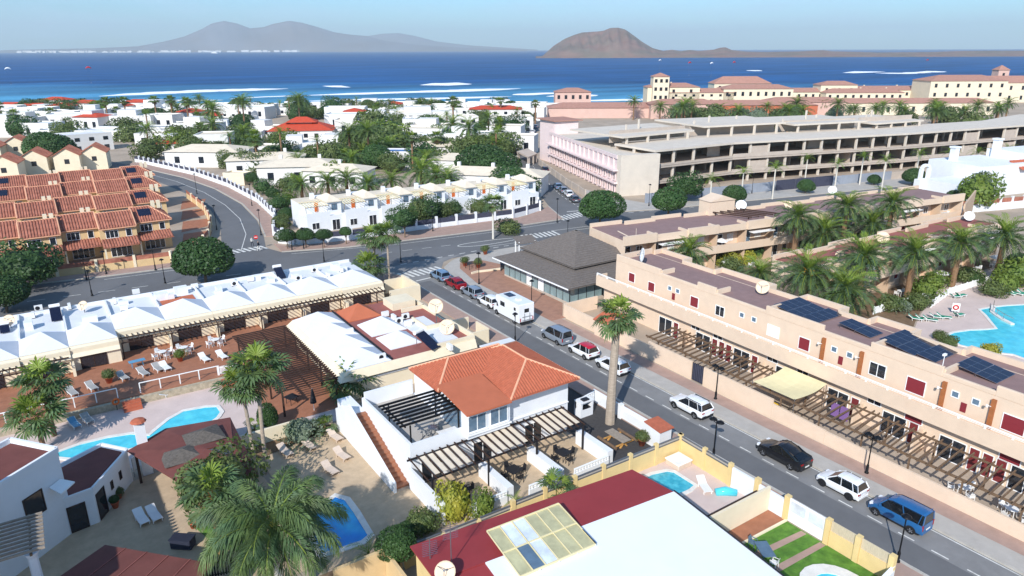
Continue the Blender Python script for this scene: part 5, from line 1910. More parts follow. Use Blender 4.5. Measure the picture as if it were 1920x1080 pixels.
# outside stair
m = MB()
m.add([(18.9, 44.6, 0), (19.12, 44.6, 0), (19.12, 56.8, 0), (18.9, 56.8, 0), (18.9, 44.6, .9), (19.12, 44.6, .9), (19.12, 53.5, 3.9), (18.9, 53.5, 3.9), (19.12, 56.8, 2.1), (18.9, 56.8, 2.1)],
      [(0, 1, 5, 4), (4, 5, 6, 7), (7, 6, 8, 9), (0, 4, 7, 9, 3), (1, 2, 8, 6, 5), (2, 3, 9, 8)])
m.build('stair_wall', 'white_wall', H)
m = MB()
m.box(19.13, 20.39, 53.4, 56.8, 0, 2.94)
m.build('stair_landing', 'white_wall', H)
st = MB()
st.box(-.62, .62, 0, .5, -.9, 0)
sme = st.mesh('stair_step', ['tile_terracotta'])
for i in range(17):
  piece('stair_step', sme, H, (19.76 - 28, 45.0 + i * .49 - 48, .17 * (i + 1)), (0, 0, 0), (1, 1, min(1, .19 * (i + 1))))
m = MB()
m.box(20.18, 20.4, 39.0, 44.48, 0, 1.9)
m.build('side_wall', 'white_wall', H)
# patio front pergola, slats and infill panels
P_ = thing('patio_pergola', 'black timber pergola with cream panels over the three white house patios', 'pergola', (28, 43, 0))
for y, z in ((44.3, 2.72), (41.3, 2.5)):
  m = MB()
  m.bar((20.0, y, z), (35.4, y, z), .1, .14)
  m.build('long_beam', 'metal_dark', P_)
rb = MB()
rb.bar((0, 1.65, .16), (0, -1.75, -.09), .06, .12)
rme = rb.mesh('rafter', ['wood_dark'])
pb = MB()
pb.slab([(-.24, 1.35, .07), (.24, 1.35, .07), (.24, -1.15, -.12), (-.24, -1.15, -.12)], .03)
pme = pb.mesh('roof_panel', ['roof_beige'])
for i in range(23):
  x = 20.2 + i * .68
  piece('rafter', rme, P_, (x - 28, 42.8 - 43, 2.68))
  if i % 8 not in (0, 6, 7) and i < 22:
    piece('roof_panel', pme, P_, (x + .34 - 28, 42.8 - 43, 2.7))
for x in (20.6, 25.6, 30.3, 35.2):
  m = MB()
  m.box(x - .07, x + .07, 41.25, 41.39, 0, 2.45)
  m.build('post', 'metal_dark', P_)
sheet('patio', [(20.4, 38.0), (35.7, 38.0), (35.7, 44.5), (20.4, 44.5)], 'sand_paving', .03)
W_ = thing('patio_wall', 'low white patio walls with pierced balustrades below the white house', 'wall', (28, 38, 0))
for q in ((25.6, 26.2, 38.7, 42.9, 1.25), (30.2, 30.8, 38.3, 42.6, 1.25), (35.3, 35.9, 38.2, 42.4, 1.3)):
  m = MB()
  m.box(q[0], q[1], q[2], q[3], 0, q[4])
  m.build('divider', 'white_wall', W_)
blk = MB()
for i in range(2):
  z = i * .16
  blk.box(-.15, -.1, -.06, .06, z, z + .16)
  blk.box(.1, .15, -.06, .06, z, z + .16)
  blk.box(-.1, .1, -.06, .06, z + .12, z + .16)
blk.box(-.15, .15, -.08, .08, .32, .38)
blm = blk.mesh('balustrade_block', ['white_plain'])
def balustrade(parent, p, q, base, off):
  L_ = math.dist(p, q)
  an = math.atan2(q[1] - p[1], q[0] - p[0])
  mm = MB()
  mm.bar((p[0], p[1], base / 2), (q[0], q[1], base / 2), .18, base)
  mm.build('wall_base', 'white_wall', parent)
  n_ = int(L_ / .3)
  for i in range(n_):
    f = (i + .5) / n_
    piece('balustrade_block', blm, parent, (p[0] + (q[0] - p[0]) * f - off[0], p[1] + (q[1] - p[1]) * f - off[1], base), (0, 0, an))
for a, b in (((22.2, 38.6), (25.5, 38.6)), ((27.3, 38.2), (30.1, 38.2)), ((31.6, 38.0), (35.2, 38.0))):
  balustrade(W_, a, b, .75, (28, 38))
DTB = table_proto('plastic_dark', 1.1, 1.1, .73, False)
for i, (x, y, nm) in enumerate(((23.0, 41.3, 'nearest the outside stair'), (27.9, 41.2, 'in the middle patio'), (32.8, 41.0, 'nearest the gravel yard'))):
  place(DTB, x, y, .03, R(8), 'square dark patio table %s' % nm)
  for k_, (dx, dy) in enumerate(((0, .85), (.85, 0), (0, -.85), (-.85, 0))):
    place(DCH, x + dx, y + dy, .03, math.atan2(dy, dx) - math.pi / 2, 'dark chair at the patio table %s' % nm, 'dark chairs of the patio ' + nm)
# yards around the white house
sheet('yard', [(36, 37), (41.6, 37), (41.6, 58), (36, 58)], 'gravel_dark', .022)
sheet('courtyard', [(11.6, 39.2), (20.2, 39.2), (20.2, 44.6), (18.9, 44.6), (18.9, 57.2), (11.6, 55.5)], 'sand_paving', .026)
sheet('planting_bed', [(11.5, 55.6), (18.8, 57.25), (18.8, 58), (10, 58.2)], 'soil', .05)
pool('swimming_pool', [G(px, py) for px, py in ((612, 946), (628, 932), (645, 938), (662, 962), (688, 1004), (676, 1014), (640, 1026), (602, 1038), (592, 1015), (583, 985), (575, 965))], 'deep blue pool under the big feathery palm by the sandy courtyard', .5, 'pool_water_blue')
BLO = lounger_proto('sun_lounger', 'plastic_beige', 'plastic_beige', 30)
for px, py, lb in ((578, 838, 'beige lounger beside the round green courtyard shrub'), (627, 822, 'beige lounger nearest the small fan palm by the cream wall'), (640, 857, 'beige lounger nearest the white stair wall'), (618, 884, 'beige lounger nearest the blue pool'), (534, 850, 'beige lounger in the shade by the thin palm trunk')):
  a = G(px, py)
  place(BLO, a[0], a[1], .03, R(12), lb)
t = thing('boundary_wall', 'cream boundary wall stepping down between courtyard and bungalow pool', 'wall', (15, 58, 0))
for q in ((9.6, 16.2, 1.35), (16.21, 18.9, .95)):
  m = MB()
  m.box(q[0], q[1], 57.9, 58.15, 0, q[2])
  m.build('wall_panel', 'cream', t)
shrub(15.4, 56.9, 1.15, 'grey', 'round grey-green shrub by the cream wall')
shrub(13.6, 60.0, 1.0, 'ficus', 'bright green climbing shrub behind the cream wall by the terrace steps', squash=1.6)
palm(17.8, 57.0, .5, 'fan', 'small young fan palm in the courtyard bed', .75, near=True, r0=.12, r1=.1, trunk_mat='trunk_brown', thin=.5)
palm(22.6, 62.6, 1.4, 'fan', 'stout low fan palm beside the cream bungalow wall', 1.75, near=True, r0=.35, r1=.35, trunk_mat='trunk_brown', thin=.9)
palm(40.2, 43.4, 10.4, 'fan', 'tall thick-trunked fan palm standing alone beside the road', 1.35, near=True, r0=.47, r1=.30, lean=(.45, .1), trunk_mat='trunk_grey', thin=1.1)
# street side of the white house plot
t = thing('street_wall', 'white street wall with pierced top by the gravel yard', 'wall', (41.6, 42, 0))
balustrade(t, (41.7, 39.2), (41.7, 43.4), 1.0, (41.6, 42))
balustrade(t, (41.7, 43.8), (41.7, 47.6), 1.0, (41.6, 42))
balustrade(t, (38.6, 46.6), (41.4, 47.2), 1.0, (41.6, 42))
m = MB()
m.box(41.5, 41.9, 43.4, 43.8, 0, 1.5)
m.build('pier', 'white_wall', t)
t = thing('meter_hut', 'small white meter hut with flat terracotta top on the street corner', 'hut', (41.3, 38.2, 0))
m = MB()
m.box(40.5, 41.9, 37.4, 39.1, 0, 1.85)
m.build('wall', 'white_wall', t)
m = MB()
m.slab([(40.35, 37.25, 1.9), (42.05, 37.25, 1.9), (42.05, 39.25, 2.1), (40.35, 39.25, 2.1)], .08)
m.build('tiled_top', 'tile_orange', t)
pot(39.9, 38.9, .03, .38, 'large terracotta pot with small shrub beside the meter hut', 'olive')
t = thing('picnic_table', 'weathered timber picnic table with log benches on dark gravel', 'picnic table', (38.4, 40.3, 0))
for i in range(4):
  m = MB()
  m.box(37.95 + i * .24, 38.17 + i * .24, 39.2, 41.6, .72, .78)
  m.build('plank', 'wood_grey', t)
for y in (39.6, 41.2):
  m = MB()
  m.bar((38.0, y, 0), (38.7, y, .72), .12, .12)
  m.bar((38.8, y, 0), (38.1, y, .72), .12, .12)
  m.bar((37.2, y, .35), (39.6, y, .35), .1, .12)
  m.build('trestle', 'wood_honey', t)
for x in (37.2, 39.6):
  m = MB()
  m.tube([(x, 39.2, .46), (x, 41.6, .46)], .13, 8)
  m.build('bench', 'wood_mid', t)
t = thing('barbecue', 'white brick barbecue with dark hearth in the shade of the white house', 'barbecue', (39.2, 46.0, 0))
m = MB()
m.box(38.5, 40.0, 45.6, 46.5, 0, .8)
m.box(38.5, 38.7, 45.6, 46.5, .8, 1.5)
m.box(39.8, 40.0, 45.6, 46.5, .8, 1.5)
m.box(38.5, 40.0, 46.3, 46.5, .8, 1.5)
m.box(38.45, 40.05, 45.55, 46.55, 1.5, 1.62)
m.build('masonry', 'white_wall', t)
m = MB()
m.box(38.72, 39.78, 45.65, 46.28, .81, .88)
m.build('grill', 'metal_black', t)
m = MB()
m.box(38.9, 39.6, 45.7, 46.2, 1.62, 1.75)
m.build('cover', 'metal_dark', t)

# ================================================================== YELLOW PLOTS AND RED-ROOFED HOUSE
t = thing('yellow_wall', 'yellow garden wall with grey panels between piers, round the teal pool', 'wall', (35, 36, 0))
def ywall(p, q, h=1.5, step=2.6, top=.42, panel='glass_green'):
  L_ = math.dist(p, q)
  an = math.atan2(q[1] - p[1], q[0] - p[0])
  mm = MB()
  mm.bar((p[0], p[1], h / 2), (q[0], q[1], h / 2), .2, h)
  mm.build('wall_base', 'yellow_wall', t)
  n_ = max(1, int(L_ / step))
  for i in range(n_ + 1):
    f = i / n_
    c = (p[0] + (q[0] - p[0]) * f, p[1] + (q[1] - p[1]) * f)
    mm = MB()
    mm.obox((c[0], c[1], 0), (.32, .32, h + top + .12), an)
    mm.build('pier', 'yellow_wall', t)
    if i < n_:
      g_ = (p[0] + (q[0] - p[0]) * (i + 1) / n_, p[1] + (q[1] - p[1]) * (i + 1) / n_)
      d = Vector((g_[0] - c[0], g_[1] - c[1], 0)).normalized() * .17
      for k_ in range(3):
        mm = MB()
        z = h + .05 + k_ * .14
        mm.bar((c[0] + d.x, c[1] + d.y, z), (g_[0] - d.x, g_[1] - d.y, z), .1, .11)
        mm.build('rail', 'metal_grey' if k_ != 1 else 'paving_grey', t)
ywall((24.5, 36.3), (41.5, 36.0))
ywall((41.55, 36.0), (41.45, 30.6))
ywall((16.0, 36.5), (24.4, 36.3), 1.3, 2.8, .1)
W2 = thing('plot_wall', 'white and yellow street wall with sheet gates and cane screening by the lawn', 'wall', (41.4, 25, 0))
for y0, y1, mt, h, nm in ((28.2, 30.4, 'white_wall', 1.75, 'wall_panel'), (25.6, 27.9, 'white_wall', 1.6, 'wall_panel')):
  m = MB()
  m.box(41.35, 41.55, y0, y1, 0, h)
  m.build(nm, mt, W2)
for y in (28.05, 25.4, 22.1, 19.9, 17.6):
  m = MB()
  m.box(41.25, 41.65, y - .18, y + .18, 0, 2.05)
  m.build('pier', 'yellow_wall', W2)
for y0, y1 in ((23.76, 25.2), (22.3, 23.74)):
  m = MB()
  m.box(41.4, 41.47, y0, y1, .05, 1.95)
  g = m.build('gate_leaf', 'white_plain', W2)
  m = MB()
  m.box(41.38, 41.395, y0 + .12, y1 - .12, .95, 1.8)
  m.build('gate_inset', 'poly_clear', g)
for y0, y1 in ((20.1, 21.9), (17.8, 19.7)):
  m = MB()
  m.box(41.35, 41.55, y0, y1, 0, 1.2)
  m.build('wall_panel', 'yellow_wall', W2)
  m = MB()
  m.box(41.42, 41.48, y0, y1, 1.2, 2.0)
  m.build('cane_screen', 'cane_screen', W2)
t = thing('pierced_wall', 'low white pierced wall across the end of the lawn', 'wall', (40, 17.3, 0))
balustrade(t, (36.8, 17.0), (41.6, 17.5), .9, (40, 17.3))
t = thing('cream_wall', 'smooth cream dividing wall between teal pool and tiled strip', 'wall', (37, 26.9, 0))
m = MB()
m.box(32.9, 41.3, 26.8, 27.0, 0, 2.05)
m.build('wall_panel', 'cream', t)
m = MB()
m.box(32.9, 40.0, 27.0, 27.12, 1.9, 2.09)
m.build('coping', 'wood_dark', t)
sheet('pool_terrace', [(31, 27.1), (41.4, 27.1), (41.4, 36), (31, 36)], 'pool_deck', .022)
sheet('tiled_strip', [(33, 25.5), (41.3, 25.3), (41.3, 26.78), (33, 26.78)], 'tile_terracotta', .05)
sheet('lawn', [(30, 12), (41.3, 12), (41.3, 25.2), (33, 25.4), (30, 25.4)], 'lawn', .03)
for pts in (((36.5, 24.3), (41.2, 23.9), (41.2, 23.45), (36.5, 23.75)), ((35.3, 22.7), (41.2, 22.4), (41.2, 21.95), (35.3, 22.15))):
  sheet('path', pts, 'paving_pink', .036)
m = MB()
m.bar((33, 25.42, .06), (41.3, 25.22, .06), .16, .2)
struct(m.build('kerb', 'cream'))
pool('swimming_pool', [G(px, py) for px, py in ((1196, 905), (1222, 892), (1250, 886), (1262, 888), (1300, 912), (1290, 920), (1262, 933), (1235, 950), (1190, 920))], 'teal mosaic pool behind the red roof', .35, 'pool_water_teal')
pool('swimming_pool', [(38.0 + 1.3 * math.cos(a), 19.0 + 1.5 * math.sin(a)) for a in [2 * math.pi * i / 20 for i in range(20)]], 'small round plunge pool at the end of the lawn', .9, 'pool_water')
t = thing('covered_spa', 'covered square spa tub in the yellow wall corner', 'spa tub', (40.3, 34.9, 0))
m = MB()
m.box(39.5, 41.1, 34.2, 35.7, 0, .5)
m.build('tub', 'plastic_beige', t, bevel=.06)
m = MB()
m.box(39.45, 41.15, 34.15, 35.75, .5, .6)
m.build('cover', 'plastic_white', t, bevel=.04)
place(WLO, 39.4, 31.4, .03, R(-25), 'white lounger on the terrace of the teal pool')
t = thing('inflatable', 'pale blue inflatable on the terrace beside the white lounger', 'inflatable', (40.4, 30.2, 0))
m = MB()
m.tube([(39.6, 30.4, .18), (40.3, 30.0, .25), (40.9, 29.4, .18)], [.3, .38, .28], 10)
m.build('float', 'pool_water', t, True)
t = thing('side_table', 'low dark table beside the red-roofed house', 'table', (33.6, 29.6, 0))
m = MB()
m.obox((33.4, 29.8, .5), (1.0, 1.7, .06), R(35))
m.build('table_top', 'plastic_dark', t)
for a in ((33.1, 29.4), (33.8, 30.2)):
  m = MB()
  m.box(a[0] - .04, a[0] + .04, a[1] - .04, a[1] + .04, 0, .5)
  m.build('leg', 'metal_black', t)
GTB = table_proto('glass_blue', 1.6, .9, .72, False)
place(GTB, 36.6, 23.6, .03, R(60), 'grey-green glass garden table on the striped lawn')
GCH = chair_proto('glass_blue')
place(GCH, 36.8, 24.7, .03, R(10), 'grey-green garden chair at the glass table, by the tiled strip')
place(WCH, 36.3, 22.6, .03, R(190), 'white chair on the lawn at the end of the glass table')
place(WCH, 35.2, 22.2, .03, R(200), 'white chair on the lawn nearest the white roof')
t = thing('garden_bench', 'dark lounge bench with towels beside the tiled strip', 'bench', (35.1, 23.9, 0))
m = MB()
m.obox((35.1, 23.9, .35), (.65, 1.7, .08), R(50))
m.build('seat', 'plastic_dark', t)
for dx, dy in ((-.5, .5), (.5, -.4)):
  m = MB()
  m.obox((35.1 + dx, 23.9 + dy, .03), (.4, .08, .33), R(50))
  m.build('leg', 'metal_black', t)
m = MB()
m.obox((35.25, 23.8, .44), (.4, .7, .04), R(55))
m.build('towel', 'plastic_white', t)

# house with red and white roof
Hh = thing('red_roofed_house', 'yellow house with deep red and white roof and a glazed roof light', 'house', (23, 27, 0))
rw = R(-5)
def rr(x, y):
  return (23 + (x - 23) * math.cos(rw) - (y - 27) * math.sin(rw), 27 + (x - 23) * math.sin(rw) + (y - 27) * math.cos(rw))
m = MB()
m.prism([rr(14.6, 16), rr(31.3, 16), rr(31.3, 32.2), rr(14.6, 32.2)], 0, 4.15)
m.build('wall', 'yellow_wall', Hh)
def rq(pts):
  return [(*rr(p[0], p[1]), p[2]) for p in pts]
m = MB()
m.slab(rq([(14.4, 28.6, 4.75), (31.7, 28.6, 4.75), (31.4, 32.6, 4.3), (14.4, 32.6, 4.3)]), .12)
m.build('red_roof', 'roof_red', Hh)
m = MB()
m.slab(rq([(17.5, 15.5, 4.6), (31.75, 15.5, 4.6), (31.75, 28.57, 4.76), (17.5, 28.57, 4.76)]), .14)
m.build('white_roof', 'roof_membrane', Hh)
m = MB()
m.slab(rq([(14.4, 15.5, 4.4), (17.48, 15.5, 4.4), (17.48, 28.57, 4.68), (14.4, 28.57, 4.68)]), .12)
m.build('red_roof', 'roof_red', Hh)
m = MB()
m.bar(rq([(31.78, 15.5, 4.55)])[0], rq([(31.78, 28.6, 4.72)])[0], .08, .22)
m.build('eave_trim', 'plastic_dark', Hh)
SK = rq([(18.6, 26.4, 4.9), (23.9, 26.6, 4.9), (23.9, 30.7, 5.2), (18.6, 30.5, 5.2)])
def lerp3(a, b, f):
  return tuple(a[i] + (b[i] - a[i]) * f for i in range(3))
roof_light = thing('roof_light', 'glazed pergola roof with yellowish and clear sheets on the red roof', 'roof light', (SK[0][0], SK[0][1], 4.7))
kinds = ['poly_sheet', 'glass_blue', 'poly_clear', 'poly_sheet', 'poly_sheet', 'poly_sheet', 'poly_sheet', 'poly_clear', 'poly_clear', 'poly_sheet', 'poly_sheet', 'poly_sheet']
for i in range(6):
  for j in range(2):
    a0, a1 = i / 6, (i + 1) / 6
    b0, b1 = j / 2, (j + 1) / 2
    c = [lerp3(lerp3(SK[0], SK[1], u), lerp3(SK[3], SK[2], u), v) for u, v in ((a0 + .01, b0 + .01), (a1 - .01, b0 + .01), (a1 - .01, b1 - .01), (a0 + .01, b1 - .01))]
    m = MB()
    m.slab(c, .03)
    m.build('roof_pane', kinds[(i + 6 * j) if j == 0 else 6 + i], roof_light)
for i in range(7):
  m = MB()
  a = lerp3(SK[0], SK[1], i / 6)
  b = lerp3(SK[3], SK[2], i / 6)
  m.bar((a[0], a[1], a[2] + .01), (b[0], b[1], b[2] + .01), .06, .08)
  m.build('glazing_bar', 'canvas_cream', roof_light)
for f in (0, .5, 1):
  m = MB()
  a, b = lerp3(SK[0], SK[3], f), lerp3(SK[1], SK[2], f)
  m.bar((a[0], a[1], a[2]), (b[0], b[1], b[2]), .08, .12)
  m.build('glazing_bar', 'canvas_cream', roof_light)
for i in range(5):
  a = lerp3(SK[0], SK[1], i / 4)
  m = MB()
  m.bar((a[0], a[1], 4.55), (a[0], a[1], 4.9), .08, .08)
  m.build('post', 'white_plain', roof_light)
m = MB()
m.bar((SK[1][0], SK[1][1], 4.85), (SK[2][0], SK[2][1], 5.0), .05, .3)
m.build('side_trim', 'plastic_dark', roof_light)
for i, (px, py, h) in enumerate(((845, 1060, 3.2), (805, 1045, 1.5))):
  a = G(px, py, 4.6)
  t = thing('aerial', ('tall thin aerial mast on the red roof', 'comb-shaped aerial on the red roof corner')[i], 'aerial', (a[0], a[1], 4.4))
  m = MB()
  m.cyl(a[0], a[1], .03, 4.4, 4.4 + h, 6)
  m.build('mast', 'metal_grey', t)
  m = MB()
  for k_ in range(8):
    m.bar((a[0] - .45, a[1] + .1, 4.2 + h - k_ * .13), (a[0] + .45, a[1] - .1, 4.2 + h - k_ * .13), .02, .02)
  m.build('antenna_rod', 'chrome', t)
a = G(834, 1078, 5.0)
dish(a[0], a[1], 4.4, .6, R(230), 'cream dish on the red roof beside the tall aerial mast', tilt=50)
# plants in the strip between white house and red-roofed house
shrub(*G(850, 952, 1.0), .95, 'yellow', 'tall yellow-green croton bush between the patios and the red roof', squash=1.6)
palm(*G(1040, 945, 0.2), 1.6, 'fan', 'small palm growing in the strip behind the yellow wall', .95, near=True, r0=.13, r1=.12, trunk_mat='trunk_brown', thin=.7)
shrub(*G(908, 955, .6), .7, 'bright', 'small conical green plant beside the patio wall', squash=1.5)
palm(*G(965, 950, .3), .7, 'young', 'banana-like bright plant behind the red roof', .5, near=True, r0=.08, r1=.06, trunk_mat='crownshaft', thin=.8)
shrub(*G(790, 985, .5), .9, 'olive', 'dry scrubby bush at the courtyard edge')
shrub(*G(760, 1000, .5), .8, 'ficus', 'dark shaded bush below the courtyard edge')
tree(*G(745, 1040, 1.5), 2.2, 1.3, 'ficus', 'small dark tree growing against the ochre end wall', tr=.08)
palm(*G(690, 1045, 1.0), 1.4, 'young', 'thin young palm beside the ochre wall below the blue pool', .7, near=True, r0=.07, r1=.06, trunk_mat='trunk_brown', thin=.6)
t = thing('end_wall', 'ochre end wall of the red-roofed plot below the blue pool', 'wall', (13, 36, 0))
m = MB()
m.box(11, 15.6, 36.2, 36.45, 0, 2.3)
m.build('wall_panel', 'ochre_wall', t)
m = MB()
m.box(14.4, 14.62, 31.5, 36.18, 0, 2.2)
m.build('wall_panel', 'ochre_wall', t)
sheet('service_yard', [(5, 28), (14.4, 28), (14.4, 39), (5, 39)], 'soil', .02)
# ================================================================== CREAM BUNGALOWS
def tent(parent, x0, x1, y0, y1, z0, zt, material='roof_white', name='tent_roof', off=.0, trim=True):
  """low white pyramid roof"""
  c = ((x0 + x1) / 2, (y0 + y1) / 2 + off, zt)
  mm = MB()
  mm.add([(x0, y0, z0), (x1, y0, z0), (x1, y1, z0), (x0, y1, z0), c], [(0, 1, 4), (1, 2, 4), (2, 3, 4), (3, 0, 4)])
  mm.box(x0, x1, y0, y1, z0 - .12, z0 - .003)
  return mm.build(name, material, parent)
def bungalow(x0, x1, yf, yb, label, seed=0, front='-y', hip=True, zr=3.25):
  r_ = random.Random(seed)
  t = thing('bungalow', label, 'bungalow', ((x0 + x1) / 2, yf, 0))
  m = MB()
  m.box(x0 + .01, x1 - .01, yf + .3, yb, 0, zr - .05)
  m.build('wall', 'cream', t)
  # battered cream fascia above the terrace
  m = MB()
  m.add([(x0 + .01, yf, 2.35), (x1 - .01, yf, 2.35), (x1 - .01, yf + .75, zr + .12), (x0 + .01, yf + .75, zr + .12), (x0 + .01, yf + 1.1, 2.35), (x1 - .01, yf + 1.1, 2.35), (x1 - .01, yf + 1.1, zr + .12), (x0 + .01, yf + 1.1, zr + .12)],
          [(0, 1, 2, 3), (0, 4, 5, 1), (3, 2, 6, 7), (0, 3, 7, 4), (1, 5, 6, 2), (4, 7, 6, 5)])
  m.build('fascia', 'cream', t)
  m = MB()
  m.box(x0 - .12, x0 + .16, yf - 1.3, yf + .29, .8, 2.0)
  m.build('side_pier', 'cream', t)
  tent(t, x0 + .01, x1 - .01, yf + 1.102, yf + 6.3, zr + .13, zr + 1.5)
  m = MB()
  m.box(x0 + .01, x1 - .01, yf + 6.32, yb, zr - .04, zr + .02)
  m.build('flat_roof', 'roof_white', t)
  for q in ((x0 + .01, x1 - .01, yb - .2, yb + .01), (x0 + .012, x0 + .2, yf + 6.32, yb - .2)):
    m = MB()
    m.box(*q, zr - .3, zr + .38)
    m.build('parapet', 'white_wall', t)
  cx = (x0 + x1) / 2
  window(t, (cx - .3, yf + .3, 1.75), 2.5, 1.85, '-y', mull=1, name='patio_door', glass='glass_dark', frame='wood_dark')
  for k_ in range(r_.choice((1, 2))):
    x = r_.uniform(x0 + .8, x1 - .8)
    y = r_.uniform(yf + 7.5, yb - 1.0)
    m = MB()
    w, d, h = r_.uniform(.7, 1.6), r_.uniform(.6, 1.2), r_.uniform(.5, 1.0)
    m.box(x - w / 2, x + w / 2, y - d / 2, y + d / 2, zr + .02, zr + h)
    m.build('roof_hatch', 'white_wall', t)
  return t
ORD = ['tenth', 'ninth', 'eighth', 'seventh', 'sixth', 'fifth', 'fourth', 'third', 'second', 'first']
row = [(q[0], q[1], q[2], 'cream bungalow with white tent roof, %s in its row from the road corner' % o_) for o_, q in zip(ORD, ((-14.5, -9.6, 82.3), (-9.6, -4.6, 82.0), (-4.6, -.2, 82.2), (-.2, 4.4, 82.4), (4.4, 9.6, 85.0), (9.6, 14.7, 85.0), (14.7, 19.8, 85.0), (19.8, 25, 84.9), (25, 30.6, 84.8), (30.6, 36.4, 84.6)))]
for i, (a, b, yf, lb) in enumerate(row):
  t = bungalow(a, b, yf, 97.2, lb, i)
  if i == 5:
    m = MB()
    m.box(a + .6, b - .6, yf + 6.5, yf + 9.2, 3.275, 3.33)
    m.build('tiled_roof_patch', 'orange_flat', t)
# terrace pergolas of the row
t = thing('pergola', 'dark slim lattice pergola along the front of the cream bungalow row', 'pergola', (10, 83, 0))
bm = MB()
bm.bar((0, 1.0, .12), (0, -1.7, -.06), .07, .1)
bme = bm.mesh('beam', ['wood_dark'])
for a, b, yf in ((-14, -.4, 82.2), (4.6, 36, 84.9)):
  for yy in (yf - 1.6, yf - .05):
    m = MB()
    m.bar((a, yy, 2.62 if yy < yf - 1 else 2.4 + .24), (b, yy, 2.62 if yy < yf - 1 else 2.64), .08, .12)
    m.build('purlin', 'wood_dark', t)
  n_ = int((b - a) / .55)
  for i in range(n_):
    piece('beam', bme, t, (a + i * .55 + .2 - 10, yf - .2 - 83, 2.7))
  for i in range(int((b - a) / 5) + 1):
    m = MB()
    m.box(a + i * 5, a + i * 5 + .12, yf - 1.65, yf - 1.53, .8, 2.6)
    m.build('post', 'wood_dark', t)
# roof kit of the row
for px, py, z, r_, rz, lb in ((18, 600, 3.3, .65, 250, 'round cream dish at the bungalow row end'), (157, 573, 3.3, .6, 230, 'cream dish on the bungalow roof near the dark solar heater')):
  a = G(px, py, z + .7)
  dish(a[0], a[1], z, r_, R(rz), lb)
def heater(px, py, z, label, w=1.1, h=2.2, rz=0.0, tilt=28):
  a = G(px, py, z + .5)
  t = thing('solar_heater', label, 'solar heater', (a[0], a[1], z), rz)
  me = MB()
  me.slab([(-w / 2, -h / 2, 0), (w / 2, -h / 2, 0), (w / 2, h / 2, 0), (-w / 2, h / 2, 0)], .08)
  piece('collector', me.mesh('collector', ['solar_cell']), t, (0, 0, .15 + h / 2 * math.sin(R(tilt))), (R(tilt), 0, 0))
  me = MB()
  me.tube([(-w / 2, h / 2 * math.cos(R(tilt)) + .2, .25 + h * math.sin(R(tilt))), (w / 2, h / 2 * math.cos(R(tilt)) + .2, .25 + h * math.sin(R(tilt)))], .24, 10)
  piece('tank', me.mesh('tank', ['plastic_white']), t)
  me = MB()
  for x in (-w / 2 + .1, w / 2 - .1):
    me.bar((x, h / 2 * .9, 0), (x, h / 2 * .9, h * math.sin(R(tilt))), .05, .05)
  piece('strut', me.mesh('strut', ['chrome']), t)
heater(105, 588, 3.3, 'dark solar heater standing on the bungalow roof by the palms')
heater(525, 512, 3.3, 'dark solar heater at the back of the bungalow row')
heater(803, 642, 3.3, 'dark tilted solar heater on the middle bungalow block', 1.3, 2.6, R(20))
heater(8, 612, 3.3, 'small collector beside the row end dish', .9, 1.2)
for i, (px, py) in enumerate(((62, 588), (72, 575), (130, 572), (215, 562), (232, 575), (255, 545), (320, 555), (365, 535), (410, 548), (440, 530), (470, 522), (560, 520), (590, 505), (615, 515), (640, 505))):
  a = G(px, py, 3.6)
  ac_unit(a[0], a[1], 3.28, R(random.choice((0, 90, 180))), 'white air conditioning box on the flat roof of the bungalow row', 'air conditioners of the bungalow row')

# raised terrace, rail, steps, pool deck
m = MB()
m.prism([(-14, 73.1), (13.8, 72.6), (16.3, 75.5), (16.3, 78), (21, 78.5), (36, 79), (36, 86), (-14, 86)], 0, .8)
struct(m.build('terrace', 'tile_terracotta'))
m = MB()
m.prism([(-14, 72.6), (13.6, 72.1), (13.8, 72.58), (-14, 73.08)], 0, .72)
struct(m.build('terrace_edge', 'stone'))
sheet('pool_deck', [(-14, 59), (4, 60.3), (10, 59.6), (13, 58.3), (21, 58.2), (21, 78), (16.3, 78), (13.6, 72.1), (-14, 72.6)], 'pool_deck', .022)
t = thing('terrace_rail', 'white handrail on thin posts along the raised terracotta terrace', 'railing', (4, 73, .8))
def rail(parent, p, q, z, h=1.0, step=1.6, off=(0, 0, 0), mat_='white_plain', r=.045):
  L_ = math.dist(p, q)
  mm = MB()
  mm.bar((p[0], p[1], z + h), (q[0], q[1], z + h), .08, .07)
  mm.build('handrail', mat_, parent)
  n_ = max(1, int(L_ / step))
  for i in range(n_ + 1):
    f = i / n_
    mm = MB()
    mm.box(p[0] + (q[0] - p[0]) * f - r, p[0] + (q[0] - p[0]) * f + r, p[1] + (q[1] - p[1]) * f - r, p[1] + (q[1] - p[1]) * f + r, z - .02, z + h)
    mm.build('post', mat_, parent)
rail(t, (-8, 73.5), (2.9, 73.2), .8, 1.05)
rail(t, (4.9, 73.2), (12.2, 73.0), .8, 1.05)
rail(t, (14.2, 73.4), (16.1, 76), .8, 1.0)
picket((12.3, 73.0), (13.7, 72.9), 1.0, 'short white picket gate at the head of the terrace steps', 1.4, .8)
for i, (x, y) in enumerate(((3.9, 72.0), (13.0, 71.7))):
  t = thing('terrace_steps', ('terracotta steps beside the orange life ring', 'terracotta steps below the white picket gate')[i], 'steps', (x, y, 0))
  for k_ in range(4):
    m = MB()
    m.box(x - .8, x + .8, y - .9 + k_ * .3, y - .6 + k_ * .3, 0, .18 * (k_ + 1))
    m.build('step', 'tile_orange', t)
t = thing('life_ring_post', 'orange life ring on a post by the terrace steps', 'life ring', (2.6, 72.2, 0))
m = MB()
m.cyl(2.6, 72.2, .03, 0, 1.2, 6)
m.build('post', 'metal_dark', t)
m = MB()
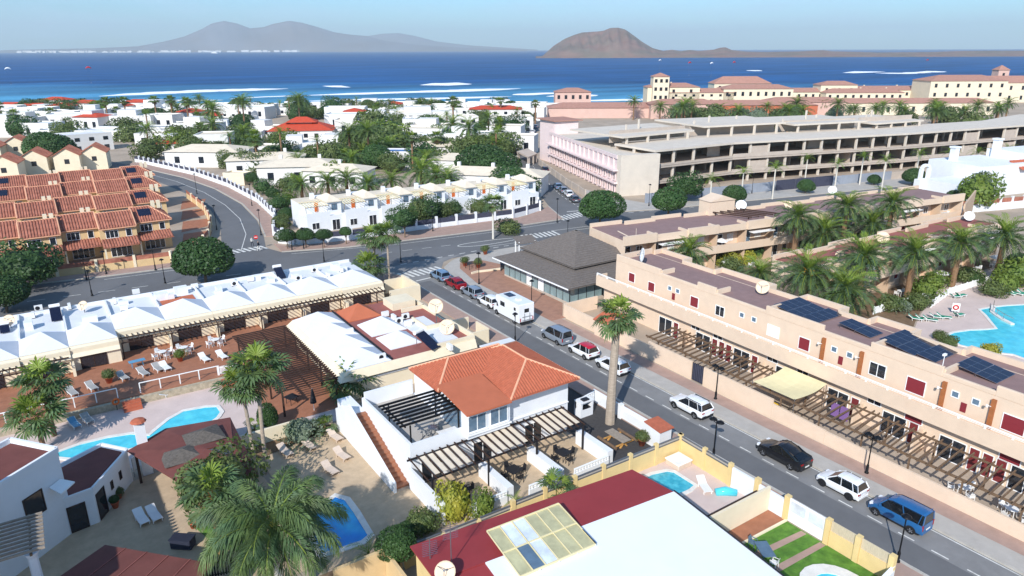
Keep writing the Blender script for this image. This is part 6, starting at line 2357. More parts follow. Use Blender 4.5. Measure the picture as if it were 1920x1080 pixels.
m.lathe([(.2, -.06), (.32, -.06), (.36, 0), (.32, .06), (.2, .06), (.18, 0), (.2, -.06)], 16)
piece('ring', m.mesh('ring', ['orange_door'], smooth=True), t, (0, -.08, .95), (R(90), 0, R(10)))
pool('swimming_pool', [G(px, py) for px, py in ((110, 855), (107, 847), (150, 832), (200, 820), (245, 813), (280, 816), (292, 806), (318, 785), (345, 770), (385, 763), (405, 762), (412, 772), (405, 782), (380, 800), (330, 822), (250, 838), (160, 860))], 'angular turquoise pool below the raised bungalow terrace', .4)
BLU = lounger_proto('sun_lounger', 'plastic_white', 'plastic_blue', 25)
for px, py, rz, lb in ((140, 797, 15, 'blue-cushioned lounger beside a grey one at the pool edge'), (315, 741, 100, 'blue-cushioned lounger alone below the terrace wall')):
  a = G(px, py)
  place(BLU, a[0], a[1], .03, R(rz), lb)
GRL = lounger_proto('sun_lounger', 'plastic_white', 'fabric_grey', 25)
for px, py, z, rz, lb in ((164, 788, .03, 15, 'grey lounger beside the blue one at the pool edge'), (135, 737, .82, 15, 'grey lounger on the terrace behind the fan palms'), (172, 727, .82, 15, 'grey lounger on the terrace next to the bamboo bench'), (230, 708, .82, 15, 'grey lounger by the large planter and dark post'),
                      (268, 700, .82, 15, 'grey lounger nearest the blue terrace table'), (296, 692, .82, 12, 'grey lounger paired with a white one on the terrace')):
  a = G(px, py, z)
  place(GRL, a[0], a[1], z, R(rz), lb)
for px, py, rz, lb in ((310, 690, 12, 'white lounger paired with a grey one on the terrace'), (383, 674, 12, 'white lounger near the yellow-green terrace plant'), (416, 669, 12, 'white lounger nearest the round white table')):
  a = G(px, py, .82)
  place(WLO, a[0], a[1], .82, R(rz), lb)
for i, (px, py, lb) in enumerate(((305, 668, 'white round table outside the shaded bungalow doors'), (405, 645, 'white round table under the pergola by a cream pier'), (345, 660, 'white round table beside the potted terrace plant'))):
  a = G(px, py, .82)
  place(WTB, a[0], a[1], .82, 0, lb)
  for k_ in range(4):
    an = k_ * 1.57 + .4
    place(WCH, a[0] + .85 * math.cos(an), a[1] + .85 * math.sin(an), .82, an - math.pi / 2, 'white chair at the ' + lb, 'chairs at the ' + lb)
a = G(258, 685, .82)
place(table_proto('plastic_blue', 1.6, .7, .7, False), a[0], a[1], .82, R(5), 'long pale blue table on the terracotta terrace')
pot(*G(205, 715, .82), .8, .4, 'potted shrub by the dark pergola post', 'olive')
pot(*G(338, 675, .82), .8, .35, 'potted yellow-green plant on the terrace', 'bright')
# middle bungalow block
K = thing('bungalow', 'middle cream bungalow block with chain of white tent roofs and roof dishes', 'bungalow', (29, 68, 0))
m = MB()
m.box(22.0, 36.4, 61.2, 78, 0, 3.15)
m.build('wall', 'cream', K)
m = MB()
m.add([(20.9, 60.7, 2.4), (20.9, 78.3, 2.4), (21.7, 77.8, 3.25), (21.7, 61.1, 3.25), (22.0, 61.1, 2.4), (22.0, 77.8, 2.4), (22.0, 77.8, 3.25), (22.0, 61.1, 3.25)],
      [(0, 1, 2, 3)[::-1], (0, 4, 5, 1), (3, 2, 6, 7), (0, 3, 7, 4), (1, 5, 6, 2)])
m.add([(20.9, 60.69, 2.4), (36.4, 60.69, 2.4), (36.4, 61.09, 3.25), (21.7, 61.09, 3.25), (22, 61.19, 2.4), (36.4, 61.19, 2.4), (36.4, 61.19, 3.25), (22, 61.19, 3.25)],
      [(0, 1, 2, 3), (0, 4, 5, 1), (3, 2, 6, 7), (0, 3, 7, 4), (1, 5, 6, 2)])
m.build('fascia', 'cream', K)
for i in range(4):
  y = 61.25 + i * 4.15
  tent(K, 21.75, 26.6, y, y + 4.13, 3.27, 4.5)
m = MB()
m.box(26.7, 36.3, 61.3, 77.9, 3.16, 3.22)
m.build('roof_terrace', 'roof_brown_red', K)
tent(K, 27.6, 31.2, 63.6, 67.4, 3.3, 4.4)
tent(K, 27.4, 31.6, 68.0, 72.2, 3.3, 4.6)
tent(K, 27.0, 31.0, 73.6, 77.6, 3.3, 4.6, 'orange_flat')
m = MB()
m.box(31.7, 35.0, 62.4, 70.5, 3.225, 3.3)
m.build('flat_roof', 'roof_white', K)
m = MB()
m.box(26.61, 26.72, 61.3, 78, 3.2, 3.42)
m.build('gutter', 'metal_black', K)
for q in ((31.9, 36.4, 61.2, 61.4, 3.7), (36.2, 36.41, 61.4, 66.5, 3.8), (36.2, 36.41, 70, 77.9, 3.7), (33.2, 36.2, 66.3, 66.5, 3.75), (33.2, 33.4, 66.5, 70, 3.7), (33.4, 36.41, 73.0, 73.2, 3.7), (32.9, 36.2, 76.4, 76.6, 3.7)):
  m = MB()
  m.box(*q[:4], 3.226, q[4])
  m.build('parapet', 'cream', K)
m = MB()
m.box(32.8, 35.8, 74.2, 77.0, 3.23, 4.1)
m.build('roof_box', 'cream', K)
m = MB()
m.box(22.8, 36.2, 61.06, 61.2, 1.95, 2.1)
m.build('ledge', 'white_wall', K)
for y in (63.5, 67.5, 71.5, 75.5):
  window(K, (22.0, y, 1.5), 2.0, 2.0, '-x', mull=1, name='patio_door', glass='glass_dark', frame='wood_dark')
m = MB()
for x in (30.5,):
  m.box(x, x + .25, 61.1, 61.2, 1.0, 1.7)
m.build('meter_box', 'metal_grey', K)
for px, py, z, r_, rz, lb in ((817, 573, 3.3, .85, 240, 'high round cream dish on a mast over the middle bungalow roof'), (838, 612, 3.3, .85, 235, 'low cream dish in the roof bay of the middle bungalow')):
  a = G(px, py, z + (2.2 if 'high' in lb else .8))
  dish(a[0], a[1], z, r_, R(rz), lb, tilt=30, post=1.9 if 'high' in lb else .5)
for i, (px, py) in enumerate(((722, 588), (738, 594), (748, 600), (760, 592), (765, 605), (655, 620), (715, 668), (843, 650))):
  a = G(px, py, 3.6)
  ac_unit(a[0], a[1], 3.24, R(random.choice((0, 90, 180))), 'white air conditioning box on the middle bungalow roof', 'air conditioners of the middle bungalow')
# slatted pergola west of the middle block
t = thing('pergola', 'dense dark slatted pergola beside the middle cream bungalow', 'pergola', (18, 70, 0))
for x in (15.6, 18.2, 20.9):
  m = MB()
  m.bar((x, 61.5, 2.5), (x, 78.2, 2.5), .12, .16)
  m.build('purlin', 'wood_dark', t)
bm = MB()
bm.bar((-2.9, 0, 0), (3.1, 0, 0), .12, .12)
bme2 = bm.mesh('slat', ['wood_dark'])
for i in range(34):
  piece('slat', bme2, t, (0, 61.8 + i * .5 - 70, 2.64))
for x in (15.6, 20.8):
  for y in (61.7, 66, 70, 74, 78):
    m = MB()
    m.box(x - .08, x + .08, y - .08, y + .08, .03, 2.45)
    m.build('post', 'wood_dark', t)
sheet('patio', [(14.5, 60.5), (22, 60.5), (22, 78.4), (16.4, 78), (14.5, 73)], 'tile_terracotta', .04)
place(DTB, 17.0, 64.0, .05, R(20), 'dark covered table under the slatted pergola edge')
t = thing('parasol', 'folded dark parasol at the edge of the slatted pergola', 'parasol', (18.3, 61.3, 0))
m = MB()
m.cyl(18.3, 61.3, .03, 0, 2.4, 6)
m.build('pole', 'white_plain', t)
m = MB()
m.lathe([(.32, .9), (.28, 1.2), (.16, 1.9), (.05, 2.4)], 10, (18.3, 61.3, 0))
m.build('canopy', 'plastic_dark', t)
# parking bay walls beside the middle block
t = thing('parking_wall', 'low cream parking bay walls between middle bungalow and pavement', 'wall', (39, 70, 0))
for q in ((36.5, 41.2, 66.0, 66.2, 1.7), (38.4, 41.4, 71.0, 71.2, 1.6), (38.4, 38.6, 71.2, 74.4, 1.6), (41.2, 41.4, 66.2, 69.0, 1.7), (38.6, 41.4, 61.4, 61.6, 1.5)):
  m = MB()
  m.box(*q[:4], 0, q[4])
  m.build('wall_panel', 'cream', t)
t = thing('flat_canopy', 'plain pale grey flat canopy between orange roof and parking bays', 'canopy', (38, 58, 0))
m = MB()
m.box(36.6, 40.6, 54.0, 60.6, 2.5, 2.62)
m.build('roof', 'roof_white', t)
for x, y in ((36.8, 54.2), (40.4, 54.2), (36.8, 60.4), (40.4, 60.4)):
  m = MB()
  m.box(x - .08, x + .08, y - .08, y + .08, 0, 2.5)
  m.build('post', 'white_plain', t)
t = thing('corner_wall', 'tall cream corner wall by the zebra crossing', 'wall', (40, 90, 0))
for q in ((36.6, 36.85, 86, 92.6, 1.9), (36.85, 41.4, 84.0, 84.25, 2.2), (41.15, 41.4, 84.25, 89.5, 2.3), (38.5, 41.14, 89.3, 89.5, 2.0), (37.2, 37.4, 92.8, 97.4, 1.6)):
  m = MB()
  m.box(*q[:4], 0, q[4])
  m.build('wall_panel', 'cream', t)
sheet('planting_bed', [(36.9, 84.3), (41.1, 84.3), (41.1, 97.4), (36.9, 97.4)], 'soil', .03)
t = thing('billboard', 'small billboard seen from behind beside the fan palms', 'billboard', (41.2, 96.6, 0))
m = MB()
m.obox((41.2, 96.6, 1.6), (.1, 3.0, 1.9), R(-60))
m.build('panel', 'glass_blue', t)
m = MB()
for s_ in (-1, 1):
  m.cyl(41.2 + s_ * 1.0, 96.6 + s_ * .55, .06, 0, 1.7, 6)
m.build('support', 'metal_grey', t)
palm(40.0, 96.0, 6.6, 'fan', 'fan palm beside the low one at the corner wall', 1.55, near=True, r0=.2, r1=.17, trunk_mat='trunk_grey')
palm(38.6, 95.2, 2.6, 'fan', 'low fan palm under the tall pair at the road corner', 1.6, near=True, r0=.2, r1=.2, trunk_mat='trunk_brown')
palm(41.3, 94.0, 7.4, 'fan', 'slender fan palm at the road corner by the billboard', 1.45, near=True, r0=.17, r1=.14, trunk_mat='trunk_grey')
shrub(36.2, 100.4, 1.2, 'ficus', 'dark bush behind the white bungalow roofs at the avenue')
tree(14.2, 101.6, 1.3, .55, 'olive', 'small potted tree on the avenue pavement', tr=.05)

# ================================================================== LOWER-LEFT COURTYARD HOUSES
sheet('courtyard', [(-8, 40), (10.5, 40), (11.4, 48), (10.6, 59.4), (2, 58), (-8, 53)], 'sand_paving', .024)
t = thing('white_villa', 'white villa with red-brown flat roof and dark square window', 'house', (-4, 54, 0))
vil = [(-2.1, 53.5), (-4.8, 56.9), (-9.5, 53.0), (-6.6, 49.6)]
m = MB()
m.prism(vil, 0, 6.55)
m.build('wall', 'white_wall', t)
m = MB()
m.prism([(-2.4, 53.5), (-4.8, 56.55), (-9.2, 53.0), (-6.6, 49.95)], 6.553, 6.62)
m.build('roof', 'roof_maroon', t)
for a, b in zip(vil, vil[1:] + vil[:1]):
  m = MB()
  m.bar((a[0], a[1], 6.72), (b[0], b[1], 6.72), .2, .34)
  m.build('parapet', 'white_wall', t)
nrm = math.atan2(-(vil[0][0] - vil[3][0]), (vil[0][1] - vil[3][1])) + math.pi
nrm = math.atan2(-(vil[0][0] - vil[3][0]), vil[0][1] - vil[3][1])
mid = ((vil[0][0] * .58 + vil[3][0] * .42), (vil[0][1] * .58 + vil[3][1] * .42))
window(t, (mid[0], mid[1], 3.9), 1.5, 1.7, nrm, mull=0, frame='wood_dark')
m = MB()
m.prism([(-7.6, 37), (-16, 37), (-16, 50), (-7.6, 48.6)], 0, 9.6)
m.build('unseen_shade_wing', 'white_wall', t)  # unseen block added out of view, tall enough to shade the courtyard
lw = [(-2.9, 53.2), (-.6, 53.6), (2.2, 58.1), (.6, 60.2), (-3.6, 57.8)]
m = MB()
m.prism(lw, 0, 2.75)
m.build('low_wing', 'white_wall', t)
m = MB()
m.prism([(-2.7, 53.4), (-.8, 53.9), (1.8, 58.1), (.5, 59.8), (-3.2, 57.6)], 2.752, 2.86)
m.build('wing_roof', 'roof_maroon', t)
for a, b in zip(lw, lw[1:] + lw[:1]):
  m = MB()
  m.bar((a[0], a[1], 2.86), (b[0], b[1], 2.86), .16, .26)
  m.build('wing_parapet', 'white_wall', t)
an_ = math.atan2(-(lw[2][0] - lw[1][0]), lw[2][1] - lw[1][1]) + math.pi
an_ = math.atan2(-(2.8), 4.5)
window(t, (-.2, 54.25, 1.15), 1.2, 2.2, an_, mull=0, frame='wood_dark', name='door')
for f in (.45, .7):
  window(t, (-.6 + 2.8 * f, 53.6 + 4.5 * f, 1.6), .35, .7, an_, mull=0, frame='wood_dark')
window(t, (-1.8, 53.35, 1.1), 1.2, 2.1, R(-80), mull=0, frame='wood_dark', name='door')
t = thing('roof_canopy', 'white angular wall canopy on the villa corner', 'canopy', (-2.5, 52.8, 4.0))
m = MB()
m.slab([(-2.3, 53.2, 4.6), (-1.5, 52.6, 4.4), (-2.4, 51.8, 4.2), (-3.0, 52.6, 4.5)], .1)
m.build('slab', 'white_plain', t)
t = thing('timber_deck_roof', 'grey-brown timber pergola on a white post beside the villa', 'pergola', (-5, 48, 0))
for i in range(10):
  m = MB()
  m.bar((-7.5, 42.9 + i * .42, 6.2), (-3.3, 42.8 + i * .42, 6.2), .12, .14)
  m.build('beam', 'wood_grey', t)
for y in (45.8, 49.6):
  m = MB()
  x = -4.0 if y < 47 else -6.6
  m.bar((x, 42.6, 6.06), (x, 47.0, 6.06), .12, .14)
  m.build('purlin', 'wood_mid', t)
m = MB()
m.tube([(-4.0, 43.1, 0), (-4.0, 43.1, 5.6), (-4.0, 43.1, 5.98)], [.3, .26, .4], 8)
m.build('post', 'white_wall', t)
t = thing('garden_pavilion', 'maroon-roofed pavilion with grey thatch patches and a white chimney', 'pavilion', (6, 55, 0))
m = MB()
m.slab([(2.2, 57.9, 2.9), (4.6, 51.4, 2.9), (7.3, 53.6, 3.5), (5.3, 59.9, 2.95)], .12)
m.slab([(5.3, 59.9, 2.95), (7.3, 53.6, 3.5), (9.3, 53.7, 3.4), (10.3, 58.9, 2.9)], .12)
m.slab([(4.6, 51.4, 2.9), (7.4, 48.9, 2.8), (8.8, 51.5, 3.2), (7.3, 53.6, 3.5)], .12)
m.slab([(7.4, 48.9, 2.8), (9.9, 48.9, 2.8), (10.3, 58.9, 2.88), (9.3, 53.7, 3.38), (8.8, 51.5, 3.2)], .12)
m.build('roof', 'roof_maroon', t)
for c, r_ in (((7.6, 55.9, 3.35), 1.45), ((5.7, 54.3, 3.1), 1.5)):
  m = MB()
  m.add([(c[0] - r_, c[1] - r_ * .8, c[2]), (c[0] + r_, c[1] - r_, c[2] + .15), (c[0] + r_ * .9, c[1] + r_, c[2] + .1), (c[0] - r_, c[1] + r_, c[2] - .1), (c[0], c[1], c[2] + .6)], [(0, 1, 4), (1, 2, 4), (2, 3, 4), (3, 0, 4)])
  m.build('thatch', 'thatch', t)
for x, y in ((2.7, 57.4), (5, 51.9), (7.6, 49.3), (9.6, 49.2), (9.9, 58.4), (5.4, 59.3)):
  m = MB()
  m.box(x - .1, x + .1, y - .1, y + .1, 0, 2.8)
  m.build('post', 'wood_dark', t)
m = MB()
m.box(4.6, 9.6, 58.0, 58.3, 0, 2.6)
m.build('back_wall', 'white_wall', t)
m = MB()
m.box(3.0, 3.75, 58.4, 59.1, 0, 4.6)
ch = m.build('chimney', 'white_wall', t)
m = MB()
m.lathe([(.62, 0), (.5, .14), (.15, .25), (.01, .27)], 10, (3.37, 58.75, 4.75))
m.box(3.1, 3.65, 58.5, 59.0, 4.6, 4.76)
m.build('chimney_cap', 'tile_orange', ch)
t = thing('lean_to', 'large plain maroon roof across the bottom of the courtyard', 'shelter', (0, 42, 0))
m = MB()
m.slab([(-.5, 45.8, 3.1), (4.8, 40.1, 3.1), (.5, 35.5, 3.4), (-5.5, 42.0, 3.4)], .14)
m.build('roof', 'roof_maroon', t)
for f in (.2, .4, .6, .8):
  m = MB()
  a, b = (-.5 + 5.3 * f, 45.8 - 5.7 * f, 3.13), (-5.5 + 6 * f, 42 - 6.5 * f, 3.43)
  m.bar(a, b, .05, .04)
  m.build('roof_seam', 'roof_brown_red', t)
for x, y in ((-.5, 45.2), (4.3, 40.2), (-4.8, 42)):
  m = MB()
  m.box(x - .1, x + .1, y - .1, y + .1, 0, 3.0)
  m.build('post', 'wood_dark', t)
picket((4.6, 42.9), (9.5, 41.6), 1.3, 'dark iron fence below the red-trunked palm', 1.6, 0, 'metal_black', .16, 'iron_fence')
sheet('lawn', [(5.0, 49.3), (6.4, 50.2), (8.6, 48.6), (8.8, 44.5), (7.4, 44.0), (6.0, 45.6)], 'lawn', .034)
place(WLO, 2.0, 52.0, .03, R(10), 'white cushioned lounger of a pair in the shaded courtyard, nearer the villa')
place(WLO, 2.85, 51.9, .03, R(10), 'white cushioned lounger of a pair in the shaded courtyard, nearer the lawn')
pot(5.0, 49.0, .03, .28, 'round clay planter at the lawn edge by the loungers')
pot(6.1, 46.2, .03, .28, 'round clay planter at the lawn edge by the red trunk')
t = thing('storage_chest', 'dark ribbed chest in the shade of the maroon roof', 'chest', (4.0, 47.2, 0))
m = MB()
m.obox((4.0, 47.2, .03), (1.5, .8, .7), R(-40))
m.build('box', 'cloth_dark', t, bevel=.05)
m = MB()
m.obox((4.0, 47.2, .73), (1.56, .86, .08), R(-40))
m.build('lid', 'cloth_dark', t)
for i, (x, y, w_) in enumerate(((1.5, 57.6, .5), (2.6, 59.0, .9))):
  t = thing('drying_sheet', ('white sheet hung at the villa wing corner', 'wide white sheet hung beside the dark pavilion post')[i], 'sheet', (x, y, 0))
  m = MB()
  m.obox((x, y, .5), (w_, .05, 1.2), R(55))
  m.build('cloth', 'canvas_white', t)
  m = MB()
  m.cyl(x - w_ / 2 * .5, y - w_ / 2 * .8, .025, 0, 1.75, 6)
  m.build('pole', 'metal_grey', t)
pot(-.6 + 1.2, 54.9, .03, .3, 'potted plant by the villa wing door', 'ficus')
pot(1.0, 56.1, .03, .25, 'potted plant by the narrow wing windows', 'olive')
palm(-2.7, 70.0, 5.4, 'fan', 'shaggy fan palm in front of the bungalow row, the taller of two', 1.45, near=True, r0=.22, r1=.2, trunk_mat='trunk_brown')
palm(-3.6, 67.9, 3.3, 'fan', 'shaggy fan palm at the pool deck, the lower of two', 1.5, near=True, r0=.22, r1=.2, trunk_mat='trunk_brown')
palm(11.5, 53.2, 9.3, 'fan', 'tall thin fan palm by the courtyard, crown over the slatted pergola', 1.5, near=True, r0=.17, r1=.14, trunk_mat='trunk_grey', lean=(.2, -.2))
palm(10.7, 53.4, 8.3, 'fan', 'second thin fan palm by the courtyard, slightly shorter', 1.25, near=True, r0=.15, r1=.13, trunk_mat='trunk_grey', lean=(-.3, -.3))
palm(5.8, 43.6, 6.2, 'fan', 'fan palm with bare reddish trunk beside the small lawn', 1.3, near=True, r0=.2, r1=.15, trunk_mat='trunk_red', lean=(-.1, -.5))
tree(6.6, 48.0, 3.6, 2.1, 'tree', 'grey-green leafy tree behind the red-trunked palm', tr=.1)
palm(8.0, 37.3, 5.4, 'royal', 'big feathery royal palm with yellow-green crownshaft over the blue pool', 1.3, near=True, r0=.3, r1=.27, trunk_mat='trunk_pale', shaft=True, thin=1.7)
palm(12.3, 59.4, 1.2, 'fan', 'young palm by the white steps rail', .6, near=True, r0=.1, r1=.1, thin=.5)

# ================================================================== GREY PAVILION AND STREET CORNER
t = thing('restaurant_pavilion', 'glazed pavilion with grey shingled pyramid roof over a lower skirt roof', 'restaurant', (63, 78, 0))
m = MB()
m.box(57.0, 69.8, 70.6, 86.6, 0, .35)
m.build('plinth', 'concrete', t)
m = MB()
m.box(60.5, 69.8, 73.8, 85.0, .35, 4.3)
m.build('core_wall', 'glass_green', t)
gm = MB()
gm.box(-.03, .03, .06, 1.44, .35, 2.75)
gme = gm.mesh('glass_panel', ['glass_green'])
pmn = MB()
pmn.box(-.05, .05, -.05, .05, .35, 2.8)
pme2 = pmn.mesh('mullion', ['metal_dark'])
wm = MB()
wm.box(-.035, .035, .06, 1.44, .35, 2.75)
wme = wm.mesh('white_panel', ['white_plain'])
for i in range(11):
  y = 70.7 + i * 1.45
  piece('mullion', pme2, t, (57.1 - 63, y - 78, 0))
  if i < 11:
    piece('white_panel' if i in (4, 6) else 'glass_panel', wme if i in (4, 6) else gme, t, (57.1 - 63, y - 78, 0))
for i in range(6):
  x = 57.1 + i * 1.45
  piece('mullion', pme2, t, (x - 63, 70.7 - 78, 0))
  piece('glass_panel', gme, t, (x - 63, 70.7 - 78, 0), (0, 0, R(-90)))
for i in range(8):
  piece('glass_panel', gme, t, (57.1 + i * 1.45 - 63, 86.5 - 78, 0), (0, 0, R(-90)))
Z1, Z2 = 2.85, 4.2
def ring_roof(name, o4, i4, zo, zi, material, rows=10):
  """skirt roof laid in courses: each course of shingles is a slightly raised strip"""
  mm = MB()
  for k_ in range(4):
    a, b, c, d = o4[k_], o4[(k_ + 1) % 4], i4[(k_ + 1) % 4], i4[k_]
    for r_ in range(rows):
      f0, f1 = r_ / rows, (r_ + 1) / rows
      p = [(a[0] + (d[0] - a[0]) * f0, a[1] + (d[1] - a[1]) * f0), (b[0] + (c[0] - b[0]) * f0, b[1] + (c[1] - b[1]) * f0), (b[0] + (c[0] - b[0]) * f1, b[1] + (c[1] - b[1]) * f1), (a[0] + (d[0] - a[0]) * f1, a[1] + (d[1] - a[1]) * f1)]
      z0, z1 = zo + (zi - zo) * f0, zo + (zi - zo) * f1
      mm.add([(p[0][0], p[0][1], z0 + .05), (p[1][0], p[1][1], z0 + .05), (p[2][0], p[2][1], z1), (p[3][0], p[3][1], z1), (p[0][0], p[0][1], z0), (p[1][0], p[1][1], z0)], [(0, 1, 2, 3), (4, 5, 1, 0)])
  mm.add([(p[0], p[1], zo - .14) for p in o4] + [(p[0], p[1], zo + .05) for p in o4], [(3, 2, 1, 0)] + [(i, (i + 1) % 4, 4 + (i + 1) % 4, 4 + i) for i in range(4)])
  return mm.build(name, material, t)
ring_roof('skirt_roof', [(55.8, 69.4), (70.2, 69.4), (70.2, 88.0), (55.8, 88.0)], [(60.3, 73.6), (70.0, 73.6), (70.0, 85.2), (60.3, 85.2)], Z1, Z1 + 1.15, 'shingle_grey', 9)
ring_roof('pyramid_roof', [(59.5, 72.8), (70.8, 72.8), (70.8, 86.0), (59.5, 86.0)], [(65.0, 79.2), (65.3, 79.2), (65.3, 79.8), (65.0, 79.8)], 4.3, 7.5, 'shingle_grey', 16)
m = MB()
m.bar((55.75, 69.4, 2.82), (55.75, 88, 2.82), .06, .18)
m.build('gutter', 'white_plain', t)
t = thing('glass_enclosure', 'small glass-walled terrace enclosure at the pavilion end', 'enclosure', (60, 91, 0))
for a, b in (((57.6, 88.6), (59.4, 91.4)), ((59.4, 91.4), (63.2, 91.8))):
  for k_ in range(3):
    m = MB()
    p = (a[0] + (b[0] - a[0]) * k_ / 3, a[1] + (b[1] - a[1]) * k_ / 3)
    q = (a[0] + (b[0] - a[0]) * (k_ + .95) / 3, a[1] + (b[1] - a[1]) * (k_ + .95) / 3)
    m.bar((p[0], p[1], .95), (q[0], q[1], .95), .04, 1.6)
    m.build('glass_panel', 'glass_blue', t)
t = thing('shade_roof', 'small tilted lattice shade roof on posts near the avenue', 'shelter', (66, 94.5, 0))
m = MB()
m.slab([(64.2, 93.4, 2.5), (67.6, 92.6, 2.6), (68.2, 95.0, 3.2), (64.8, 95.8, 3.1)], .1)
m.build('roof', 'shingle_grey', t)
for x, y in ((64.6, 93.6), (67.4, 93.0), (67.8, 94.8), (65.1, 95.4)):
  m = MB()
  m.box(x - .07, x + .07, y - .07, y + .07, .13, 2.7)
  m.build('post', 'white_plain', t)
t = thing('kerb_planter', 'curved low cream planter edge on the corner plaza', 'planter', (54.5, 90.5, 0))
m = MB()
pp = [(53.2, 90.0), (54.4, 90.2), (56.0, 89.8), (58.5, 89.4)]
for p, q in zip(pp[:-1], pp[1:]):
  m.bar((p[0], p[1], .28), (q[0], q[1], .28), .2, .3)
m.build('edge', 'cream', t)
for i, (px, py) in enumerate(((872, 500), (897, 503), (910, 478))):
  a = G(px, py)
  pot(a[0], a[1], .13, .42, ('planter with thin shrub by the tree guard on the corner plaza', 'planter at the end of the curved cream edge', 'clay planter with sprouting shrub near the glass enclosure')[i], 'olive')
t = thing('tree_guard', 'square metal guard on the corner plaza', 'guard', (54.6, 92.6, .1))
for x, y in ((54.0, 92.0), (55.2, 92.0), (55.2, 93.2), (54.0, 93.2)):
  m = MB()
  m.box(x - .03, x + .03, y - .03, y + .03, .13, 1.1)
  m.build('post', 'metal_dark', t)
for p, q in (((54, 92), (55.2, 92)), ((55.2, 92), (55.2, 93.2)), ((55.2, 93.2), (54, 93.2)), ((54, 93.2), (54, 92))):
  m = MB()
  m.bar((p[0], p[1], 1.08), (q[0], q[1], 1.08), .05, .05)
  m.build('rail', 'metal_dark', t)

# street lamps
lamp(LAMP1, 43.6, 64.0, 'black street lamp beside the flat grey canopy')
lamp(LAMP_TALL, 51.6, 85.2, 'tall black lamp on the corner plaza opposite the parked hatchbacks')
lamp(LAMP1, 52.4, 73.0, 'black street lamp on the red paving behind the motorhome')
lamp(LAMP2, 51.9, 41.0, 'twin-headed black lamp by the salmon wall gate', R(90))
lamp(LAMP2, 51.9, 25.3, 'twin-headed black lamp beside the white hatchback', R(90))
lamp(LAMP2, 43.5, 34.0, 'twin-headed black lamp outside the yellow wall', R(90))
lamp(LAMP1, 43.6, 18.2, 'black street lamp beside the pierced white wall end')
lamp(LAMP1, 78.0, 97.6, 'black lamp on the avenue behind the grey pavilion')
for px, py, pr, lb in ((1045, 418, LAMP_TALL, 'tall lamp at the white fence corner by the side street'), (1217, 388, LAMP_TALL, 'tall lamp between the two round trees'), (752, 492, LAMP1, 'lamp at the zebra crossing in palm shadow'), (608, 490, LAMP1, 'lamp behind the white bungalow roofs on the avenue'), (548, 468, LAMP_TALL, 'lamp beside the white corner sign fence'),
                   (570, 466, LAMP1, 'short lamp in front of the white fence bushes'), (812, 434, LAMP_TALL, 'lamp in front of the dark hedge and white fence'), (310, 530, LAMP1, 'lamp on the avenue below the round tree'), (173, 553, LAMP1, 'lamp at the avenue railing'), (163, 523, LAMP_TALL, 'lamp in front of the tiled town houses'), (292, 505, LAMP_TALL, 'lamp by the round tree at the town house fence'),
                   (407, 430, LAMP_TALL, 'lamp on the inner bend of the curved street'), (370, 362, LAMP_TALL, 'lamp on the far bend by the white fence'), (490, 440, LAMP_TALL, 'lamp at the no-entry sign corner'), (473, 385, LAMP_TALL, 'lamp on the outer bend of the curved street'), (200, 513, LAMP1, 'low lamp at the middle of the town house fence'), (1315, 375, LAMP_TALL, 'lamp before the grey hoarding'), (1410, 365, LAMP_TALL, 'lamp by the dark site gate')):
  a = G(px, py)
  lamp(pr, a[0], a[1], lb)
# avenue railing
picket((3.5, 102.6), (14, 101.2), .9, 'white railing along the avenue behind the bungalows', 2.0, .1, 'white_plain', .5, 'railing')

# vehicles on the road, parked nose towards the sea
car('small dark blue car in the shade of the white house', 'car_darkblue', 'hatch', loc=(38.6, 51.0, .03))
car('pale blue-grey estate car by the zebra crossing', 'car_bluegrey', 'hatch', loc=(48.2, 91.0, .03), L_=4.2)
car('dark red saloon parked between two blue-grey cars', 'car_red', 'coupe', loc=(48.2, 86.4, .03), L_=4.3, H_=1.45)
car('silver-blue hatchback behind the red saloon', 'car_silver', 'hatch', loc=(48.2, 81.6, .03), L_=4.1)
car('white hatchback parked in front of the motorhome', 'car_white', 'hatch', loc=(48.1, 76.9, .03), L_=3.9, clad=True)
car('silver-blue compact van with dark rear window', 'car_silver', 'van', loc=(48.15, 62.0, .03), L_=4.3, W_=1.8, H_=1.8, wb=2.65)
car('white city car with bright red roof', 'car_white', 'small', roof='car_redroof', loc=(48.1, 56.9, .03), L_=3.9, H_=1.5, clad=True)
car('white hatchback half hidden by the tall palm trunk', 'car_white', 'hatch', loc=(48.1, 52.0, .03), L_=4.2, clad=True)
car('white compact off-roader with roof rails', 'car_white', 'suv', loc=(48.1, 40.8, .03), L_=4.25, W_=1.8, H_=1.6, wb=2.6, rails=True, clad=True)
car('black sloping-back coupe off-roader', 'car_black', 'coupe', loc=(48.1, 30.5, .03), L_=4.5, W_=1.84, H_=1.6, wb=2.67)
car('small rounded white three-door car with dark wheels', 'car_white', 'small', loc=(48.15, 25.2, .03), L_=3.6, W_=1.64, H_=1.49, wb=2.3, rim='rim_dark')
car('blue high-roofed family van', 'car_blue', 'van', loc=(48.1, 20.6, .03), L_=4.05, W_=1.7, H_=1.82, wb=2.62, clad=False)
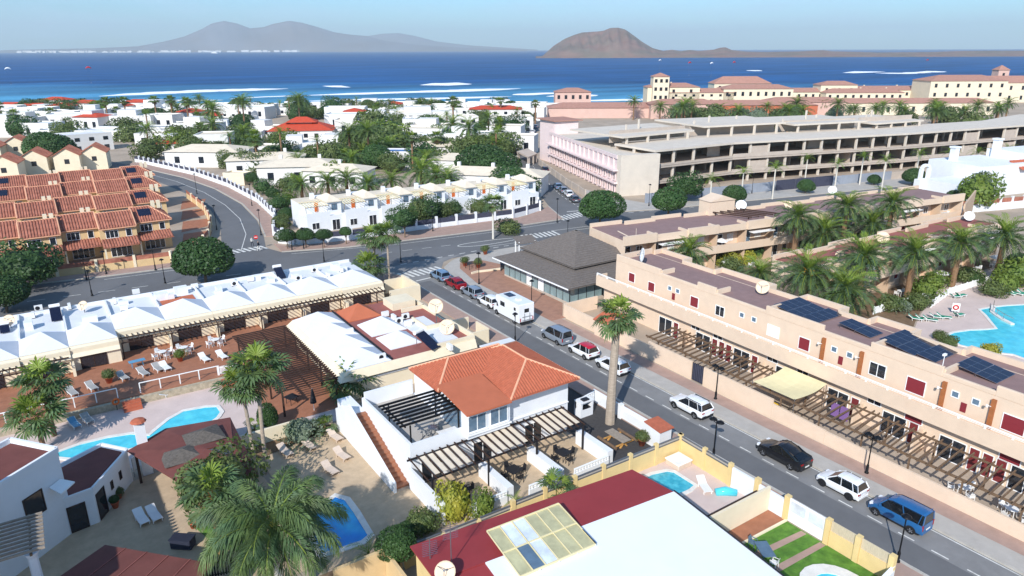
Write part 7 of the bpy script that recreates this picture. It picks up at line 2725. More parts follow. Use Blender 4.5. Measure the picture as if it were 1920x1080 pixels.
def motorhome():
  t = thing('motorhome', 'white motorhome with overcab, roof solar panel and bicycle rack', 'motorhome', (48.0, 71.0, .03), R(90))
  m = MB()
  prof = [(-3.1, .5), (1.6, .5), (1.6, 1.2), (1.9, 1.9), (2.35, 2.15), (2.3, 2.75), (1.9, 2.95), (-3.05, 2.9), (-3.1, 2.8)]
  n_ = len(prof)
  m.add([(x, -1.12, z) for x, z in prof] + [(x, 1.12, z) for x, z in prof], [tuple(range(n_)), tuple(range(n_, 2 * n_))[::-1]] + [(i, n_ + i, n_ + (i + 1) % n_, (i + 1) % n_) for i in range(n_)])
  m.f = [tuple(reversed(f)) for f in m.f]
  piece('living_cabin', m.mesh('living_cabin', ['car_white']), t)
  m = MB()
  prof = [(1.6, .4), (3.1, .45), (3.1, .95), (2.7, 1.15), (2.2, 1.95), (1.6, 1.95)]
  n_ = len(prof)
  m.add([(x, -.95, z) for x, z in prof] + [(x, .95, z) for x, z in prof], [tuple(range(n_)), tuple(range(n_, 2 * n_))[::-1]] + [(i, n_ + i, n_ + (i + 1) % n_, (i + 1) % n_) for i in range(n_)])
  m.f = [tuple(reversed(f)) for f in m.f]
  piece('driver_cab', m.mesh('driver_cab', ['car_white']), t)
  def bx(nm, mat_, *q):
    mm = MB()
    mm.box(*q)
    return piece(nm, mm.mesh(nm, [mat_]), t)
  for s_ in (-1, 1):
    bx('side_window', 'car_glass', .2, 1.2, s_ * 1.125 - .01, s_ * 1.125 + .01, 1.7, 2.3)
    bx('side_window', 'car_glass', -2.3, -1.9, s_ * 1.125 - .01, s_ * 1.125 + .01, 1.9, 2.3)
    bx('side_window', 'car_glass', -2.3, -1.9, s_ * 1.125 - .01, s_ * 1.125 + .01, 1.1, 1.5)
    bx('cab_window', 'car_glass', 1.7, 2.35, s_ * .955 - .01, s_ * .955 + .01, 1.25, 1.8)
    bx('tail_light', 'lamp_red', -3.13, -3.08, s_ * .95 - .06, s_ * .95 + .06, .65, 1.1)
    bx('headlight', 'lamp_clear', 3.0, 3.12, s_ * .7 - .12, s_ * .7 + .12, .75, .95)
  bx('rear_window', 'car_glass', -3.115, -3.09, -.35, .35, 1.75, 2.25)
  bx('roof_solar_panel', 'solar_cell', .1, 1.5, -.55, .45, 2.93, 3.0)
  bx('roof_hatch', 'plastic_white', -1.6, -1.0, -.3, .3, 2.92, 3.05)
  bx('bumper', 'bumper_black', -3.2, -3.05, -1.05, 1.05, .4, .6)
  mm = MB()
  for z in (.8, 1.25):
    mm.bar((-3.2, -.75, z), (-3.2, .75, z), .04, .04)
  for y in (-.4, .4):
    mm.bar((-3.2, y, .7), (-3.2, y, 1.7), .04, .04)
  piece('bicycle_rack', mm.mesh('bicycle_rack', ['chrome']), t)
  ty, ri = wheel_mesh(.35, .22, 'rim')
  for x in (-1.7, 2.35):
    for s_ in (-1, 1):
      w = piece('wheel', ty, t, (x, s_ * .92, .35))
      piece('rim', ri, w)
motorhome()
# ================================================================== MIDDLE DISTANCE: tiled town houses
def town_row(x0, x1, yf, yr, label_fmt, names, z_e=5.2, z_r=6.9, seed=0, porch=True, hip_end=True):
  """terrace of ochre houses, each its own house: pitched tiled roof stepping forward and back"""
  r_ = random.Random(seed)
  n_ = len(names)
  w = (x1 - x0) / n_
  for i, nm in enumerate(names):
    a, b = x0 + i * w, x0 + (i + 1) * w
    y = yf + (2.0 if i % 2 else 0)
    y2 = yr + (2.0 if i % 2 else 0)
    t = thing('town_house', label_fmt % nm, 'town house', ((a + b) / 2, y, 0))
    m = MB()
    m.box(a, b, y, y2 + 3.4, 0, z_e)
    m.build('wall', 'ochre_wall', t)
    last = hip_end and i == n_ - 1
    m = MB()
    p1, p2 = (a, y - .5, z_e - .1), (b + (.4 if last else 0), y - .5, z_e - .1)
    rA, rB = (a, y2, z_r), (b - (2.4 if last else 0), y2, z_r)
    b1, b2 = (a, y2 + 3.9, z_e - .1), (b + (.4 if last else 0), y2 + 3.9, z_e - .1)
    for pts, e in (([p1, p2, rB, rA], (1, 0, 0)), ([b2, b1, rA, rB], (1, 0, 0))) + ((([p2, b2, rB], (0, 1, 0)),) if last else ()):
      m.poly(pts)
      m.ribs(pts, e, .42, .15, lift=.01)
    if not last:
      m.poly([p2, b2, rB])
    m.poly([b1, p1, rA])
    rf = m.build('roof', 'tile_clay', t)
    m = MB()
    for p, q in ((rA, rB), (p2, rB), (p1, rA)):
      m.tube([(p[0], p[1], p[2] + .05), (q[0], q[1], q[2] + .05)], .12, 5)
    m.bar((p1[0], p1[1], p1[2] - .08), (p2[0], p2[1], p2[2] - .08), .12, .16)
    m.build('ridge_tiles', 'tile_ridge', rf)
    window(t, (a + w * .32, y, 4.0), 1.9, 1.3, '-y', mull=2)
    window(t, (a + w * .78, y, 4.0), .9, 1.3, '-y', mull=0)
    if i % 3 != 1:
      for k_ in range(2):
        m = MB()
        m.box(b - 1.9 + k_ * .9, b - 1.3 + k_ * .9, y2 + .3, y2 + .9, z_r - .6, z_r + .75)
        m.build('chimney', 'cream', t)
    if i % 4 == 1:
      m = MB()
      f0, f1 = .35, .75
      m.slab([(a + 1, y - .5 + (y2 - y + .5) * f0, z_e - .1 + (z_r - z_e) * f0 + .2), (a + 3, y - .5 + (y2 - y + .5) * f0, z_e - .1 + (z_r - z_e) * f0 + .2), (a + 3, y - .5 + (y2 - y + .5) * f1, z_e + .05 + (z_r - z_e) * f1 + .2), (a + 1, y - .5 + (y2 - y + .5) * f1, z_e + .05 + (z_r - z_e) * f1 + .2)], .08)
      m.build('solar_collector', 'solar_cell', t)
    if porch:
      q = [(a, y - 3.2, 2.55), (b, y - 3.2, 2.55), (b, y, 3.25), (a, y, 3.25)]
      m = MB()
      m.slab(q, .12)
      m.ribs(q, (1, 0, 0), .42, .15)
      m.build('porch_roof', 'tile_clay', t)
      m = MB()
      m.box(a + .05, a + .3, y - 3.1, y - 2.85, 0, 2.5)
      m.build('porch_pier', 'cream', t)
      window(t, (a + w * .5, y, 1.2), 3.2, 2.2, '-y', mull=3, name='patio_door')
N1 = ['at the corner of the curved street', 'second from the curved street', 'third from the curved street', 'fourth from the curved street', 'fifth from the curved street', 'sixth from the curved street']
town_row(-14.5, 18.2, 132.4, 136.4, 'ochre tiled town house %s in the avenue row', N1[::-1], seed=1)
town_row(-16, 20.6, 150.0, 154.0, 'ochre tiled town house %s in the second row', N1[::-1], seed=2, porch=False)
town_row(-14, 22.2, 168.0, 172, 'ochre tiled town house %s in the third row', N1[::-1], seed=3, porch=False)
town_row(-14, 23.4, 184.5, 188.4, 'ochre tiled town house %s in the fourth row', N1[::-1], seed=4, porch=False)
for i, (px, py) in enumerate(((20, 335), (75, 322), (135, 318), (185, 312), (40, 292), (-10, 300))):
  a = G(px, py)
  t = thing('tiled_house', ('cream gable house farthest from the curved street, behind the terraces', 'second cream gable house in the line behind the terraces', 'third cream gable house in the line behind the terraces', 'cream gable house nearest the curved street, behind the terraces', 'red-roofed house beside the big dark tree', 'red-roofed house farthest back behind the terraces')[i], 'house', (a[0], a[1], 0), R(-12))
  m = MB()
  m.box(-3.2, 3.2, -4, 4, 0, 5)
  m.add([(-3.2, -4, 5), (3.2, -4, 5), (0, -4, 6.9)], [(0, 1, 2)])
  piece('wall', m.mesh('wall', ['cream']), t)
  m = MB()
  q1 = [(-3.5, -4.3, 4.85), (-3.5, 4.3, 4.85), (0, 4.3, 7.0), (0, -4.3, 7.0)]
  q2 = [(3.5, 4.3, 4.85), (3.5, -4.3, 4.85), (0, -4.3, 7.0), (0, 4.3, 7.0)]
  for q in (q1, q2):
    m.slab(q, .12)
    m.ribs(q, (0, 1, 0), .5, .16)
  piece('roof', m.mesh('roof', ['tile_clay']), t)
  m = MB()
  m.box(-.6, .6, -4.06, -4.0, 2.6, 3.9)
  piece('window', m.mesh('window', ['glass_dark']), t)
# fence of the town houses
def fence_line(name, pts, label, base_h, pier_h, step, base, pier, panel=None, pw=.35, panel_h=None, brick=None):
  t = thing(name, label, 'fence', (pts[0][0], pts[0][1], 0))
  ox, oy = pts[0]
  pm_ = MB()
  pm_.box(-pw / 2, pw / 2, -pw / 2, pw / 2, 0, pier_h)
  pme_ = pm_.mesh('pier', [pier])
  for a, b in zip(pts[:-1], pts[1:]):
    L_ = math.dist(a, b)
    an = math.atan2(b[1] - a[1], b[0] - a[0])
    m = MB()
    m.bar((a[0], a[1], base_h / 2), (b[0], b[1], base_h / 2), .2, base_h)
    m.build('wall_base', base, t)
    n_ = max(1, round(L_ / step))
    for i in range(n_):
      p = (a[0] + (b[0] - a[0]) * i / n_, a[1] + (b[1] - a[1]) * i / n_)
      q = (a[0] + (b[0] - a[0]) * (i + 1) / n_, a[1] + (b[1] - a[1]) * (i + 1) / n_)
      piece('pier', pme_, t, (p[0] - ox, p[1] - oy, 0), (0, 0, an))
      if panel:
        m = MB()
        ph = panel_h or (pier_h - .15)
        m.bar((p[0], p[1], (base_h + ph) / 2), (q[0], q[1], (base_h + ph) / 2), .06, ph - base_h)
        m.build('fence_panel', panel, t)
  return t
fence_line('boundary_fence', [(-30, 129.0), (-5, 125.8), (16.2, 123.7), (21.2, 127.8), (24.6, 136), (27.6, 148), (29.2, 163), (29.0, 180)], 'ochre boundary wall with brick-red lattice round the tiled town houses', 1.15, 2.0, 5.0, 'ochre_wall', 'cream', 'tile_clay', .4)
fence_line('white_fence', [(35.2, 131.5), (36.2, 124.2), (37.6, 122.5), (46, 120.6), (59, 120.3), (80, 118.2), (88.6, 120.6), (92.6, 127.5), (100, 143)], 'white fence with dark panels between piers along the avenue', .95, 2.3, 4.2, 'white_wall', 'white_wall', 'mesh_dark', .45, 1.9)
fence_line('white_fence', [(35.2, 131.6), (39.6, 146), (41.2, 165), (40.5, 189), (37.4, 212), (32.4, 231), (27, 250)], 'white fence with dark panels round the outside of the curved street', 1.0, 2.2, 3.4, 'white_wall', 'white_wall', 'mesh_dark', .45, 1.8)
for i in range(4):
  x0, y0 = 19.5 + i * 1.9, 133.5 + i * 11
  sheet('patio', [(x0, y0), (x0 + 5.2, y0 + 2.5), (x0 + 7.2, y0 + 9.5), (x0 + 2, y0 + 9.5)], 'tile_terracotta', .03)
# corner sign and road sign
t = thing('corner_sign', 'white corner sign wall with red and dark lines of lettering', 'sign', (35.4, 124.6, 0))
m = MB()
m.bar((34.4, 126.2, 1.2), (36.4, 123.4, 1.2), .25, 2.4)
m.build('panel', 'white_wall', t)
for i, (z, f0, f1, c) in enumerate(((2.05, .25, .75, 'red_bright'), (1.8, .2, .85, 'red_bright'), (1.5, .35, .6, 'cloth_dark'), (1.25, .3, .7, 'red_bright'))):
  m = MB()
  k_ = 7
  for j in range(k_):
    g0 = f0 + (f1 - f0) * j / k_
    g1 = g0 + (f1 - f0) / k_ * .7
    P0 = (34.4 + 2.0 * g0 - .11, 126.2 - 2.8 * g0 - .08, z)
    P1 = (34.4 + 2.0 * g1 - .11, 126.2 - 2.8 * g1 - .08, z)
    m.bar(P0, P1, .02, .13)
  struct(m.build('lettering', c, t), 'stuff')
a = G(483, 467)
t = thing('road_sign', 'round red no-entry sign on a pole at the curved street', 'road sign', (a[0], a[1], .1))
m = MB()
m.cyl(0, 0, .035, 0, 2.5, 6)
piece('pole', m.mesh('pole', ['metal_grey']), t)
m = MB()
m.tube([(0, 0, 0), (0, 0, .03)], .36, 18)
d = piece('disc', m.mesh('disc', ['red_bright']), t, (-.03, -.04, 2.2), (R(90), 0, R(-20)))
m = MB()
m.box(-.24, .24, -.06, .06, .031, .04)
piece('bar', m.mesh('bar', ['plate_white']), d)
def person(x, y, rz, top, legs, label, step=.18):
  """walking figure: one skinned body, clothing as tinted regions"""
  t = thing('person', label, 'person', (x, y, .13), rz)
  me = bpy.data.meshes.new('body')
  V_ = [(0, 0, .92), (0, .0, 1.15), (0, 0, 1.4), (0, .02, 1.52), (0, .03, 1.66), (-.1, 0, .86), (-.11, step, .48), (-.11, step * .9, .06), (-.11, step + .14, .04), (.1, 0, .86), (.11, -step * .6, .48), (.11, -step, .06), (.11, -step + .15, .04),
          (-.19, 0, 1.4), (-.24, -.05, 1.14), (-.23, .1, .92), (-.22, .16, .84), (.19, 0, 1.4), (.24, .02, 1.14), (.23, -.1, .92), (.22, -.13, .84)]
  E_ = [(0, 1), (1, 2), (2, 3), (3, 4), (0, 5), (5, 6), (6, 7), (7, 8), (0, 9), (9, 10), (10, 11), (11, 12), (2, 13), (13, 14), (14, 15), (15, 16), (2, 17), (17, 18), (18, 19), (19, 20)]
  Rr = [.13, .13, .14, .06, .1, .09, .065, .045, .04, .09, .065, .045, .04, .06, .045, .035, .035, .06, .045, .035, .035]
  me.from_pydata(V_, E_, [])
  o = piece('body', me, t)
  sk = o.modifiers.new('skin', 'SKIN')
  for i, r_ in enumerate(Rr):
    me.skin_vertices[0].data[i].radius = (r_, r_)
  me.skin_vertices[0].data[0].use_root = True
  ss = o.modifiers.new('sub', 'SUBSURF')
  ss.levels = ss.render_levels = 1
  m_ = mat('body_' + top + legs, (200, 150, 120), .7)
  n, l = m_.node_tree.nodes, m_.node_tree.links.new
  tc_ = n.new('ShaderNodeTexCoord')
  sp = n.new('ShaderNodeSeparateXYZ')
  l(tc_.outputs['Object'], sp.inputs[0])
  rp_ = n.new('ShaderNodeValToRGB')
  rp_.color_ramp.interpolation = 'CONSTANT'
  e = rp_.color_ramp.elements
  cols = {'dark': (.03, .035, .05, 1), 'light': (.7, .68, .64, 1), 'skin': (.5, .28, .19, 1), 'hair': (.03, .02, .015, 1)}
  e[0].position, e[0].color = 0, cols[legs]
  e[1].position, e[1].color = .52, cols[top]
  for p_, c_ in ((.84, 'skin'), (.955, 'hair')):
    q = e.new(p_)
    q.color = cols[c_]
  dv = n.new('ShaderNodeMath')
  dv.operation = 'DIVIDE'
  dv.inputs[1].default_value = 1.78
  l(sp.outputs['Z'], dv.inputs[0])
  l(dv.outputs[0], rp_.inputs['Fac'])
  l(rp_.outputs['Color'], n['Principled BSDF'].inputs['Base Color'])
  me.materials.append(m_)
a = G(486, 470)
person(a[0], a[1], R(40), 'dark', 'light', 'person in dark top and pale trousers walking by the no-entry sign')
a = G(474, 462)
person(a[0], a[1], R(200), 'light', 'dark', 'person in pale top and dark trousers crossing at the curved street')

# ================================================================== white holiday complex on the avenue
for i in range(7):
  x0 = 41 + i * 7.3
  y0 = 131.5 - i * .62
  t = thing('white_apartment', 'white terraced house %s, beige hip roof' % ['at the corner of the curved street', 'second along the avenue fence', 'third along the avenue fence', 'in the middle of the avenue fence', 'third from the side street', 'next to the last before the side street', 'nearest the side street'][i], 'house', (x0, y0, 0))
  m = MB()
  m.box(x0, x0 + 7.28, y0 - 2, y0 + 7, 0, 2.9)
  m.box(x0 + 4.6, x0 + 7.26, y0 - .8, y0 + 7, 2.9, 5.4)
  m.box(x0, x0 + 4.6, y0 + 2.6, y0 + 7, 2.9, 5.1)
  m.box(x0, x0 + 4.6, y0 - 2, y0 - 1.82, 2.9, 3.8)
  m.build('wall', 'white_wall', t)
  hip_roof('hip_roof', t, x0 + 4.3, x0 + 7.28, y0 - 1.2, y0 + 5, 5.42, 6.5, 'y', (2.2, 2.2), 'roof_beige', 0, .12, None)
  m = MB()
  m.box(x0 + .02, x0 + 4.28, y0 + 2.4, y0 + 7, 5.1, 5.2)
  m.build('flat_roof', 'roof_beige', t)
  m = MB()
  m.box(x0 + 3.2, x0 + 3.9, y0 + 4.5, y0 + 5.2, 5.2, 6.3)
  m.build('chimney', 'white_wall', t)
  window(t, (x0 + 5.9, y0 - .8, 4.3), 1.1, 1.2, '-y', mull=1, glass='glass_blue', frame='metal_grey')
  window(t, (x0 + 3.5, y0 + 2.6, 3.95), .95, 2.0, '-y', mull=0, name='door', shutter='orange_door')
  window(t, (x0 + 1.6, y0 - 2, 1.3), 1.5, 1.3, '-y', mull=1, glass='glass_dark')
  window(t, (x0 + 5.6, y0 - 2, 1.1), 1.6, 2.1, '-y', mull=1, name='patio_door')
  pg = MB()
  for k_ in range(8):
    pg = MB()
    pg.bar((x0 + .2 + k_ * .58, y0 - 1.9, 5.0), (x0 + .2 + k_ * .58, y0 + 2.7, 5.2), .09, .12)
    pg.build('pergola_beam', 'canvas_cream', t)
  pg = MB()
  pg.bar((x0, y0 - 1.6, 4.9), (x0 + 4.6, y0 - 1.6, 4.9), .1, .12)
  pg.bar((x0 + .1, y0 - 1.6, 3.8), (x0 + .1, y0 - 1.6, 4.9), .1, .1)
  pg.bar((x0 + 2.3, y0 - 1.6, 3.8), (x0 + 2.3, y0 - 1.6, 4.9), .1, .1)
  pg.build('pergola_frame', 'wood_grey', t)
FB = [(537, 442, 1.5), (572, 440, 1.5), (606, 440, 1.3), (648, 434, 1.1)]
for i, (px, py, r_) in enumerate(FB):
  a = G(px, py, 2.3)
  tree(a[0], a[1], 2.3, r_, 'ficus', ['clipped ball tree beside the corner sign', 'clipped ball tree second from the corner sign', 'clipped ball tree in front of the brown door', 'small clipped ball tree beyond the brown door'][i], tr=.1)
for i, (px, py, h, r_) in enumerate(((758, 412, 3.4, 2.0), (785, 398, 2.6, 2.2), (805, 395, 2.8, 2.2), (832, 396, 2.2, 1.7), (850, 393, 2.2, 1.5), (900, 388, 2.2, 1.5))):
  a = G(px, py, h)
  tree(a[0], a[1], h, r_, 'tree', ['pale-trunked street tree casting a round shadow on the avenue pavement', 'dense hedge tree over the white fence', 'broad hedge tree beside the white stair', 'low hedge tree behind the fence piers', 'low hedge tree by the stair foot', 'lone bushy tree by the blue window'][i])
for i, (px, py, r2, kd) in enumerate(((494, 350, 1.7, 'tree'), (512, 362, 1.6, 'ficus'), (525, 382, 1.6, 'tree'), (535, 345, 1.6, 'olive'), (537, 400, 1.5, 'ficus'), (530, 416, 1.4, 'tree'), (552, 338, 1.5, 'bright'), (474, 333, 1.8, 'ficus'), (500, 330, 1.7, 'olive'), (540, 372, 1.4, 'bright'))):
  a = G(px, py, r2)
  tree(a[0], a[1], r2, r2, kd, 'garden tree between the curved fence and the white terraced houses', group='garden trees inside the curved fence')
palm(*G(925, 448), 6.6, 'fan', 'pale-trunked palm on the avenue island', 1.35, near=True, trunk_mat='trunk_pale', r0=.22, r1=.15)
shrub(*G(953, 430, .8), 1.5, 'olive', 'loose bush on the avenue beside the painted island')
tree(*G(380, 486, 3.6), 3.6, 3.9, 'ficus', 'big clipped round tree in front of the tiled town houses', tr=.25, squash=1.0)
tree(*G(50, 500, 3.0), 3.0, 3.2, 'tree', 'spreading tree over the town house fence', tr=.2)
tree(*G(5, 548, 2.6), 2.6, 3.0, 'ficus', 'dark tree at the avenue behind the bungalow row', tr=.2)
tree(*G(1126, 390, 4.2), 4.2, 3.9, 'ficus', 'big clipped round tree at the junction by the pink building', tr=.25)
tree(*G(1255, 378, 4.0), 4.0, 3.4, 'ficus', 'clipped round tree beside the salmon stair tower', tr=.25)
tree(*G(1285, 352, 3.5), 3.5, 2.6, 'tree', 'loose tree behind the round tree by the stair tower')
for i, (px, py, r_) in enumerate(((1378, 368, 2.6), (1512, 352, 2.0), (1714, 335, 2.6), (1640, 340, 1.6))):
  shrub(*G(px, py, r_ * .8), r_, 'ficus', ['broad bush by the salmon flats roof dish', 'clipped bush before the dark hoarding', 'round dark bush by the white arch', 'bush between the hoarding palms'][i])
for i, (px, py, h, s_) in enumerate(((1335, 340, 6.0, 1.25), (1395, 325, 6.5, 1.2), (1455, 318, 7.0, 1.35), (1515, 300, 6.5, 1.1), (1572, 310, 6.5, 1.1), (1620, 297, 7, 1.2), (1662, 305, 7, 1.2), (1725, 292, 7, 1.3), (1782, 290, 7, 1.25), (1835, 290, 7, 1.4), (1890, 285, 7, 1.4))):
  a = G(px, py, h)
  palm(a[0], a[1], h, 'young', 'feathery street palm in front of the unfinished concrete hotel', s_, near=False, trunk_mat='trunk_pale', r0=.2, r1=.14, group='palms along the hotel hoarding')
for i, (px, py, r_) in enumerate(((905, 305, 6.5), (930, 318, 6.0), (955, 340, 5.0), (915, 270, 5.0), (885, 285, 5.0), (970, 355, 3.5))):
  a = G(px, py, r_ * .6)
  tree(a[0], a[1], r_ * .6, r_, 'ficus' if i < 4 else 'tree', 'large dense dark tree clump beside the side street', group='dark trees lining the side street', tr=.3, squash=.9)

# ================================================================== unfinished hotel, pink wing, hoarding
HT = thing('unfinished_hotel', 'unfinished bare concrete hotel of open floors on columns', 'hotel', (150, 120, 0))
FR = [(123, 121.5), (150, 120.5), (178, 113.4), (207, 106), (232, 101.7), (262, 96.5), (300, 100)]
def offs(pts, d):
  out = []
  for i, p in enumerate(pts):
    a, b = pts[max(i - 1, 0)], pts[min(i + 1, len(pts) - 1)]
    v = Vector((b[0] - a[0], b[1] - a[1])).normalized()
    out.append((p[0] - v.y * d, p[1] + v.x * d))
  return out
BK = offs(FR, 15)
for k_, z in enumerate((2.5, 6.3, 10.2)):
  for i in range(len(FR) - 1):
    m = MB()
    m.prism([FR[i], FR[i + 1], BK[i + 1], BK[i]], z - .5, z)
    m.build('floor_slab', 'concrete_light' if k_ == 2 else 'concrete', HT)
    if k_ < 2:
      m = MB()
      uh = (.35, .8, .5, .95, .3, .6)[(i + 2 * k_) % 6]
      m.bar((FR[i][0], FR[i][1], z + uh / 2), (FR[i + 1][0], FR[i + 1][1], z + uh / 2), .2, uh)
      m.build('upstand', 'concrete', HT)
rr_ = random.Random(2)
cm = MB()
cm.box(-.26, .26, -.26, .26, 0, 3.3)
cme = cm.mesh('column', ['concrete_light'])
for row_ in (offs(FR, .8), offs(FR, 7.5)):
  for a, b in zip(row_[:-1], row_[1:]):
    n_ = max(2, round(math.dist(a, b) / 6.2))
    for j in range(n_):
      for z in (-1.3, 2.5, 6.3):
        if rr_.random() < .1:
          continue
        if rr_.random() < .16 and j < n_ - 1 and z > 0:
          m = MB()
          m.bar((a[0] + (b[0] - a[0]) * j / n_, a[1] + (b[1] - a[1]) * j / n_, z + 1.3), (a[0] + (b[0] - a[0]) * (j + 1) / n_, a[1] + (b[1] - a[1]) * (j + 1) / n_, z + 1.3), .2, 2.6)
          m.build('infill_wall', 'concrete', HT)
        piece('column', cme, HT, (a[0] + (b[0] - a[0]) * j / n_ - 150, a[1] + (b[1] - a[1]) * j / n_ - 120, z), (0, 0, -.2))
B2 = offs(FR, 14.6)
for i in range(len(B2) - 1):
  m = MB()
  m.bar((B2[i][0], B2[i][1], 4.8), (B2[i + 1][0], B2[i + 1][1], 4.8), .25, 9.6)
  m.build('rear_wall', 'concrete', HT)  # back wall added so the open floors look dark inside
r_ = random.Random(6)
for i in range(26):
  f = r_.random() * 5
  k_ = int(f)
  a = (FR[k_][0] + (FR[k_ + 1][0] - FR[k_][0]) * (f - k_), FR[k_][1] + (FR[k_ + 1][1] - FR[k_][1]) * (f - k_) + r_.uniform(4, 11))
  z = r_.choice((-.5, 2.5, 6.3))
  m = MB()
  m.obox((a[0], a[1], z), (.2, r_.uniform(3, 6), r_.uniform(2, 3.3)), r_.choice((-.2, 1.37)))
  m.build('partition', 'concrete', HT)
# upper rear deck on columns
U0, U1 = offs(FR, 12), offs(FR, 34)
UZ = [12.2, 13.2, 12.6, 11.8]
for i in range(0, 4):
  m = MB()
  m.prism([U0[i], (U0[i + 1][0] - 2, U0[i + 1][1] + 1.5), U1[i + 1], U1[i]], UZ[i] - .45, UZ[i])
  m.build('floor_slab', 'concrete_light', HT)
  m = MB()
  m.bar((U0[i][0] + 1, U0[i][1] + 6, 11.5), (U0[i + 1][0] - 1, U0[i + 1][1] + 6, 11.5), .25, 3)
  m.build('rear_wall', 'concrete', HT)
  for j in range(4):
    f = (j + .3) / 4
    piece('column', cme, HT, (U0[i][0] + (U0[i + 1][0] - U0[i][0]) * f - 150, U0[i][1] + (U0[i + 1][1] - U0[i][1]) * f - 120 + .8, 10.2), (0, 0, 0), (1, 1, (UZ[i] - 10.6) / 3.3))
    if (i * 4 + j) % 3:
          piece('column', cme, HT, (U0[i][0] + (U0[i + 1][0] - U0[i][0]) * f - 150, U0[i][1] + (U0[i + 1][1] - U0[i][1]) * f - 120 + 6 + 3 * j, UZ[i] - .05), (0, 0, 0), (.8, .8, .3 + .25 * (j % 3)))
PK = thing('pink_wing', 'pale pink hotel wing with blank grey end wall and two rows of openings', 'hotel wing', (118, 130, 0))
pk = [(113.7, 123.5), (122.8, 120.3), (146, 168), (131.6, 174.6)]
m = MB()
m.prism(pk, 0, 8.6)
m.build('wall', 'pink_wall', PK)
m = MB()
m.prism([(113.55, 122.9), (122.9, 119.7), (123.2, 121.4), (113.9, 124.6)], 0, 9.6)
m.build('end_wall', 'concrete_light', PK)
m = MB()
m.prism([(114.2, 125), (123, 121.7), (145.4, 168), (132, 174)], 8.602, 8.75)
m.build('roof', 'concrete_light', PK)
for z, dd in ((5.9, .9), (2.9, .5)):
  m = MB()
  m.bar((113.5, 124.2, z), (131.3, 174.8, z), dd * 2, .35)
  m.build('ledge', 'pink_wall', PK)
m = MB()
m.bar((113.9, 124.6, 8.95), (131.7, 174.8, 8.95), .3, .8)
m.build('parapet', 'pink_wall', PK)
an = math.atan2(50.6, 17.6) + math.pi / 2
for z, h in ((1.4, 1.9), (4.3, 2.0)):
  for i in range(17):
    f = (i + .6) / 17.4
    window(PK, (113.8 + 17.6 * f, 124.1 + 50.6 * f, z), 1.5, h, an, mull=0, frame='pink_wall', depth=.5, fw=.22)
for i in range(15):
  f = (i + .8) / 16
  m = MB()
  m.obox((113.8 + 17.6 * f, 124.1 + 50.6 * f, 6.1), (.5, .3, 2.5), an)
  m.build('pilaster', 'pink_wall', PK)
m = MB()
m.prism([(131.5, 172), (139, 170), (141, 180), (133.5, 182)], 0, 12.6)
m.build('tower', 'pink_wall', PK)
m = MB()
m.slab([(130.6, 171.2, 12.8), (140, 169, 12.8), (142, 181, 12.8), (132.6, 183, 12.8)], .25)
m.build('tower_roof', 'tile_pink_far', PK)
t = thing('underground_entrance', 'low concrete parking entrance at the far end of the pink wing', 'parking entrance', (127, 178, 0))
m = MB()
m.prism([(122, 172), (128.5, 176.5), (133, 188), (126, 184)], 2.4, 2.8)
m.build('roof', 'concrete', t)
for x, y in ((122.5, 172.6), (128, 176.6), (125.3, 174.4), (126, 183)):
  m = MB()
  m.box(x - .3, x + .3, y - .3, y + .3, 0, 2.4)
  m.build('pier', 'concrete', t)
fence_line('site_hoarding', [(106.5, 127), (112.5, 142), (126.5, 173)], 'grey concrete site wall along the side street by the pink wing', 1.7, 1.8, 6, 'concrete', 'concrete')
fence_line('site_hoarding', [(112.6, 113.2), (126, 110.8), (148, 106.6), (187, 98.6)], 'painted blue-grey hoarding in front of the unfinished hotel', 2.3, 2.4, 6, 'hoarding', 'hoarding')
fence_line('site_hoarding', [(187.2, 98.6), (216, 94.6)], 'bare site wall at the far end of the hoarding', 2.0, 2.1, 6, 'concrete', 'concrete')
t = thing('site_gate', 'dark sheet gates in the hotel hoarding', 'gate', (150, 106, 0))
for i in range(3):
  m = MB()
  m.bar((149 + i * 6, 106.0 - i * 1.2, 1.3), (154.8 + i * 6, 104.8 - i * 1.2, 1.3), .1, 2.7)
  m.build('gate_leaf', 'mesh_dark', t)

# white villa right of the flats
t = thing('white_villa', 'white villa with round arches, tower chimney and orange roof corner right of the flats', 'villa', (185, 80, 0))
m = MB()
m.prism(rect(190, 79, 18, 14, R(-12)), 0, 7.2)
m.prism(rect(176, 77, 12, 9, R(-12)), 0, 4.2)
m.prism(rect(205, 74, 14, 14, R(-12)), 0, 9)
m.build('wall', 'white_wall', t)
for x, y, h in ((184.5, 83, 10.2), (199, 80, 11.4)):
  m = MB()
  m.obox((x, y, 7), (1.4, 1.4, h - 7), R(-12))
  m.obox((x, y, h), (1.8, 1.8, .4), R(-12))
  m.build('chimney', 'white_wall', t)
q = [(191.5, 70.6, 6.0), (198, 68.9, 6.0), (198.6, 72.4, 7.6), (192.2, 74.0, 7.6)]
m = MB()
m.slab(q, .15)
m.ribs(q, (6.5, -1.7, 0), .5, .16)
m.build('tiled_roof', 'tile_orange', t)
for i, (x, y) in enumerate(((193, 70.9), (197, 70.0), (201.5, 66.9), (206, 66))):
  window(t, (x, y + .35, 4.6), 1.6, 1.8, R(-102), mull=0, glass='glass_blue')
  window(t, (x, y + .35, 1.6), 1.8, 2.2, R(-102), mull=0, name='archway', glass='glass_dark')
t = thing('white_arch', 'small white archway on the terrace of the white villa', 'arch', (172, 83, 0))
m = MB()
for x in (170.8, 173.2):
  m.obox((x, 83 - (x - 172) * .2, 4.0), (.7, .7, 2.4), R(-12))
pp = [(172 - 1.2 * math.cos(math.pi * i / 8), 83 + .24 * math.cos(math.pi * i / 8), 6.4 + .8 * math.sin(math.pi * i / 8)) for i in range(9)]
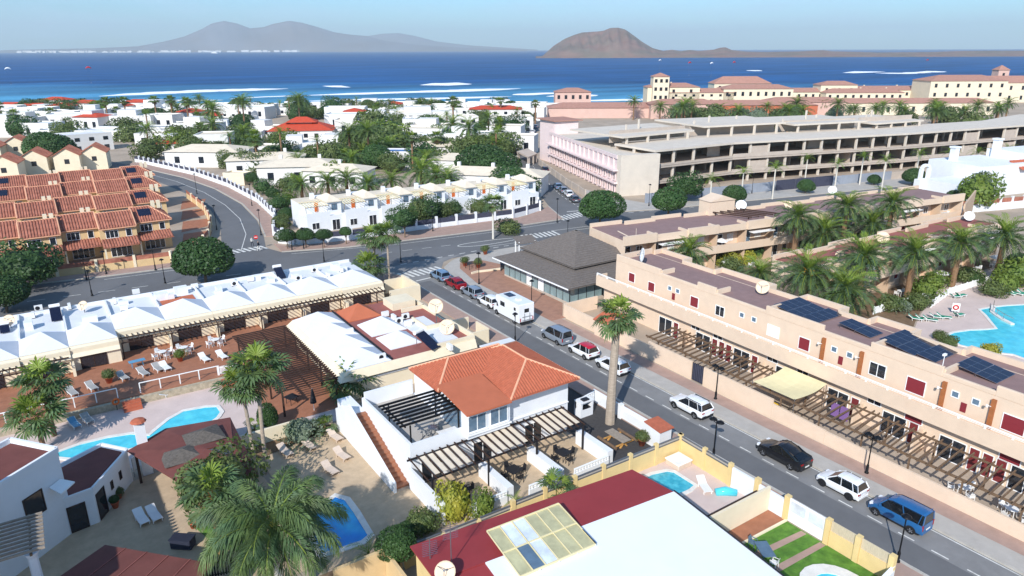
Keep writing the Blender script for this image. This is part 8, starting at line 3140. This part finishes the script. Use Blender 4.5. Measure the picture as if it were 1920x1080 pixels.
for p, q in zip(pp[:-1], pp[1:]):
  m.bar(p, q, .6, .6)
m.obox((172, 83, 0), (4, 1.6, 4.0), R(-12))
m.build('arch', 'white_wall', t)
fence_line('villa_fence', [(158.5, 69), (170, 65.5), (190, 60)], 'white wall with orange panels between piers below the white villa', 1.6, 2.8, 3.4, 'white_wall', 'white_wall', 'tile_clay', .45, 2.5)
t = thing('blank_wall', 'big blank salmon wall enclosing the far end of the flats garden', 'wall', (145, 62, 0))
m = MB()
m.bar((143.5, 61.0, 2.6), (160, 66.5, 2.6), .3, 5.2)
m.bar((143.5, 61.0, 2.2), (128, 53, 2.2), .3, 4.4)
m.build('wall_panel', 'salmon_dark', t)
tree(*G(1832, 365, 3.5), 3.5, 3.2, 'bright', 'yellow-green tree in front of the white villa')
tree(*G(1838, 345, 5.0), 5.0, 2.2, 'grey', 'feathery grey-green tree beside the white villa wall')
shrub(*G(1790, 375, 1.2), 1.8, 'ficus', 'dark bush on the white villa terrace')

# ================================================================== FAR: village, resort
WM = MB()
WM.box(-.5, .5, -.06, .02, 0, 1)
wme_far = WM.mesh('window', ['glass_dark'])
def far_house(px, py, w, h, dpt, label, wall='white_far', roof=None, zr=0.0, rz=None, nwin=3, floors=1, group=None, name='villa', cat='villa', extra=0, chim=0):
  """house with its front foot at a surveyed point; w, h, dpt in metres"""
  a = G(px, py)
  rz = R(-34 + random.uniform(-14, 14)) if rz is None else rz
  t = thing(name, label, cat, (a[0], a[1], 0), rz, group)
  m = MB()
  m.box(-w / 2, w / 2, 0, dpt, 0, h)
  if not zr:
    for q in ((-w / 2, w / 2, -.02, .22), (-w / 2, w / 2, dpt - .22, dpt + .02), (-w / 2 - .02, -w / 2 + .2, .22, dpt - .22), (w / 2 - .2, w / 2 + .02, .22, dpt - .22)):
      m.box(*q, h, h + .45)
  if extra:
    m.box(-w / 2 + w * .15, w * .1, dpt * .3, dpt, h, h + 2.4)
  piece('wall', m.mesh('wall', [wall]), t)
  if zr:
    m = MB()
    e = .5
    A = [(-w / 2 - e, -e, h), (w / 2 + e, -e, h), (w / 2 + e, dpt + e, h), (-w / 2 - e, dpt + e, h)]
    k_ = min(w, dpt) / 2 * .95
    if w >= dpt:
      r0, r1 = (-w / 2 + k_, dpt / 2, h + zr), (w / 2 - k_, dpt / 2, h + zr)
      m.add(A + [r0, r1], [(0, 1, 5, 4), (1, 2, 5), (2, 3, 4, 5), (3, 0, 4), (3, 2, 1, 0)])
    else:
      r0, r1 = (0, k_, h + zr), (0, dpt - k_, h + zr)
      m.add(A + [r0, r1], [(0, 1, 4), (1, 2, 5, 4), (2, 3, 5), (3, 0, 4, 5), (3, 2, 1, 0)])
    piece('roof', m.mesh('roof', [roof or 'tile_red_far']), t)
  else:
    m = MB()
    m.box(-w / 2 + .2, w / 2 - .2, .2, dpt - .2, h + .002, h + .06)
    piece('roof', m.mesh('roof', [roof or 'roof_beige']), t)
  fh = h / floors
  for f in range(floors):
    for i in range(nwin):
      piece('window', wme_far, t, (-w / 2 + w * (i + .5) / nwin, -.02, f * fh + fh * .28), (0, 0, 0), (min(1.5, w / nwin * .5), 1, fh * .42))
  for i in range(chim):
    m = MB()
    m.box(-.4, .4, -.4, .4, 0, 1.5)
    piece('chimney', m.mesh('chimney', [wall]), t, (-w / 2 + w * (i + .5) / chim, dpt * .6, h + zr * .5))
  return t
r_ = random.Random(21)
ROADD = [(965, 300, 60), (985, 260, 34), (1005, 232, 25), (1035, 330, 60)]
HAND = [
  (150, 262, 34, 3.6, 10, 'long white low row with grey roof beyond the tiled houses', dict(nwin=9, rz=R(-38), roof='roof_white')), (265, 258, 36, 4.2, 8, 'long white low row with dark grey roof', dict(nwin=8, rz=R(-40), roof='hoarding')),
  (150, 283, 22, 5.6, 9, 'two-storey white block by the big dark tree', dict(nwin=5, floors=2, rz=R(10), roof='roof_white')), (100, 205, 16, 6, 10, 'white beach villa with red hip roof nearest the shore foam', dict(zr=1.6, nwin=3, floors=2)), (158, 208, 16, 5, 10, 'white beach villa with red roof beside a palm', dict(zr=1.5)),
  (265, 207, 24, 5, 10, 'white beach villa with brown-red roof by the palms', dict(zr=1.5)), (365, 262, 16, 6, 10, 'white two-storey villa with roof terrace among palms', dict(extra=1, floors=2)), (330, 275, 14, 3.5, 8, 'low cream garden house behind the white wall', {}),
  (380, 312, 22, 4.5, 12, 'white villa with pale hip roof by the curved street fence', dict(zr=1.6, roof='roof_beige')), (440, 345, 6, 2.6, 4, 'small beige utility cabin by the curved street fence', dict(nwin=0, wall='cream', name='cabin', cat='cabin')),
  (500, 330, 20, 4.6, 11, 'white holiday house with beige hip roofs at the curve', dict(zr=1.4, roof='roof_beige', chim=2)), (560, 345, 20, 4.6, 11, 'white holiday house with beige roof and terrace behind the avenue row', dict(zr=1.4, roof='roof_beige', chim=2)), (625, 352, 16, 4.2, 9, 'white holiday house with beige roof beneath the date palms', dict(zr=1.4, roof='roof_beige', chim=1)),
  (655, 285, 18, 5, 10, 'white house beside the red pavilion', {}), (500, 300, 18, 4, 8, 'low white house with four windows below the red pavilion', dict(nwin=4)), (590, 300, 12, 3, 7, 'low white pool house under the palms', {}), (700, 250, 14, 5, 8, 'white house between dense trees', {}),
  (780, 275, 20, 6, 9, 'white two-storey house with four windows a floor by the palms', dict(floors=2, nwin=4)), (800, 240, 26, 6.5, 12, 'stepped white village block with a line of chimneys', dict(floors=2, nwin=6, extra=1, chim=5)), (850, 248, 22, 6, 10, 'stepped white village block by twin palms', dict(floors=2, nwin=5, extra=1, chim=3)),
  (880, 228, 26, 6, 10, 'white village block below the tall cypress palm', dict(floors=2, nwin=6, chim=4)), (930, 232, 24, 6.5, 11, 'white village block with orange upper roof', dict(floors=2, nwin=5, zr=1.5, roof='tile_red_far')), (960, 250, 18, 6, 14, 'white terrace block along the side street wall', dict(floors=2, nwin=4, rz=R(-30))),
  (870, 330, 24, 4.2, 12, 'broad beige-roofed house behind the palms by the dark trees', dict(zr=1.2, roof='roof_beige')), (835, 300, 20, 4.2, 12, 'beige-roofed white house beside the date palm grove', dict(zr=1.2, roof='roof_beige')), (745, 315, 8, 4.5, 7, 'small blue and white house among the palms', dict(roof='blue_bright')),
  (915, 365, 26, 4.6, 9, 'beige-roofed white house behind the avenue row near the side street', dict(zr=1.4, roof='roof_beige', chim=3)), (1010, 215, 30, 5, 10, 'pale flat-roofed building at the sea end of the side street', dict(nwin=6)), (985, 212, 22, 5, 10, 'white building at the sea end of the side street', dict(nwin=4)),
]
for px, py, w, h, d, lb, kw in HAND:
  far_house(px, py, w, h, d, lb, **kw)
t = far_house(565, 262, 24, 3.6, 16, 'red-tiled garden pavilion with raised lantern roof and white posts', wall='white_far', roof='tile_red_far', zr=3.2, nwin=6, name='pavilion', cat='pavilion', rz=R(-26))
m = MB()
m.add([(-6, 4, 6.3), (6, 4, 6.3), (6, 12, 6.3), (-6, 12, 6.3), (-2, 8, 8.2), (2, 8, 8.2)], [(0, 1, 5, 4), (1, 2, 5), (2, 3, 4, 5), (3, 0, 4), (3, 2, 1, 0)])
piece('lantern_roof', m.mesh('lantern_roof', ['tile_red_far']), t)
m = MB()
m.box(-4, 4, 5.5, 10.5, 4.5, 6.35)
piece('lantern', m.mesh('lantern', ['white_far']), t)
def blocked(px, py):
  for q in HAND:
    if abs(px - q[0]) < 26 and abs(py - q[1]) < 9:
      return True
  if 500 < px < 640 and 215 < py < 275:
    return True
  if py > 240 and px > 955 + (py - 300) * -.6:
    return True
  if px < 270 and py > 262:
    return True
  if py > 300 and px < 470:
    return True
  return False
VG = 'small white villas of the seaside village'
for py, step in ((206, 28), (212, 32), (218, 34), (225, 38), (233, 42), (243, 48), (255, 56), (270, 66), (288, 80)):
  x = r_.uniform(-10, 20)
  while x < 1015:
    yy = py + r_.uniform(-3, 3)
    if not blocked(x, yy) and r_.random() < .72:
      tile = r_.random() < .12
      hh, ex, rf, nw = r_.choice((3.2, 3.4, 3.6) if py < 215 else (3.4, 3.8, 5.6, 6.2)), r_.random() < .3, r_.choice(('roof_white', 'roof_beige')), r_.choice((2, 3))
      lb = '%s white village villa, %s, %s front windows' % ('tall' if hh > 5 else 'low', 'red hipped roof' if tile else ('pale grey' if rf == 'roof_white' else 'sandy') + ' flat roof' + (', roof room' if ex else ''), 'two' if nw == 2 else 'three')
      far_house(x, yy, r_.uniform(9, 20), hh, r_.uniform(7, 11), lb, zr=1.5 if tile else 0, nwin=nw, extra=ex, group=lb, roof=None if tile else rf)
    x += step * r_.uniform(.75, 1.3)
# village trees and palms
for i in range(330):
  py = 204 + 124 * r_.random() ** 1.3
  px = r_.uniform(-10, 1000)
  if (px < 270 and py > 262) or (py > 300 and px < 470) or (py > 240 and px > 945 + (py - 300) * -.6):
    continue
  if 470 < px < 660 and 228 < py < 300:
    continue
  a = G(px, py)
  k_ = r_.random()
  if k_ < .34:
    hh, kd = r_.uniform(4, 7) if py < 222 else r_.uniform(5, 10), r_.choice(('fan', 'phoenix', 'young'))
    lb = '%s %s palm among the %s' % ('tall' if hh > 7 else 'short', {'fan': 'round-headed fan', 'phoenix': 'dense date', 'young': 'loose feathery'}[kd], 'beach villas' if py < 222 else 'village gardens behind the beach villas')
    palm(a[0], a[1], hh, kd, lb, r_.uniform(1.3, 1.8), group=lb, trunk_mat='trunk_brown', r0=.3, r1=.25)
  else:
    hh, rc, kd = r_.uniform(1.6, 3.2), r_.uniform(2.4, 4.6), r_.choice(('tree', 'olive', 'ficus', 'olive', 'tree'))
    lb = '%s %s tree among the %s' % ('broad' if rc > 3.5 else 'small', {'tree': 'lumpy green', 'olive': 'olive-green', 'ficus': 'dense dark'}[kd], 'beach villas' if py < 222 else 'village gardens behind the beach villas')
    tree(a[0], a[1], hh, rc, kd, lb, group=lb)
for px, py, h, s_, kd, lb in ((455, 190, 12, 2.0, 'phoenix', 'tall date palm against the surf left of the red pavilion'), (560, 188, 13, 2.0, 'phoenix', 'tall date palm standing over the red pavilion'), (400, 205, 12, 2.0, 'phoenix', 'tall date palm beside the terrace villa'), (850, 190, 15, 1.6, 'fan', 'columnar palm rising highest over the white village blocks'), (849, 232, 9, 1.8, 'phoenix', 'palm in front of the white village block, left of two'), (880, 240, 10, 1.8, 'phoenix', 'palm in front of the white village block, right of two'),
                              (198, 188, 11, 1.8, 'fan', 'round-headed palm at the beach villas'), (233, 188, 11, 1.8, 'fan', 'pair palm at the beach villas, nearer the foam'), (290, 186, 11, 1.8, 'fan', 'palm beyond the brown-red beach villa'), (320, 186, 12, 1.6, 'fan', 'slim palm on the beach front by the foam'), (350, 190, 12, 1.6, 'fan', 'slim palm on the beach front by the white hotel'),
                              (655, 250, 9, 1.9, 'phoenix', 'palm between pavilion and dense trees'), (690, 245, 10, 1.9, 'phoenix', 'palm deep in the dense tree clump'), (940, 190, 10, 1.4, 'fan', 'thin palm near the orange upper roof'), (1190, 190, 9, 1.6, 'phoenix', 'palm at the shore beside the resort tower'), (1005, 195, 9, 1.4, 'fan', 'palm at the sea end of the side street')):
  a = G(px, py, h)
  palm(a[0], a[1], h, kd, lb, s_, trunk_mat='trunk_brown', r0=.35, r1=.3)
for i, (px, py, s_) in enumerate(((565, 345, 1.5), (615, 340, 1.6), (650, 335, 1.6), (690, 345, 1.7), (735, 338, 1.5), (790, 322, 2.2), (820, 330, 1.8), (840, 335, 1.6), (800, 300, 1.8), (705, 280, 2.0), (730, 275, 2.0), (680, 285, 1.8), (560, 300, 1.3), (660, 300, 1.7))):
  a = G(px, py, 4)
  palm(a[0], a[1], 4, 'phoenix', 'bushy date palm in the grove behind the avenue row', s_, group='date palm grove behind the avenue row', trunk_mat='trunk_brown', r0=.4, r1=.35)
for i, (px, py, r2) in enumerate(((690, 262, 6), (715, 268, 6), (735, 262, 5), (700, 240, 6), (452, 288, 3.6), (472, 284, 3.4), (330, 272, 4), (300, 275, 3.5), (85, 275, 6), (105, 280, 6), (635, 330, 3), (432, 300, 3), (408, 296, 2.5), (520, 262, 3), (545, 264, 3))):
  a = G(px, py, r2 * .6)
  tree(a[0], a[1], r2 * .6, r2, ('ficus', 'tree', 'bright', 'olive')[(i * 7) % 4] if i not in (8, 9) else 'ficus', 'broad leafy tree in the villa gardens', group='broad garden trees behind the avenue row')
# resort behind the hotel
RS = [(1262, 205, 30, 12, 14, 'cream resort house beside the slim turret', dict(floors=3, nwin=3, chim=1)), (1300, 205, 46, 9, 12, 'cream three-storey resort wing with nine windows a floor', dict(floors=3, nwin=9)), (1390, 200, 34, 13, 14, 'cream resort hall with tall roof', dict(floors=3, nwin=5, zr=4)), (1420, 205, 40, 11, 14, 'cream two-storey resort wing next to the tall-roofed hall', dict(floors=2, nwin=9)),
      (1490, 200, 60, 8, 12, 'long low many-windowed resort wing with pink roof', dict(floors=2, nwin=14)), (1570, 200, 22, 12, 12, 'square resort pavilion house with pyramid roof', dict(floors=2, nwin=3)), (1620, 202, 46, 8, 12, 'low resort wing with pink roof and three small chimneys', dict(floors=2, nwin=10, chim=3)), (1690, 200, 60, 9, 14, 'long resort wing with twelve windows a floor and three chimneys', dict(floors=2, nwin=12, chim=3)),
      (1810, 205, 44, 15, 20, 'large cream resort block with three rows of windows', dict(floors=3, nwin=7, zr=3)), (1880, 195, 60, 12, 16, 'long resort block beneath the lantern turret', dict(floors=2, nwin=8, zr=4)), (1075, 208, 20, 10, 14, 'pink two-storey resort house at the side street', dict(floors=2, nwin=5, wall='resort_pink')),
      (1160, 222, 70, 5, 16, 'long low pink-roofed resort hall behind the hotel', dict(nwin=0, wall='resort_pink')), (1285, 224, 34, 7, 14, 'pink hipped resort house behind the bare slabs', dict(nwin=0, wall='resort_pink')), (1420, 222, 60, 6, 14, 'orange-walled low resort building behind the slabs', dict(nwin=0, wall='orange_flat')), (1510, 220, 40, 7, 14, 'pink hipped resort house with four windows behind the slabs', dict(nwin=4, wall='resort_pink')), (1700, 218, 90, 6, 12, 'long pink-roofed low resort row with many windows', dict(nwin=14))]
for px, py, w, h, d, lb, kw in RS:
  kw = dict(dict(wall='resort_cream', roof='tile_pink_far', zr=2.2, rz=R(-34), name='resort_building', cat='resort'), **kw)
  far_house(px, py, w, h, d, lb, **kw)
t = far_house(1238, 206, 9, 18, 9, 'slim cream four-storey resort turret', wall='resort_cream', roof='tile_pink_far', zr=2, nwin=3, floors=4, name='resort_tower', cat='tower', rz=R(-34))
t = far_house(1873, 190, 7, 19, 7, 'small pink lantern turret over the far resort roof', wall='resort_pink', roof='tile_pink_far', zr=3, nwin=1, floors=3, name='resort_tower', cat='tower', rz=R(-34))
for i in range(46):
  px = r_.uniform(1205, 1900)
  py = r_.choice((185, 190, 195, 200))
  h = r_.uniform(5, 9)
  a = G(px, py + 12, h)
  if i % 3 == 2:
    tree(a[0], a[1], 3.5, r_.uniform(3, 5), r_.choice(('grey', 'olive')), 'grey-green resort garden tree', group='garden trees of the resort')
  else:
    palm(a[0], a[1], h, 'phoenix', 'palm in the gardens of the cream resort', r_.uniform(1.4, 2.0), group='palms of the resort', trunk_mat='trunk_brown', r0=.4, r1=.3)
# cars on the side street
SD = [(1077, 378, 'car_grey'), (1066, 368, 'car_white'), (1056, 361, 'car_silver'), (1046, 354, 'car_bluegrey'), (1016, 347, 'car_black'), (975, 290, 'car_darkblue'), (994, 264, 'car_white'), (1000, 250, 'car_white'), (1006, 240, 'car_silver'), (1022, 322, 'car_darkblue')]
proto = None
for i, (px, py, pc) in enumerate(SD):
  a = G(px, py)
  car('%s parked on the side street %s' % ({'car_grey': 'grey hatchback', 'car_white': 'white hatchback', 'car_silver': 'silver hatchback', 'car_bluegrey': 'blue-grey hatchback', 'car_black': 'black hatchback', 'car_darkblue': 'dark blue hatchback'}[pc],
    ['first from the avenue', 'second from the avenue', 'third from the avenue', 'fourth from the avenue', 'alone by the grey site wall', 'below the dark tree clump', 'by the parking entrance roof', 'beyond the parking entrance roof', 'far up towards the sea', 'at the foot of the dark trees'][i]), pc, 'hatch', loc=(a[0], a[1], .04), rz=R(64) if py > 300 else R(50))
# craft on the water
for i, (px, py) in enumerate(((1293, 139), (1334, 141), (1376, 138), (1238, 130), (172, 150), (22, 152), (1737, 132))):
  a = G(px, py + 3, -3)
  t = thing('kite_surfer', 'small kite wing high over a kite surfer on the open water', 'kite surfer', (a[0], a[1], -3), 0, 'kite surfers on the open water')
  m = MB()
  pts = [(-3.2 + .8 * j, 0, 16 + 1.6 * math.sin(math.pi * j / 8)) for j in range(9)]
  m.tube(pts, [.15, .5, .8, .9, .95, .9, .8, .5, .15], 6)
  piece('kite', m.mesh('kite', ['plastic_white' if i % 2 else 'red_bright']), t)
  m = MB()
  m.tube([(0, 0, .2), (0, 0, 1.1), (.1, 0, 1.7)], [.28, .3, .16], 6)
  piece('rider', m.mesh('rider', ['cloth_dark']), t)
  m = MB()
  m.bar((-.9, 0, .1), (.9, 0, .14), .5, .08)
  piece('board', m.mesh('board', ['plastic_white']), t)
  m = MB()
  for s_ in (-1, 1):
    m.bar((0, 0, 1.3), (s_ * 3.0, 0, 16), .05, .05)
  piece('line', m.mesh('line', ['metal_grey']), t)
a = G(403, 93.6, -3)
dd = math.hypot(*a)
t = thing('ferry', 'small white ferry under the hazy mountains', 'ferry', (a[0] / dd * 9000, a[1] / dd * 9000, -3), R(-34))
m = MB()
m.add([(-32, -7, 0), (32, -7, 0), (38, 0, 0), (32, 7, 0), (-32, 7, 0), (-32, -8, 7), (33, -8, 7), (42, 0, 8), (33, 8, 7), (-32, 8, 7)], [(0, 1, 6, 5), (1, 2, 7, 6), (2, 3, 8, 7), (3, 4, 9, 8), (4, 0, 5, 9), (5, 6, 7, 8, 9)])
piece('hull', m.mesh('hull', ['plastic_white']), t)
m = MB()
m.box(-28, 22, -6.5, 6.5, 7, 16)
m.box(-10, 14, -5, 5, 16, 21)
piece('superstructure', m.mesh('superstructure', ['plastic_white']), t)
